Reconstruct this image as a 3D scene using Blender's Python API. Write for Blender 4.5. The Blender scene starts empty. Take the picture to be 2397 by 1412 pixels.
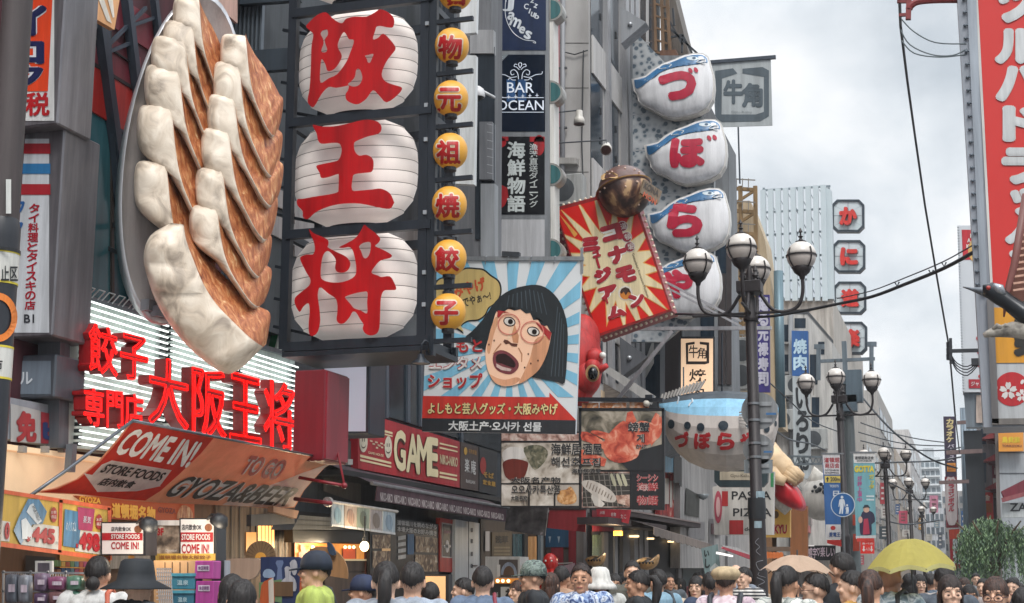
import bpy, bmesh, math, random
from mathutils import Vector, Matrix, Euler
random.seed(7)
sc = bpy.context.scene
COL = sc.collection
PI = math.pi
# camera
FPX, CX, CY = 3400.0,1198.5,706.0          # focal length and centre in photo pixels
PITCH, YAW = math.atan(654/3400), math.radians(17.2)
CAM = Vector((0,0,1.6))
cd = bpy.data.cameras.new("camera"); cam = bpy.data.objects.new("camera", cd); COL.objects.link(cam)
cam.location = CAM; cam.rotation_euler = (PI/2+PITCH, 0, YAW)
cd.sensor_width = 36; cd.lens = 36*FPX/2397; cd.clip_start = .05; cd.clip_end = 3000
sc.camera = cam
RM = Euler((PI/2+PITCH, 0, YAW)).to_matrix()
# light
SUN_EL, SUN_AZ = math.radians(52), math.radians(155)   # behind the camera, high, veiled by cloud
sl = bpy.data.lights.new("sun", 'SUN'); sl.energy = 1.5; sl.angle = math.radians(22); sl.color = (1,.96,.9)
so = bpy.data.objects.new("sun", sl); COL.objects.link(so)
sd = Vector((math.sin(SUN_AZ)*math.cos(SUN_EL), math.cos(SUN_AZ)*math.cos(SUN_EL), math.sin(SUN_EL)))
so.rotation_euler = sd.to_track_quat('Z', 'Y').to_euler(); so.location = (0,-20,40)
W = bpy.data.worlds.new("World"); sc.world = W; W.use_nodes = True
nt = W.node_tree; nt.nodes.clear()
def nn(t, **k):
 n = nt.nodes.new(t)
 for a, b in k.items(): setattr(n, a, b)
 return n
lk = lambda a, b: nt.links.new(a, b)
out = nn('ShaderNodeOutputWorld'); sky = nn('ShaderNodeTexSky')
sky.sky_type = 'NISHITA'; sky.sun_disc = False; sky.sun_elevation = SUN_EL; sky.sun_rotation = SUN_AZ
bg1 = nn('ShaderNodeBackground'); bg1.inputs[1].default_value = .05; lk(sky.outputs[0], bg1.inputs[0])
tc = nn('ShaderNodeTexCoord'); sep = nn('ShaderNodeSeparateXYZ'); lk(tc.outputs['Generated'], sep.inputs[0])
mp = nn('ShaderNodeMapping'); mp.inputs['Scale'].default_value = (1,1,1.35); mp.inputs['Location'].default_value = (.9,.4,.25)
lk(tc.outputs['Generated'], mp.inputs[0])
n1 = nn('ShaderNodeTexNoise'); n1.inputs['Scale'].default_value = 5.2; n1.inputs['Detail'].default_value = 6; n1.inputs['Roughness'].default_value = .55
n1.inputs['Distortion'].default_value = .1
lk(mp.outputs[0], n1.inputs[0])
cr = nn('ShaderNodeValToRGB'); e = cr.color_ramp.elements
e[0].position = .36; e[0].color = (.50,.55,.60,1); e[1].position = .64; e[1].color = (.89,.90,.91,1)
m_ = e.new(.5); m_.color = (.69,.73,.768,1)
lk(n1.outputs[0], cr.inputs[0])
mr = nn('ShaderNodeMapRange'); mr.inputs[1].default_value = .36; mr.inputs[2].default_value = .95; mr.inputs[3].default_value = .81; mr.inputs[4].default_value = 2.7
lk(sep.outputs[2], mr.inputs[0])
bg2 = nn('ShaderNodeBackground'); lk(cr.outputs[0], bg2.inputs[0]); lk(mr.outputs[0], bg2.inputs[1])
mx = nn('ShaderNodeMixShader'); mx.inputs[0].default_value = .92
lk(bg1.outputs[0], mx.inputs[1]); lk(bg2.outputs[0], mx.inputs[2]); lk(mx.outputs[0], out.inputs[0])
vs = sc.view_settings; vs.view_transform = 'Standard'; vs.look = 'None'; vs.gamma = 1; vs.exposure = 0.62
sc.cycles.max_bounces = 6; sc.cycles.diffuse_bounces = 3; sc.cycles.glossy_bounces = 2; sc.cycles.transmission_bounces = 4
# projection: photo pixel -> point on a real plane
def ray(px, py): return RM @ Vector(((px-CX)/FPX, (CY-py)/FPX, -1))
def PX(x): return (Vector((x, 0,0)), Vector((1 if x < 0 else -1,0,0)))
def PY(y): return (Vector((0, y, 0)), Vector((0,-1,0)))
def PZ(z): return (Vector((0,0, z)), Vector((0,0,-1)))
def hit(px, py, pl):
 d = ray(px, py); return CAM + d*((pl[0]-CAM).dot(pl[1])/d.dot(pl[1]))
def P3(a, b, c):
 n = (b-a).cross(c-a).normalized()
 if n.dot(CAM-a) < 0: n = -n
 return (a, n)
def PR(px, py, y, yaw):                      # upright plane through the pixel at depth y, turned by yaw degrees
 p = hit(px, py, PY(y)); a = math.radians(yaw)
 return (p, Vector((math.sin(a),-math.cos(a),0)))
def surf(pl):                                # plane or callable -> function(px,py,off)
 if callable(pl): return pl
 return lambda px, py, off=0: hit(px, py, (pl[0]+pl[1]*off, pl[1]))
# materials
def lin(h):
 h = h.lstrip('#'); r = []
 for i in (0,2,4):
  c = int(h[i:i+2],16)/255
  r.append(c/12.92 if c <= .04045 else ((c+.055)/1.055)**2.4)
 return r
_mc = {}
def M(hx, rough=.55, metal=0., var=.16, scale=3., emit=0., bump=0., streak=.35, trans=0., alpha=1.):
 key = (hx, rough, metal, var, scale, emit, bump, streak, trans, alpha)
 if key in _mc: return _mc[key]
 m = bpy.data.materials.new('paint_'+hx.lstrip('#')); m.use_nodes = True; _mc[key] = m
 t = m.node_tree; b = t.nodes['Principled BSDF']; c = lin(hx)
 N = t.nodes.new; L = t.links.new
 co = N('ShaderNodeTexCoord'); ma = N('ShaderNodeMapping'); ma.inputs['Scale'].default_value = (1,1, streak)
 L(co.outputs['Object'], ma.inputs[0])
 no = N('ShaderNodeTexNoise'); no.inputs['Scale'].default_value = scale; no.inputs['Detail'].default_value = 6; no.inputs['Roughness'].default_value = .62
 L(ma.outputs[0], no.inputs[0])
 mi = N('ShaderNodeMix'); mi.data_type = 'RGBA'
 mi.inputs[6].default_value = [x*(1-var*1.5) for x in c]+[1]; mi.inputs[7].default_value = [min(1, x*(1+var)) for x in c]+[1]
 L(no.outputs[0], mi.inputs[0])
 if emit or var < .09: L(mi.outputs[2], b.inputs['Base Color'])
 else:                                     # rain streaks and grime
  m2 = N('ShaderNodeMapping'); m2.inputs['Scale'].default_value = (3.2,3.2,.22); L(co.outputs['Object'], m2.inputs[0])
  n2 = N('ShaderNodeTexNoise'); n2.inputs['Scale'].default_value = scale*.8; n2.inputs['Detail'].default_value = 7; n2.inputs['Roughness'].default_value = .7; L(m2.outputs[0], n2.inputs[0])
  r2 = N('ShaderNodeMapRange'); r2.inputs[1].default_value = .42; r2.inputs[2].default_value = .62; r2.inputs[3].default_value = 1.04; r2.inputs[4].default_value = 1-min(.34, var*1.5); L(n2.outputs[0], r2.inputs[0])
  mu = N('ShaderNodeMix'); mu.data_type = 'RGBA'; mu.blend_type = 'MULTIPLY'; mu.inputs[0].default_value = 1; L(mi.outputs[2], mu.inputs[6]); L(r2.outputs[0], mu.inputs[7]); L(mu.outputs[2], b.inputs['Base Color'])
 b.inputs['Roughness'].default_value = rough; b.inputs['Metallic'].default_value = metal
 if emit:
  b.inputs['Emission Color'].default_value = c+[1]; b.inputs['Emission Strength'].default_value = emit
 if bump:
  bu = N('ShaderNodeBump'); bu.inputs['Strength'].default_value = bump; bu.inputs['Distance'].default_value = .02
  L(no.outputs[0], bu.inputs['Height']); L(bu.outputs[0], b.inputs['Normal'])
 if trans: b.inputs['Transmission Weight'].default_value = trans
 if alpha < 1: b.inputs['Alpha'].default_value = alpha
 return m
def node_mat(name, build, rough=.6):
 m = bpy.data.materials.new(name); m.use_nodes = True; t = m.node_tree
 b = t.nodes['Principled BSDF']; b.inputs['Roughness'].default_value = rough
 co = t.nodes.new('ShaderNodeTexCoord'); build(t, b, co); return m
def ramp_mat(name, stops, scale, stretch=(1,1,1), rough=.6, detail=6, bump=0., kind='ShaderNodeTexNoise', dist=0., bdist=.02):
 def build(t, b, co):
  ma = t.nodes.new('ShaderNodeMapping'); ma.inputs['Scale'].default_value = stretch
  t.links.new(co.outputs['Object'], ma.inputs[0])
  no = t.nodes.new(kind); no.inputs['Scale'].default_value = scale
  if kind == 'ShaderNodeTexNoise':
   no.inputs['Detail'].default_value = detail; no.inputs['Distortion'].default_value = dist
  t.links.new(ma.outputs[0], no.inputs[0])
  r = t.nodes.new('ShaderNodeValToRGB'); el = r.color_ramp.elements
  for i, (p, h) in enumerate(stops):
   x = el[i] if i < 2 else el.new(p)
   x.position = p; x.color = lin(h)+[1]
  t.links.new(no.outputs[0], r.inputs[0]); t.links.new(r.outputs[0], b.inputs['Base Color'])
  if bump:
   bu = t.nodes.new('ShaderNodeBump'); bu.inputs['Strength'].default_value = bump; bu.inputs['Distance'].default_value = bdist
   t.links.new(no.outputs[0], bu.inputs['Height']); t.links.new(bu.outputs[0], b.inputs['Normal'])
 return node_mat(name, build, rough)
# mesh helpers
class MB:
 """collects pieces of ONE part"""
 def __init__(s): s.V = []; s.F = []; s.MI = []
 def add(s, V, F, mi=0):
  o = len(s.V); s.V += [Vector(v) for v in V]; s.F += [tuple(i+o for i in f) for f in F]; s.MI += [mi]*len(F); return s
 def box(s, c, size, rot=None, mi=0):
  hx, hy, hz = (x/2 for x in size)
  V = [Vector((x, y, z)) for x in (-hx, hx) for y in (-hy, hy) for z in (-hz, hz)]
  if rot is not None: V = [rot @ v for v in V]
  return s.add([v+Vector(c) for v in V],[(0,1,3,2),(4,6,7,5),(0,4,5,1),(2,3,7,6),(0,2,6,4),(1,5,7,3)], mi)
 def bb(s, x0, x1, y0, y1, z0, z1, mi=0): return s.box(((x0+x1)/2,(y0+y1)/2,(z0+z1)/2),(abs(x1-x0), abs(y1-y0), abs(z1-z0)), None, mi)
 def bar(s, a, b, w, h=None, mi=0):
  a, b = Vector(a), Vector(b); d = b-a; q = d.to_track_quat('Y', 'Z').to_matrix()
  return s.box((a+b)/2,(w, d.length, h or w), q, mi)
 def tube(s, path, r, n=8, mi=0, closed=False):
  path = [Vector(p) for p in path]; V = []; F = []; k = len(path)
  rr = r if isinstance(r, (list, tuple)) else [r]*k
  up = None
  for i, p in enumerate(path):
   a = path[i-1] if (i or closed) else p; b = path[(i+1) % k] if (i < k-1 or closed) else p
   d = (b-a).normalized()
   if up is None:
    up = Vector((0,0,1)) if abs(d.z) < .9 else Vector((1,0,0))
   x = d.cross(up).normalized(); up = x.cross(d).normalized()
   for j in range(n):
    t = 2*PI*j/n; V.append(p+(x*math.cos(t)+up*math.sin(t))*rr[i])
  m = k if closed else k-1
  for i in range(m):
   for j in range(n):
    a = i*n+j; b = i*n+(j+1) % n; c = ((i+1) % k)*n+(j+1) % n; d = ((i+1) % k)*n+j
    F.append((a, b, c, d))
  if not closed: F += [tuple(range(n))[::-1], tuple(range((k-1)*n, k*n))]
  return s.add(V, F, mi)
 def lathe(s, c, prof, n=24, axis=None, sx=1, sy=1, mi=0, a0=0, a1=2*PI):
  """prof: (radius, height) list, axis default +Z"""
  c = Vector(c); q = Vector(axis).to_track_quat('Z', 'Y').to_matrix() if axis is not None else Matrix.Identity(3)
  full = abs(a1-a0-2*PI) < 1e-4; m = n if full else n+1
  V = [c+q @ Vector((r*math.cos(a0+(a1-a0)*j/n)*sx, r*math.sin(a0+(a1-a0)*j/n)*sy, z)) for r, z in prof for j in range(m)]
  F = []
  for i in range(len(prof)-1):
   for j in range(n):
    F.append((i*m+j, i*m+(j+1) % m, (i+1)*m+(j+1) % m, (i+1)*m+j))
  return s.add(V, F, mi)
 def ball(s, c, r, n=16, k=10, sx=1, sy=1, sz=1, mi=0, axis=None):
  return s.lathe(c, [(max(1e-4, r*math.sin(PI*i/k)),-r*sz*math.cos(PI*i/k)) for i in range(k+1)], n, axis, sx, sy, mi)
 def poly(s, pts, pl, off=0., th=0., mi=0):
  """flat polygon in photo pixels laid on a surface; th extrudes it backwards"""
  f = surf(pl); k = len(pts); V = [f(x, y, off) for x, y in pts]
  if not th: return s.add(V, [tuple(range(k))], mi)
  n = pl[1]
  V2 = [v-n*th for v in V]
  return s.add(V+V2,[tuple(range(k)), tuple(range(2*k-1, k-1,-1))]+[(i, (i+1) % k, k+(i+1) % k, k+i) for i in range(k)], mi)
 def build(s, name, mats, parent=None, smooth=False, bevel=0.):
  me = bpy.data.meshes.new(name); me.from_pydata(s.V, [], s.F)
  for m in (mats if isinstance(mats, (list, tuple)) else [mats]): me.materials.append(m)
  if any(s.MI): me.polygons.foreach_set('material_index', s.MI)
  if smooth: me.polygons.foreach_set('use_smooth', [True]*len(me.polygons))
  me.update(); o = bpy.data.objects.new(name, me); COL.objects.link(o)
  if smooth == 'auto' or bevel:
   pass
  if bevel:
   bm = bmesh.new(); bm.from_mesh(me)
   bmesh.ops.recalc_face_normals(bm, faces=bm.faces)
   bmesh.ops.bevel(bm, geom=[e for e in bm.edges if e.is_manifold and e.calc_face_angle(0) > .5], offset=bevel, segments=1, affect='EDGES', profile=.5)
   bm.to_mesh(me); bm.free()
  if parent is not None:
   o.parent = parent.o if isinstance(parent, Thing) else parent
  return o
ALL = []
PATTERN = ('ray', 'bar', 'tile', 'burst', 'petal', 'joint', 'seam', 'stripe', 'stroke', 'mark', 'slit', 'border', 'slat_gap', 'plank', 'wire', 'octagon', 'reflection', 'margin', 'strip', 'figure', 'eye_', 'iris', 'brow', 'nose', 'mole', 'star')
class Thing:
 def __init__(s, name, label, cat, group=None, plane=None, loc=None):
  s.o = bpy.data.objects.new(name, None); COL.objects.link(s.o); s.o.empty_display_size = .1
  s.o['label'] = label; s.o['category'] = cat
  if group: s.o['group'] = group
  s.p = plane; s.loc = loc; s.done = False; ALL.append(s)
 def poly(s, part, pts, mat, off=0., th=0., parent=None, plane=None, label=None):
  o = MB().poly(pts, plane or s.p, off, th).build(part, mat, parent or s)
  if label: o['label'] = label
  return o
 def polys(s, part, lst, mat, off=0., th=0., parent=None, plane=None):
  if len(lst) > 1 and len(lst) <= 40 and not any(k in part for k in PATTERN):
   for pts in lst: r = MB().poly(pts, plane or s.p, off, th).build(part, mat, parent or s)
   return r
  m = MB()
  for pts in lst: m.poly(pts, plane or s.p, off, th)
  return m.build(part, mat, parent or s)
 def each(s, part, mbs, mat, smooth=False, bevel=0., parent=None):
  for m in mbs: m.build(part, mat, parent or s, smooth, bevel)
 def rect(s, part, r, mat, off=0., th=0., parent=None, plane=None):
  return s.poly(part, R4(*r), mat, off, th, parent, plane)
 def text(s, part, txt, q, mat, off=.006, th=0., bold=0., vert=False, parent=None, plane=None, cuts=0, outline=0., gap=.06):
  return s.texts(part, [(txt, q)], mat, off, th, bold, vert, parent, plane, cuts, outline, gap)
 def texts(s, part, lst, mat, off=.006, th=0., bold=0., vert=False, parent=None, plane=None, cuts=0, outline=0., gap=.06):
  m = MB()
  for txt, q in lst: text_into(m, txt, q, plane or s.p, off, th, bold, vert, cuts, outline, gap)
  return m.build(part, mat, parent or s)
 def fin(s):
  if s.done: return s.o
  s.done = True; lv = []
  def rec(o):
   for c in o.children:
    if c.type == 'MESH': lv.append(c)
    rec(c)
  rec(s.o)
  if not lv: return s.o
  xs = [v.co for c in lv for v in c.data.vertices]
  if s.loc is None:
   s.loc = Vector(((min(v.x for v in xs)+max(v.x for v in xs))/2,(min(v.y for v in xs)+max(v.y for v in xs))/2, min(v.z for v in xs)))
  mt = Matrix.Translation(-Vector(s.loc)); dn = set()
  for c in lv:
   if c.data.name in dn: continue
   dn.add(c.data.name); c.data.transform(mt)
  s.o.location = s.loc; return s.o
CH = {}
def kids(o): return [c for c in o.children]
def copy_tree(o, parent=None):
 c = o.copy(); COL.objects.link(c)
 if parent is not None: c.parent = parent
 for ch in kids(o): copy_tree(ch, c)
 return c
def clone(src, loc, label, rz=0, scale=1, group=None):
 c = copy_tree(src); c.location = loc; c.rotation_euler = (0,0, rz); c.scale = (scale,)*3; c['label'] = label
 if group: c['group'] = group
 return c
def single(o, label, cat, group=None, kind=None):
 o['label'] = label; o['category'] = cat
 if group: o['group'] = group
 if kind: o['kind'] = kind
 return o
def struct(o): o['kind'] = 'structure'; return o
def R4(x0, y0, x1, y1): return [(x0, y0),(x1, y0),(x1, y1),(x0, y1)]
def ell(cx, cy, rx, ry, n=28, rot=0, a0=0, a1=2*PI):
 c, s_ = math.cos(rot), math.sin(rot); r = []
 for i in range(n if abs(a1-a0-2*PI) < 1e-4 else n+1):
  t = a0+(a1-a0)*i/n; x, y = rx*math.cos(t), ry*math.sin(t); r.append((cx+x*c-y*s_, cy+x*s_+y*c))
 return r
def spl(p, k=4, closed=True):
 """Catmull-Rom through 2-D or 3-D points"""
 n = len(p); o = []
 for i in range(n if closed else n-1):
  a, b, c, d = (p[(i+j) % n] if closed else p[min(max(i+j, 0), n-1)] for j in (-1,0,1,2))
  for t in range(k):
   t /= k
   o.append(tuple(.5*(2*b[q]+(c[q]-a[q])*t+(2*a[q]-5*b[q]+4*c[q]-d[q])*t*t+(3*b[q]-a[q]-3*c[q]+d[q])*t**3) for q in range(len(b))))
 if not closed: o.append(tuple(p[-1]))
 return o
# lettering
_tc = {}
def curve_to_mesh(c):
 o = bpy.data.objects.new('tmp', c); COL.objects.link(o)
 dg = bpy.context.evaluated_depsgraph_get(); me = o.evaluated_get(dg).to_mesh()
 V = [v.co.copy() for v in me.vertices]; F = [tuple(p.vertices) for p in me.polygons]
 o.evaluated_get(dg).to_mesh_clear(); bpy.data.objects.remove(o); return V, F
def glyph(s, bold=0., solid=False, outline=0., cuts=0):
 key = (s, bold, solid, outline, cuts)
 if key in _tc: return _tc[key]
 c = bpy.data.curves.new('t', 'FONT'); c.body = s; c.offset = bold; c.resolution_u = 3
 if solid: c.extrude = .5
 if outline: c.fill_mode = 'NONE'; c.bevel_depth = outline; c.bevel_resolution = 0
 V, F = curve_to_mesh(c); bpy.data.curves.remove(c)
 xs = [v.x for v in V]; ys = [v.y for v in V]
 x0, x1, y0, y1 = min(xs), max(xs), min(ys), max(ys); w = max(1e-6, x1-x0); h = max(1e-6, y1-y0)
 if cuts:
  bm = bmesh.new(); vs_ = [bm.verts.new(v) for v in V]
  for f in F:
   try: bm.faces.new([vs_[i] for i in f])
   except ValueError: pass
  for i in range(1, cuts):
   for ax in (0,1):
    co = (x0+w*i/cuts, 0,0) if ax == 0 else (0, y0+h*i/cuts, 0)
    bmesh.ops.bisect_plane(bm, geom=bm.verts[:]+bm.edges[:]+bm.faces[:], plane_co=co, plane_no=(1-ax, ax, 0))
  bm.verts.ensure_lookup_table(); bm.verts.index_update()
  V = [v.co.copy() for v in bm.verts]; F = [tuple(v.index for v in f.verts) for f in bm.faces]; bm.free()
 r = ([((v.x-x0)/w, (v.y-y0)/h, v.z) for v in V], F, w/h, (w, h)); _tc[key] = r; return r
SMALL = 'ュョッャァィゥェォゅょっゃ'
def q4(q):
 return R4(*q) if len(q) == 4 and not hasattr(q[0], '__len__') else list(q)
def put(m, g, q, pl, off, th, tilt=False):
 f = surf(pl); (ax, ay),(bx, by),(cx, cy),(dx, dy) = q; V = []; n = None if callable(pl) else pl[1]
 for u, v, z in g[0]:
  if tilt: u, v = v, 1-u
  x = (dx+(cx-dx)*u)*(1-v)+(ax+(bx-ax)*u)*v; y = (dy+(cy-dy)*u)*(1-v)+(ay+(by-ay)*u)*v
  V.append(f(x, y, off+th)-n*(.5-z)*th if th and n is not None else f(x, y, off))
 m.add(V, g[1])
def fat(m, txt, q, pl, off, th, bold, cuts, outline):
 """heavier strokes: the glyph laid several times a hair apart"""
 if bold < .016 or outline:
  put(m, glyph(txt, bold, th > 0 and not outline, outline, cuts), q, pl, off, th); return
 g = glyph(txt, 0., th > 0,0., cuts); em = g[3]; k = 0
 a, b, c, d = [Vector(p) for p in q]
 ex, ey = (b-a)/(em[0]+2*bold),(d-a)/(em[1]+2*bold)
 a2, b2, c2, d2 = a+(ex+ey)*bold, b+(ey-ex)*bold, c-(ex+ey)*bold, d+(ex-ey)*bold
 rs = [bold] if bold < .05 else [bold, bold*.5]
 for r in rs+[0]:
  n = 1 if r == 0 else (8 if r < .06 else 12)
  for i in range(n):
   o = ex*(r*math.cos(2*PI*i/n))+ey*(r*math.sin(2*PI*i/n)); k += 1
   put(m, g, [tuple(v+o) for v in (a2, b2, c2, d2)], pl, off+k*.00012, th)
def text_into(m, txt, q, pl, off=.006, th=0., bold=0., vert=False, cuts=0, outline=0., gap=.06):
 q = q4(q)
 if not vert:
  fat(m, txt, q, pl, off, th, bold, cuts, outline); return
 a, b, c, d = [Vector(p) for p in q]; n = len(txt)
 for i, chx in enumerate(txt):
  t0, t1 = (i+gap/2)/n, (i+1-gap/2)/n
  A, B, C_, D = a.lerp(d, t0), b.lerp(c, t0), b.lerp(c, t1), a.lerp(d, t1)
  if chx == ' ': continue
  if chx in SMALL:
   mA = lambda p, u, v: p
   e = .3; A2 = A.lerp(B, e); D2 = D.lerp(C_, e); A, D = A2, D2
   A, B = A.lerp(D, .22), B.lerp(C_, .22)
  if chx in 'ー―':
   A, B, C_, D = A.lerp(B, .42), A.lerp(B, .58), D.lerp(C_, .58), D.lerp(C_, .42)
   m.poly([tuple(A), tuple(B), tuple(C_), tuple(D)], pl, off+th, th); continue
  fat(m, chx, [tuple(A), tuple(B), tuple(C_), tuple(D)], pl, off, th, bold, cuts, outline)
def loops_into(m, loops, pl, off=0., th=0.):
 """filled outline with holes, in photo pixels"""
 c = bpy.data.curves.new('l', 'CURVE'); c.dimensions = '2D'; c.fill_mode = 'BOTH' if th else 'FRONT'
 if th: c.extrude = .5
 for lp in loops:
  sp = c.splines.new('POLY'); sp.points.add(len(lp)-1); sp.use_cyclic_u = True
  for i, (x, y) in enumerate(lp): sp.points[i].co = (x/100,-y/100,0,1)
 V, F = curve_to_mesh(c); bpy.data.curves.remove(c); f = surf(pl)
 m.add([f(v.x*100,-v.y*100, off+((v.z-.5)*th if th else 0)) for v in V], F)
 return m
def cloth_mat(hx, thin=.5, var=.2):
 m = M(hx, .8, var=var, scale=2.01); t = m.node_tree; b = t.nodes['Principled BSDF']; o = [n for n in t.nodes if n.type == 'OUTPUT_MATERIAL'][0]
 tr = t.nodes.new('ShaderNodeBsdfTranslucent'); tr.inputs[0].default_value = lin(hx)+[1]; mx_ = t.nodes.new('ShaderNodeMixShader'); mx_.inputs[0].default_value = thin
 t.links.new(b.outputs[0], mx_.inputs[1]); t.links.new(tr.outputs[0], mx_.inputs[2]); t.links.new(mx_.outputs[0], o.inputs[0]); return m
def lamp(loc, w, col=(1,.78,.5), r=.08):
 l = bpy.data.lights.new('shop_lamp', 'POINT'); l.energy = w; l.color = col; l.shadow_soft_size = r
 o = bpy.data.objects.new('shop_lamp', l); COL.objects.link(o); o.location = loc; return o
# shared paints
STEEL = M('#3a4450', .45,.3); STEELD = M('#262d36', .45,.3); GREY = M('#8d9096', .6); LGREY = M('#b9bbbe', .6)
WHITE = M('#dfdfe0', .5, var=.1); BLACK = M('#181a1e', .5); RED = M('#c3221f', .45); DKRED = M('#7e2028', .5)
GLASS = M('#2c3946', .12,.0, var=.3); CHROME = M('#b8bcc2', .25,.9)
# ground, street
XF = -6.9                                        # line of the shop fronts on the left
def rectz(x0, x1, y0, y1, z): return [(x0, y0, z),(x1, y0, z),(x1, y1, z),(x0, y1, z)]
asph = ramp_mat('asphalt', [(.3, '#3c3d40'),(.7, '#56575a')],40, rough=.9, bump=.3)
pave = ramp_mat('paving', [(.3, '#6b6a69'),(.7, '#8b8986')],9, rough=.85, bump=.2)
struct(MB().add(rectz(-700,700,-300,1200,-.02),[(0,1,2,3)]).build('ground', asph))
struct(MB().add(rectz(-6.9,2.2,-20,320,0),[(0,1,2,3)]).build('street', pave))
for x0, x1 in ((-7.4,-6.5),(1.6,2.6)):
 struct(MB().bb(x0, x1,-20,320,0,.1).build('pavement', M('#8f8d8a', .85)))
class Pillow:
 """outline on a plane inflated towards the street"""
 def __init__(s, pts, pl, H, c=None, p=2.4):
  s.pts = pts; s.pl = pl; s.H = H; s.p = p
  s.c = c or (sum(a for a, b in pts)/len(pts), sum(b for a, b in pts)/len(pts))
 def ratio(s, x, y):
  dx, dy = x-s.c[0], y-s.c[1]
  if abs(dx)+abs(dy) < 1e-6: return 0
  best = 1e9; n = len(s.pts)
  for i in range(n):
   ax, ay = s.pts[i][0]-s.c[0], s.pts[i][1]-s.c[1]; bx, by = s.pts[(i+1) % n][0]-s.c[0], s.pts[(i+1) % n][1]-s.c[1]
   ex, ey = bx-ax, by-ay; den = dx*ey-dy*ex
   if abs(den) < 1e-9: continue
   t = (ax*ey-ay*ex)/den; u = (ax*dy-ay*dx)/den
   if t > 0 and -1e-6 <= u <= 1+1e-6: best = min(best, t)
  return min(1,1/best)
 def __call__(s, x, y, off=0):
  h = s.H*(1-s.ratio(x, y)**s.p)**.5
  return hit(x, y, (s.pl[0]+s.pl[1]*(h+off), s.pl[1]))
 def mesh(s, m, rings=7, back=.1):
  n = len(s.pts); ks = [math.sin(PI/2*i/rings) for i in range(1, rings+1)]
  V = [s(*s.c)]; F = []
  for k in ks:
   for a, b in s.pts: V.append(s(s.c[0]+(a-s.c[0])*k, s.c[1]+(b-s.c[1])*k))
  for a, b in s.pts: V.append(hit(a, b, s.pl)-s.pl[1]*back)
  for j in range(n): F.append((0,1+j, 1+(j+1) % n))
  for i in range(rings):
   for j in range(n): F.append((1+i*n+j, 1+(i+1)*n+j, 1+(i+1)*n+(j+1) % n, 1+i*n+(j+1) % n))
  m.add(V, F); return m
# utility pole at the left edge
T = Thing('utility_pole', 'dark utility pole with white and orange smoking ban wraps at left edge', 'pole')
pp = hit(-6,700, PY(7.6)); pz = lambda y: hit(30, y, PY(7.6)).z
pr = .098
MB().lathe((pp.x, pp.y, 0),[(pr*1.1,0),(pr, 4),(pr*.9,9)],24).build('pole', M('#453c3c', .6, var=.25), T, True)
MB().lathe((pp.x, pp.y, 0),[(pr+.02,0),(pr+.016, pz(560)),(pr+.016, pz(535)),(pr+.001, pz(512))],24).build('sleeve', M('#23262d', .4), T, True)
wl = M('#c9c8c2', .5, var=.25)
for i, (a, b) in enumerate(((592,662),(812,884))):
 MB().lathe((pp.x, pp.y, 0),[(pr+.019, pz(b)),(pr+.019, pz(a))],24).build('white_wrap', wl, T, True)
 T.each('yellow_edge', [MB().lathe((pp.x, pp.y, 0),[(pr+.0205, pz(q_+4)),(pr+.0205, pz(q_-1))],24) for q_ in (b, a-1)], M('#cdbb3a'), True)
MB().lathe((pp.x, pp.y, 0),[(pr+.024, pz(592)),(pr+.024, pz(584))],24).bar((pp.x+.06, pp.y-.11, pz(588)),(pp.x+.13, pp.y-.1, pz(590)),.012).build('strap', BLACK, T)
def polesurf(px, py, off=0):                     # the pole's own curved skin
 d = ray(px, py); a = d.x**2+d.y**2; b = 2*((CAM.x-pp.x)*d.x+(CAM.y-pp.y)*d.y); r = pr+.022+off
 c = (CAM.x-pp.x)**2+(CAM.y-pp.y)**2-r*r; q = b*b-4*a*c
 return CAM+d*((-b-math.sqrt(max(0, q)))/(2*a))
loops = MB(); n = 30; e0 = ell(-6,743,47,58, n); e1 = ell(-6,743,33,42, n)
for i in range(n):
 loops.poly([e0[i], e0[(i+1) % n], e1[(i+1) % n], e1[i]], polesurf, .003)
loops.poly([(-36,706),(-26,698),(26,785),(16,792)], polesurf, .0035)
loops.build('orange_ban_ring', M('#d9782a', .5), T)
T.texts('lettering', [('止区', (2,622,42,658)),('市', (-18,840,6,868))], BLACK, off=.003, bold=.02, plane=polesurf, cuts=4)
T.rect('white_tag', (14,420,26,500), M('#c8c8c4'),.004, plane=polesurf)
# first building: dark red steel with teal glass
P = PX(XF)
T = Thing('red_building', 'dark red building with teal glass behind the blue steel truss', 'building', plane=P)
V_ = [hit(-40,-60, P), hit(545,-60, P), hit(545,1500, P), hit(-40,1500, P)]
MB().bb(XF-8, XF, 6.5, V_[1].y, 0,12).build('wall', M('#4a2029', .7, var=.3), T)
T.poly('red_band', [(100,85),(330,220),(330,330),(100,190)], M('#a8261f', .4, var=.3),.03,.03)
T.polys('red_panel', [[(176,30),(330,135),(330,215),(176,120)],[(230,-40),(400,70),(400,150),(230,40)]], M('#6e2531', .45, var=.3),.02,.02)
T.polys('panel_joint', [[(176,118),(330,213),(330,221),(176,126)],[(200,70),(330,160),(330,164),(200,74)],[(255,-20),(262,-20),(262,170),(255,165)]], M('#1d1518'),.04,.04)
T.poly('teal_glass', [(140,205),(330,318),(330,770),(140,720)], M('#3f7079', .22, var=.5, scale=.9, streak=.5),.012,.01)
T.polys('glass_mullion', [[(158,215),(180,228),(180,735),(158,725)],[(262,270),(268,275),(268,760),(262,757)]], M('#3c3430', .5),.03,.03)
T.poly('cream_fascia', [(210,-30),(285,-30),(268,70),(172,14)], M('#e0a774', .5),.3,.05)
T.polys('fascia_stripe', [[(222,-25),(236,-25),(262,55),(250,48)],[(246,-25),(262,-25),(268,40),(264,42)]], M('#e3dccf', .5),.305)
T = Thing('steel_truss', 'blue grey steel truss columns carrying the giant dumpling sign', 'steel frame')
m = MB()
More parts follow.
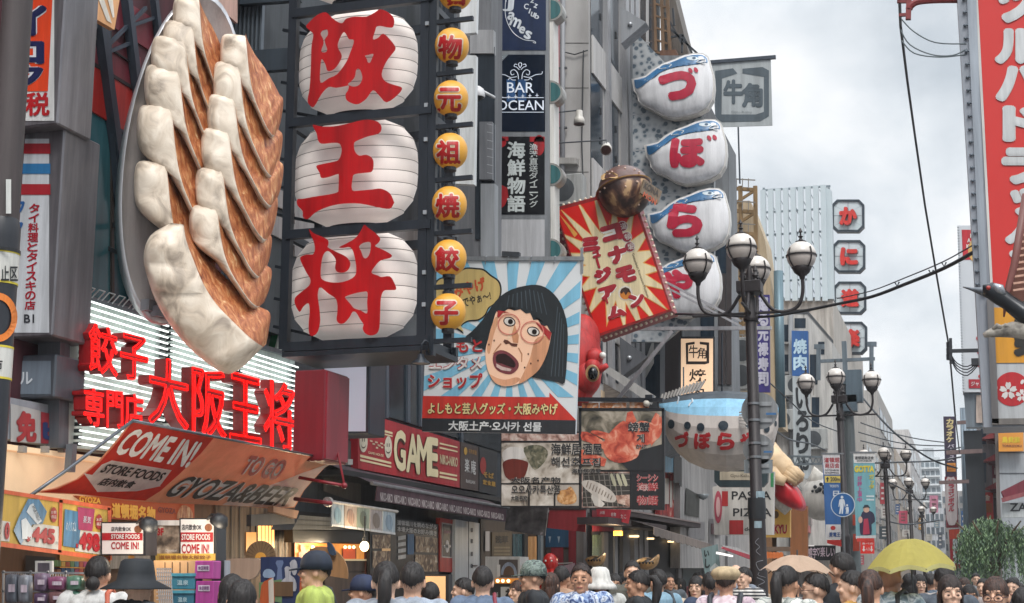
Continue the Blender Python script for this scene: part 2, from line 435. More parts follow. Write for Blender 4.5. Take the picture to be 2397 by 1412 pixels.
def pbar(m, a, b, pl, w, off=.15):
 m.bar(hit(*a, pl)+pl[1]*off, hit(*b, pl)+pl[1]*off, w)
for a, b, w in (((218,45),(305,700),.085),((280,-20),(322,330),.075),((232,40),(262,470),.05),((345,-20),(362,120),.06)):
 m = MB(); pbar(m, a, b, P, w, .06); m.build('column', STEEL, T)
m = MB()
for a, b in (((225,130),(300,100)),((300,60),(360,40)),((180,112),(240,20)),((230,118),(330,20)),((252,300),(320,330))):
 pbar(m, a, b, P, .03,.05)
m.build('lattice', STEEL, T)
T = Thing('floodlight', 'black floodlight on a bracket arm in front of the plate rim', 'light')
Q = PY(10.6)
m = MB(); pbar(m, (150,534),(345,524), Q, .042,0); pbar(m, (165,538),(285,596), Q, .035,.02); m.bar(hit(150,534, Q), hit(150,534, Q)+Vector((-.6,.2,0)),.04)
m.build('bracket', M('#22282f', .5), T)
c = hit(339,505, Q)
MB().lathe(c, [(.045,-.08),(.05,.02),(.055,.05),(.105,.13),(.108,.145),(.09,.145)],20).build('lamp_head', M('#20262d', .4), T, True)
MB().box(hit(362,498, Q),(.09,.1,.11)).box(hit(372,498, Q),(.012,.14,.13)).build('ballast_box', M('#272d35', .5), T)
# big box signs on the left
def box_sign(name, label, fr, side, yf, d, face, sidem, edge=None):
 """front face fr=(x0,y0,x1,y1) seen head-on at depth yf, box runs back by d"""
 pl = PY(yf); T = Thing(name, label, 'sign', plane=pl)
 a, b = hit(fr[0], fr[1], pl), hit(fr[2], fr[3], pl)
 MB().bb(a.x, b.x, yf, yf+d, a.z, b.z).build('cabinet', sidem, T, bevel=.012)
 mg = 7; T.rect('face', (fr[0]+mg, fr[1]+mg, fr[2]-mg, fr[3]-mg), face, .004)
 return T
sm = M('#77757a', .35,.35, var=.3)
T = box_sign('discount_sign', 'orange box sign with blue outlined letters above grey steel sign', (-60,-40,134,290),0,9.2,.46, M('#d9dad9', .4), sm)
T.poly('orange_panel', [(-40,-30),(124,-30),(112,214),(-40,214)], M('#e2461c', .4),.008)
dt = [('ダ', (20,-120,118,-40)),('イ', (20,-28,112,32)),('コ', (15,38,108,120)),('ク', (12,128,106,205))]
dt = [('ダ', (28,-70,114,8)),('イ', (26,12,110,84)),('コ', (22,96,104,150)),('ク', (16,148,102,208))]
T.texts('letter_outline', dt, M('#d8dce2', .4),.010, bold=.1)
T.texts('lettering', dt, M('#1c2350', .4),.013, bold=.05)
T.texts('red_lettering', [('免', (0,218,52,278)),('税', (58,216,116,272))], M('#b51f25', .4),.010, bold=.03)
T = box_sign('thai_restaurant_sign', 'white upright sign with red blue stripes and red vertical lettering', (-60,318,122,786),0,9.35,.5, M('#c9cdd2', .4), sm)
for nm, y0, y1, h in (('red_stripe', 336,360, '#a8242f'),('blue_stripe', 383,407, '#2f74a8'),('red_stripe', 431,456, '#a8242f')):
 T.rect(nm, (-40, y0,118, y1), M(h, .4),.008)
T.text('red_lettering', 'タイ料理とタイスキの店', [(68,476),(93,476),(82,726),(57,726)], M('#a82030', .4),.008, bold=.03, vert=True)
T.texts('lettering', [('B1', (56,736,80,756))], M('#2b2e36'),.008, bold=.02)
T.texts('blue_lettering', [('ク', (30,465,58,505)),('ア', (26,520,54,560))], M('#2f62a0', .4),.008, bold=.04)
T = box_sign('building_name_sign', 'small grey box sign with white characters under the Thai sign', (-60,838,126,930),0,9.5,.4, M('#6f7a86', .3), M('#565b63', .4,.3))
T.texts('lettering', [('ビル', (18,868,76,900))], M('#cfd4da'),.008, bold=.02)
T = Thing('corner_shop_front', 'cream lit soffit and faded strip sign of the left corner shop', 'shop front', plane=PX(-6.75))
MB().bb(-6.85,-6.75,6.5,10.5, hit(100,1040, T.p).z, hit(100,945, T.p).z).build('strip_board', M('#8b8f97', .4), T)
T.poly('white_panel', [(25,945),(95,962),(95,1038),(25,1034)], M('#a9a9a8', .4),.01)
T.poly('red_panel', [(96,964),(152,976),(152,1040),(96,1038)], M('#99303a', .4),.01)
T.texts('lettering', [('免', (38,962,86,1036))], M('#9c2a2e', .4),.014, bold=.06)
T.texts('blue_lettering', [('ビ', (100,985,148,1030))], M('#2b3a6a', .4),.014, bold=.06)
sof = MB(); a = hit(20,1040, PX(-6.72)); zc = a.z
sof.bb(-8.6,-6.72,6.0,10.9, zc-.04, zc).bb(-8.7,-8.6,6,10.9,0, zc)
sof.build('soffit', M('#e8c9a4', .6, emit=.25), T)  # soffit is no lamp: its glow stands in for the shop lights
sof2 = MB(); sof2.bb(-6.80,-6.74,6.0,10.9, zc-.46, zc-.05); sof2.build('fascia_panel', M('#e6c39c', .6, emit=.22), T)  # same shop light glow put into the fascia colour
T.each('soffit_lamp', [MB().box(hit(px, 1052, PX(-6.7)),(.05,.05,.05)) for px in (52,105,145)], M('#9a958e', .4))
MB().bar(hit(168,1040, PX(-6.6)), hit(163,1105, PX(-6.6)),.06).build('post', M('#7c828a', .4,.4), T)
# giant dumpling plate
PL = PR(430,400,10.5,44)
T = Thing('giant_dumpling_sign', 'huge silver oval plate of fried dumplings hung as a shop sign', 'sculpture sign', plane=PL)
def shift(x, y, w): return hit(x, y, (PL[0]+PL[1]*w, PL[1]))
N = 56; EC = (424,372)
def ring(k, w, kx=1):
 pts = ell(EC[0], EC[1],138*k*kx, 392*k, N, math.radians(7.5)); return [hit(x, y, PL)+PL[1]*w for x, y in pts]
m = MB(); rr = [ring(.80,-.42), ring(.94,-.30), ring(1.0,-.02), ring(.995,.03), ring(.965,.035)]
V = sum(rr, []); F = [(i*N+j, i*N+(j+1) % N, (i+1)*N+(j+1) % N, (i+1)*N+j) for i in range(4) for j in range(N)]
m.add(V, F); rim = m.build('plate_rim', M('#c2c3c8', .32,.35, var=.25), T, True)
m = MB(); rr = [ring(.966,.034), ring(.88,-.05), ring(.5,-.08), ring(.02,-.08)]
V = sum(rr, []); F = [(i*N+j, i*N+(j+1) % N, (i+1)*N+(j+1) % N, (i+1)*N+j) for i in range(3) for j in range(N)]
m.add(V, F).build('plate_dish', M('#a9a4a4', .4,.2), T, True)
T.each('plate_clamp', [MB().box(shift(x, y, .05),(.08,.12,.09)) for x, y in ((348,716),(372,730))], M('#8a8c92', .4,.4))
skin = ramp_mat('dumpling_skin', [(.30, '#9c8e80'),(.46, '#cdbdaa'),(.62, '#e2d5c4')],6,(1,1,.7),.5, detail=9, bump=.8, dist=.9)
def crust_build(t, b, co):
 N_ = t.nodes.new; L = t.links.new
 n1_ = N_('ShaderNodeTexNoise'); n1_.inputs['Scale'].default_value = 8; n1_.inputs['Detail'].default_value = 9; n1_.inputs['Roughness'].default_value = .68; n1_.inputs['Distortion'].default_value = .45
 ma = N_('ShaderNodeMapping'); ma.inputs['Scale'].default_value = (2.6,2.6,.6); L(co.outputs['Object'], ma.inputs[0]); L(ma.outputs[0], n1_.inputs[0])
 r = N_('ShaderNodeValToRGB'); el = r.color_ramp.elements
 for i, (p, h) in enumerate([(.28, '#5a2814'),(.42, '#9a5530'),(.53, '#b87246'),(.62, '#cf9a6a'),(.70, '#ecd0aa')]):
  x = el[i] if i < 2 else el.new(p)
  x.position = p; x.color = lin(h)+[1]
 L(n1_.outputs[0], r.inputs[0]); L(r.outputs[0], b.inputs['Base Color'])
 bu = N_('ShaderNodeBump'); bu.inputs['Strength'].default_value = .5; bu.inputs['Distance'].default_value = .03; L(n1_.outputs[0], bu.inputs['Height']); L(bu.outputs[0], b.inputs['Normal'])
crust = node_mat('fried_crust', crust_build, .45)
ST = [((398,522),(430,526),(431,512)),((352,552),(436,562),(445,546)),((336,598),(452,606),(478,597)),((345,650),(476,664),(518,640)),((372,720),(505,710),(562,679)),
  ((425,795),(545,752),(600,714)),((485,850),(580,786),(632,733)),((535,876),(605,805),(629,773)),((575,853),(616,812),(623,806))]
WE = [.82,.95,1,1,1,1,.95,.8,.35]
def dense(lst, k=3):
 o = []
 for i in range(len(lst)-1):
  for t in range(k): o.append((i, t/k))
 o.append((len(lst)-2,1.0)); return o
UP = [((370,514),(430,520),(431,512)),((326,522),(438,552),(448,538)),((316,585),(448,606),(492,578)),((338,640),(464,662),(544,612)),((448,706),(490,712),(596,655)),
  ((508,762),(528,758),(638,694)),((550,806),(564,796),(662,712)),((580,828),(594,816),(652,764)),((600,828),(612,818),(630,806))]
def gyoza(ax, ay, sx, sy, wb, seed, sr=None):
 sr = sr or sx; rnd = random.Random(seed); AX, AY = 431,512
 cols = []
 Q = ST if seed == 40 else UP; sO, sB, sI = [spl([q[j] for q in Q],4, False) for j in range(3)]; sW = spl([(w, 0) for w in WE],4, False)
 n = len(sO)
 tf = lambda p: (ax+(p[0]-AX)*(sx if p[0] < AX else sr), ay+(p[1]-AY)*sy*(1 if p[0] > AX or seed == 40 else .95))
 def lerp(a, b, t): return (a[0]+(b[0]-a[0])*t, a[1]+(b[1]-a[1])*t)
 skv, frv = [],[]
 ph = rnd.random()*6
 for i in range(n):
  O, B, I = tf(sO[i]), tf(sB[i]), tf(sI[i]); e = sW[i][0]
  pleat = (.03*math.sin(i*.95+ph)+.03*abs(math.sin(i*.7+ph))+.014*math.sin(i*2.6+ph*2))*e*(.8 if seed == 40 else .45)
  row = [(O, -.1),(O, .12*e),(lerp(O, B, .04),.23*e+pleat*.6),(lerp(O, B, .14),.31*e+pleat),(lerp(O, B, .45),.37*e+pleat*.8),(lerp(O, B, .90),.415*e),(B, .385*e)]
  skv += [shift(p[0], p[1], w+wb) for p, w in row]
  cb = .012*math.sin(i*1.7+ph)
  row2 = [(B, .387*e),(lerp(B, I, .3),.30*e+cb),(lerp(B, I, .62),.2*e+cb),(I, .08*e),(I, -.12)]
  frv += [shift(p[0], p[1], w+wb) for p, w in row2]
 def grid(v, c):
  F = [(i*c+j, i*c+j+1,(i+1)*c+j+1,(i+1)*c+j) for i in range(n-1) for j in range(c-1)]
  return v, F+[tuple(range(c)), tuple(range((n-1)*c, n*c))[::-1]]
 g = MB().add(*grid(skv, 7)).build('dumpling', skin, T, True)
 MB().add(*grid(frv, 5)).build('fried_base', crust, g, True)
Ls = [(466,-8,.54,.70,.27),(452,46,.62,.76,.31),(434,82,.70,.84,.37),(419,148,.71,.90,.43),(401,243,.70,.98,.50),(389,374,.66,1.0,.52)]
Rs = [(575,78,.52,.78,.38),(560,142,.54,.88,.44),(548,218,.56,.86,.50),(535,297,.57,.86,.50),(521,390,.56,.84,.50),(507,478,.56,.78,.56)]
for i, (x, y, a, b, c_) in enumerate(Ls): gyoza(x, y, a, b, -.1+.03*i, i, c_)
for i, (x, y, a, b, c_) in enumerate(Rs): gyoza(x, y, a, b, .02+.035*i, 20+i, c_)
gyoza(431,512,1,1,.30,40)
# neon board of the dumpling shop
P = PX(-6.7)
T = Thing('neon_dumpling_board', 'wide white tube lit board with glowing red dumpling shop characters', 'sign', plane=P)
T.poly('board', [(160,682),(690,832),(690,1092),(155,1048)], M('#c3d0cb', .5),0,.12)
T.polys('frame', [[(143,672),(166,680),(160,1050),(137,1048)],[(150,676),(692,828),(692,838),(150,688)]], M('#6b7076', .4,.4),.05,.2)
zt, zb, ya, yb = hit(172,700, P).z, hit(172,1040, P).z, hit(172,860, P).y, hit(684,950, P).y
nt_ = 23; tb_ = M('#f2fbf6', .3, emit=1.0)
for i in range(nt_):
 z = zb+(zt-zb)*i/(nt_-1)
 for k in range(3):
  y0 = ya+(yb-ya)*(k/3)+.03; y1 = ya+(yb-ya)*((k+1)/3)-.03
  MB().tube([(-6.63, y0, z),(-6.63, y1, z)],.0085,6).build('white_tube', tb_, T)
m = MB()
for i in range(nt_):
 z = zb+(zt-zb)*i/(nt_-1)
 for k in range(3):
  for y in (ya+(yb-ya)*(k/3)+.05, ya+(yb-ya)*((k+1)/3)-.05): m.box((-6.66, y, z),(.06,.02,.03))
m.build('tube_holder', M('#3c4347', .5), T)
m = MB()
for i in range(6):
 x = 178+i*24; m.tube([hit(x, 690+(x-172)*.28, P)+P[1]*.05, hit(x, 672+(x-172)*.28, P)+P[1]*.12, hit(x+14,676+(x-172)*.28, P)+P[1]*.12, hit(x+14,694+(x-172)*.28, P)+P[1]*.05],.006,5)
m.build('bracket_hook', M('#a9adb0', .4,.4), T)
nl = [('餃', [(208,752),(276,772),(276,884),(208,868)]),('子', [(282,776),(347,792),(347,898),(282,884)]),
  ('専', [(196,906),(244,914),(244,1000),(196,994)]),('門', [(250,912),(288,918),(288,1004),(250,1000)]),('店', [(292,918),(336,926),(336,1008),(292,1003)]),
  ('大', [(348,828),(442,852),(442,1010),(348,992)]),('阪', [(450,852),(530,872),(530,1030),(450,1014)]),('王', [(538,868),(612,888),(612,1042),(538,1030)]),('将', [(618,884),(692,902),(692,1062),(618,1048)])]
T.texts('channel_letter', nl, M('#8e1116', .4),.10, th=.11, bold=.03)
nk = []
T.texts('neon_outline', nl, M('#ff1a14', .4, emit=1.2),.222, bold=-.004, outline=.008)
T = Thing('red_sign_end', 'dark red box closing the right end of the neon board', 'sign box')
a, b = hit(690,868, PY(12.75)), hit(757,1078, PY(12.75))
MB().bb(a.x, b.x, 12.75,13.3, b.z, a.z).build('box_body', M('#741624', .4), T, bevel=.01)
MB().bb(b.x, b.x+.02,12.76,13.28, b.z+.02, a.z-.02).build('side_panel', M('#8a2030', .35), T)
# COME IN canvas
A_, B_, C_ = hit(310,985, PX(-5.95)), hit(780,1076, PX(-5.95)), hit(130,1150, PX(-6.62))
CP = P3(A_, B_, C_)
T = Thing('come_in_canvas', 'red and orange COME IN canvas stretched under the neon board', 'awning', plane=CP)
orange = cloth_mat('#e6b091', .55)
T.poly('canvas', [(310,985),(780,1076),(760,1095),(735,1122),(712,1148),(690,1188),(640,1191),(563,1185),(375,1177),(290,1171),(184,1158),(82,1153),(130,1143),(180,1122),(230,1082),(275,1030)], orange, 0,.006)
T.poly('red_field', [(310,988),(500,1026),(470,1062),(420,1110),(375,1150),(340,1172),(290,1169),(184,1156),(95,1152),(134,1145),(184,1122),(234,1082),(278,1032)], cloth_mat('#d2402f', .45),.004)
T.poly('white_brush', [(783,1082),(740,1096),(705,1108),(655,1128),(560,1160),(520,1182),(640,1189),(688,1186),(710,1149),(733,1123),(758,1096)], cloth_mat('#e8e0dc', .5),.004)
T.poly('white_arrow', [(262,1078),(402,1101),(374,1138),(378,1138),(320,1150),(228,1152),(196,1108),(216,1112),(238,1088)], cloth_mat('#efe8e3', .4),.008)
T.texts('white_lettering', [('COME IN!', [(312,1002),(476,1036),(438,1096),(262,1062)])], M('#f0eae6', .7),.008, bold=.035)
T.texts('lettering', [('STORE FOODS', [(254,1086),(392,1107),(372,1128),(232,1106)]),('店内飲食', [(246,1118),(324,1127),(306,1144),(226,1136)])], M('#221d1d', .7),.012, bold=.03)
tg = [('TO GO', [(588,1066),(678,1078),(648,1126),(556,1110)])]; gb = [('GYOZA&BEER', [(436,1114),(712,1144),(664,1186),(376,1162)])]
T.texts('letter_outline', tg+gb, cloth_mat('#f4efec', .5),.008, bold=.10)
T.texts('red_lettering', tg, M('#a82a2a', .7),.012, bold=.03)
T.texts('black_lettering', gb, M('#2a2222', .7),.012, bold=.02)
m = MB(); m.tube([hit(60,1168, PX(-6.35)), hit(150,1105, PX(-6.3)), hit(312,984, PX(-5.95))],.014,8)
m.tube([A_, B_],.012,8); m.build('support_pole', M('#6f737a', .35,.6), T, True)
T = Thing('red_awning_arm', 'dark red hanging rod and arm right of the canvas', 'awning arm')
m = MB(); m.tube([hit(758,895, PY(13.4)), hit(806,1135, PY(12.9))],.012,8); m.tube([hit(700,1118, PY(12.9)), hit(806,1137, PY(12.9))],.016,8); m.ball(hit(806,1137, PY(12.9)),.03)
m.tube([hit(690,1168, PY(13.2)), hit(775,1178, PY(13))],.02,8)
m.build('rod', M('#8c2630', .4), T, True)
# price banner
P = PX(-6.3)
T = Thing('price_banner', 'orange edged yellow price banner showing 445 and 498', 'banner', plane=P)
T.poly('banner_cloth', [(-30,1142),(20,1150),(258,1188),(258,1312),(12,1276),(-30,1270)], M('#d0a94e', .7, var=.15),0,.01)
T.polys('orange_border', [[(-30,1140),(20,1148),(260,1186),(258,1195),(18,1157),(-30,1150)],[(-30,1262),(12,1270),(258,1304),(258,1314),(12,1281),(-30,1274)],[(252,1188),(260,1190),(262,1312),(254,1310)],[(139,1170),(147,1171),(144,1294),(136,1293)]], M('#d9643a', .6),.006)
T.polys('price_panel', [[(82,1225),(139,1233),(136,1288),(46,1276)],[(178,1240),(246,1248),(246,1300),(176,1290)],[(-20,1215),(24,1222),(22,1268),(-20,1264)]], M('#d3cdc2', .6),.006)
T.polys('blue_packet', [[(66,1168),(92,1170),(110,1198),(100,1226),(76,1228),(50,1274),(46,1270),(32,1242),(44,1212)],[(152,1192),(192,1200),(184,1284),(148,1278)]], M('#4f7fa0', .4, var=.4, scale=8),.010)
T.polys('white_label', [[(70,1182),(78,1178),(98,1220),(88,1228),(62,1198)],[(50,1218),(60,1212),(78,1240),(74,1262),(52,1262)]], M('#c3c9cc', .4),.013)
T.poly('pink_packet', [(182,1187),(222,1192),(216,1244),(184,1240)], M('#a8365f', .4, var=.3),.012)
pr_ = [('445', [(76,1231),(130,1239),(128,1276),(72,1268)]),('498', [(186,1244),(234,1250),(234,1294),(184,1286)]),('¥', [(64,1256),(73,1257),(70,1270),(61,1268)]),('¥', [(178,1272),(184,1273),(183,1284),(177,1283)]),('0', [(12,1222),(24,1223),(22,1264),(10,1262)])]
for p_ in pr_: T.texts('price_digits', [p_], M('#b01f2a', .5),.012, bold=.07)
T.texts('lettering', [('円', [(131,1268),(136,1269),(136,1276),(131,1275)]),('円', [(240,1284),(246,1285),(246,1293),(240,1292)])], M('#4a4240'),.012)
for cx, cy in ((126,1205),(232,1222)):
 T.poly('red_badge', ell(cx, cy, 8,18,20), M('#a3342c', .5),.009)
 T.texts('badge_lettering', [('お買', (cx-6, cy-9, cx+6, cy-2)),('得品', (cx-6, cy+1, cx+6, cy+9))], M('#ddd2c8'),.012)
T.texts('packet_lettering', [('休足時間', [(74,1184),(80,1181),(97,1216),(89,1222)])], M('#33404a'),.016)
T.texts('packet_lettering', [('めぐりズム', [(156,1218),(180,1222),(178,1246),(154,1242)]),('蒸気', [(196,1208),(214,1210),(212,1226),(194,1224)])], M('#c8d2d8'),.016)
T = Thing('snack_shelf', 'shelf of small colourful cartons in the lit shop bay under the price banner', 'shelf', plane=PX(-6.6))
T.poly('shelf_board', [(130,1344),(262,1348),(262,1352),(130,1348)], M('#8a6a48', .6),0,.25)
rq_ = random.Random(21)
for r_ in range(2):
 for i in range(12):
  x = 134+i*10.4; y = 1344-r_*18+i*.3; h = rq_.uniform(11,16); hx = rq_.choice(['#b5563c', '#c9a04a', '#5d7f8c', '#a84a6a', '#c9c2b4', '#6d8a5a', '#8a5a3a', '#3f5f8a'])
  T.poly('carton', [(x, y-h),(x+8.8, y-h+.3),(x+8.8, y),(x, y)], M(hx, .5, var=.25, scale=20),-.02+.02*r_, .1)
# building masses behind the middle signs
T = Thing('louvre_building', 'dark blue grey ribbed building behind the big red and white lanterns', 'building', plane=PX(-6.93))
MB().bb(-14,-6.95,13.35,14.2,4.2,14).bb(-14,-6.95,14.2,23.6,0,14).build('wall', M('#3d4248', .6, var=.3), T)
m = MB(); Q = PY(13.35)
for i in range(30):
 x = -8.4+i*.05; m.bb(x, x+.02,13.30,13.36,4.2,9)
m.build('rib', M('#67707a', .4,.3), T)
P = PX(-6.93)
T.poly('pink_fascia', [(500,-60),(556,-30),(556,55),(480,-10)], M('#c9a79a', .5),.3,.03)
T.polys('crossbeam', [[(560, y0),(700, y0-10),(700, y1-10),(560, y1)] for y0, y1 in ((120,170),(-40,10))], M('#36404a', .5),0,.08, plane=PY(13.2))
T.polys('pale_panel', [[(640,440),(690,455),(690,500),(640,480)],[(640,500),(690,525),(690,575),(640,550)],[(690,470),(990,540),(990,640),(690,600)],[(1000,100),(1008,100),(1008,560),(1000,560)]], M('#a79f9d', .5, var=.3),.02,.02)
T.poly('dark_glazing', [(860,700),(1180,800),(1180,1060),(860,960)], M('#2a343c', .2, var=.5),.02)
T.polys('window_post', [[(880,790),(888,790),(888,975),(880,973)],[(905,800),(911,800),(911,980),(905,978)],[(955,820),(961,820),(961,990),(955,988)],[(985,820),(992,820),(992,1000),(985,998)],[(1080,985),(1085,985),(1085,1070),(1080,1070)]], M('#596470', .4,.3),.05,.04)
T.poly('grey_cladding', [(757,1015),(845,1040),(845,1180),(757,1150)], M('#5d5a58', .6),.02)
T.rect('switch_box', (815,1075,826,1088), M('#b9b7b2', .5),.06,.05)
T = Thing('flame_sign', 'green and white striped sign with a red flame character behind dumplings', 'sign', plane=PY(14.0))
T.poly('panel', [(596,575),(668,570),(664,830),(600,830)], M('#cfd6d2', .4),0,.06)
T.polys('green_stripe', [[(628,582),(644,578),(630,640),(618,650)],[(655,574),(666,574),(664,640),(650,650)],[(640,752),(660,748),(640,826),(626,826)]], M('#2f8a58', .4),.004)
T.text('lettering', '焼', (628,612,660,662), M('#b3262c', .4),.008, bold=.05)
T = Thing('blank_light_box', 'blank white light box sign with dark side and no lettering', 'sign', plane=PY(14.3))
a, b = hit(755,806, T.p), hit(864,1016, T.p)
MB().bb(a.x, b.x, 14.3,14.75, b.z, a.z).build('cabinet', M('#39424d', .4,.3), T, bevel=.012)
T.poly('lit_face', [(760,810),(858,810),(856,1010),(757,1010)], M('#c3c6d6', .35, emit=.22, var=.05),.004)
# lantern frame and three lanterns
YF = 12.9
FP = PY(YF); fx = lambda x, y=400, Y=YF: hit(x, y, PY(Y)).x; fz = lambda y, x=830, Y=YF: hit(x, y, PY(Y)).z
T = Thing('lantern_frame', 'black steel frame holding three big white lanterns and a column of yellow lanterns', 'frame')
zt, zb = 7.6, fz(806)
xl, xr = fx(678), fx(993); xm = fx(1012)
T.each('post', [MB().bb(x-.045, x+.045, y-.04, y+.04, zb-.02, zt) for y in (YF, YF+.75) for x in (xl, xr)]+[MB().bb(xm-.04, xm+.04, YF-.03, YF+.04, zb-.15, zt)], STEELD)
for y in (18,276,540,806):
 z = fz(y)
 T.each('crossbar', [MB().bb(xl, xm, yy-.035, yy+.035, z-.045, z+.045) for yy in (YF-.02, YF+.77)]+[MB().bb(x-.03, x+.03, YF, YF+.75, z-.04, z+.03) for x in (xl, xr)], STEELD)
MB().bb(xl, xm, YF-.05, YF+.8, zb-.1, zb-.05).build('base_plate', STEELD, T)
T.each('lantern_bracket', [MB().bb(xm, fx(1106), YF-.02, YF+.02, fz(y, 1050)-.022, fz(y, 1050)+.022) for y in (50,172,296,420,545,671,798)], STEELD)
T.each('brace', [MB().bar((xl, YF+.75, fz(y)),(xl-.5, YF+.75, fz(y-30)),.03) for y in (10,70,140,210,330,400,470,600,680,750)], STEELD)
T.each('junction_box', [MB().box((fx(1000), YF-.05, fz(y, 1000)),(.035,.02,.04)) for y in (60,250,330,500,640,715)], M('#9aa0a6'))
paper = M('#e2d8d2', .6, var=.14, scale=2.5, emit=.15)
def c4(L): return [(640+x/2.9414, y/2.9414) for x, y in L]
def c5(L): return [(640+x/2.9414,460+y/2.9414) for x, y in L]
G1 = [c4([(225,185),(240,160),(300,105),(360,85),(400,120),(440,150),(475,160),(500,130),(560,115),(640,115),(700,85),(735,65),(790,85),(830,130),(825,185),(790,190),(740,180),(710,185),(700,215),(685,270),(720,262),(755,232),(800,270),(842,330),(815,375),(775,430),(745,510),(770,560),(830,585),(885,605),(860,650),(780,705),(730,660),(685,622),(640,680),(590,715),(550,715),(505,690),(497,650),(512,625),(520,590),(490,595),(430,605),(380,600),(330,650),(280,735),(250,725),(235,690),(250,600),(258,450),(262,320),(275,240),(255,215)]),
 c4([(325,235),(340,210),(370,205),(375,240),(355,270),(357,300),(370,340),(360,360),(335,360),(330,345),(345,300),(340,265)]),
 c4([(330,410),(345,420),(360,450),(375,490),(420,475),(460,420),(470,380),(445,330),(447,290),(480,225),(500,235),(520,270),(555,280),(530,360),(500,430),(440,510),(380,540),(325,570),(322,480)]),
 c4([(630,385),(655,378),(688,372),(680,400),(665,432),(650,430),(642,405)]),
 c4([(570,480),(590,475),(605,500),(612,540),(595,580),(570,595),(540,595),(512,580),(535,560),(560,530)])]
G2 = [c4([(270,860),(330,872),(420,870),(520,850),(600,830),(660,825),(720,840),(745,880),(725,920),(650,940),(575,970),(555,990),(560,1040),(590,1072),(640,1066),(680,1090),(690,1130),(680,1180),(640,1190),(560,1200),(545,1230),(542,1310),(600,1312),(680,1305),(740,1300),(800,1330),(830,1390)])
  + c5([(828,50),(800,85),(720,75),(600,50),(480,50),(380,70),(290,110),(240,155),(205,145),(200,100),(165,60),(165,20)])
  + c4([(200,1370),(280,1355),(380,1340),(440,1325),(448,1300),(450,1210),(440,1200),(380,1220),(330,1225),(318,1190),(295,1145),(340,1130),(410,1115),(450,1100),(470,1040),(455,990),(400,985),(330,990),(305,960),(298,920)])]
G3 = [c5([(245,225),(280,255),(330,275),(375,300),(378,335),(376,352),(440,385),(500,415),(530,460),(515,505),(480,525),(440,520),(425,490),(430,440),(410,405),(375,375),(345,400),(330,460),(325,540),(340,575),(400,592),(470,590),(530,570),(565,540),(570,490),(562,430),(545,370),(520,348),(480,355),(452,350),(500,325),(560,290),(600,240),(625,195),(650,215),(700,250),(735,290),(722,320),(700,340),(725,355),(770,375),(815,405),(800,425),(740,440),(700,480),(675,525),(720,545),(745,555),(800,550),(830,590),(845,640),(800,645),(760,650),(740,700),(735,800),(730,900),(710,945),(665,957),(630,940),(615,910),(620,880),(600,850),(570,800),(545,795),(525,830),(490,870),(455,875),(435,850),(440,800),(440,740),(425,700),(380,670),(345,640),(318,625),(305,680),(315,760),(322,850),(310,920),(285,955),(255,958),(243,920),(245,850),(250,780),(240,735),(205,760),(180,795),(150,745),(148,700),(190,660),(240,620),(255,590),(250,560),(225,520),(195,460),(185,420),(230,400),(270,400),(285,370),(280,320),(262,275)]),
 c5([(590,345),(620,320),(665,315),(670,350),(660,400),(640,425),(620,420),(605,380)]),
 c5([(495,690),(560,668),(620,656),(648,662),(645,730),(645,805),(600,785),(555,770),(530,740),(505,712)])]
clear = M('#c9c3c8', .1, alpha=.25)
for i, (cx, cy, rx, ry, G, chn) in enumerate(((838,150,131,121, G1, 'top'),(833,406,134,124, G2, 'middle'),(829,670,136,125, G3, 'lowest'),(838,-108,131,118, None, 'uppermost'))):
 lab = {'top': 'big white paper lantern with red 阪, upper of the frame', 'middle': 'big white paper lantern with red 王 in the middle of frame', 'lowest': 'big white paper lantern with red 将 at the frame bottom', 'uppermost': 'big white lantern cut off by the top of the photo'}[chn]
 T = Thing('paper_lantern', lab, 'lantern', 'big white lanterns in the steel frame')
 c = hit(cx, cy, PY(YF+.36)); R = rx/3420*c.y*1.29; H = ry*c.y/3420*1.16
 prof = []
 nb = 9
 for k in range(nb+1):
  t = -1+2*k/nb; r = R*(1-abs(t*.93)**3.2)**.55
  prof += [(r*1.0, H*t)] if k in (0, nb) else [(r, H*t-.006),(r*.996, H*t),(r, H*t+.006)]
 b_ = MB().lathe(c, [(.02,-H)]+prof+[(.02, H)],40, sy=.5).build('paper_body', paper, T, True)
 m = MB()
 for k in range(1, nb):
  t = -1+2*k/nb; r = R*(1-abs(t*.93)**3.2)**.55
  m.tube([c+Vector((r*math.cos(a)*1.0, r*math.sin(a)*.5, H*t)) for a in [2*PI*j/40 for j in range(40)]],.003,4, closed=True)
 m.build('rib_wire', M('#6f655e', .6), T)
 T.each('end_ring', [MB().lathe(c+Vector((0,0, z_)),[(.01,0),(R*.42,0),(R*.42,.05),(.01,.05)],24, sy=.5) for z_ in (H-.01,-H-.04)], STEELD)
 if G:
  gp = PY(YF-.06)
  q = G[0]; gx = sum(a for a, b in q)/len(q); gy = sum(b for a, b in q)/len(q)
  sm_ = [spl(l, 3) for l in G]
  loops_into(MB(), sm_, gp, .05,.05).build('red_character', M('#b5161b', .3, var=.3, scale=1.6), T)
yel = M('#d49a35', .45, var=.14, scale=4, emit=.06)
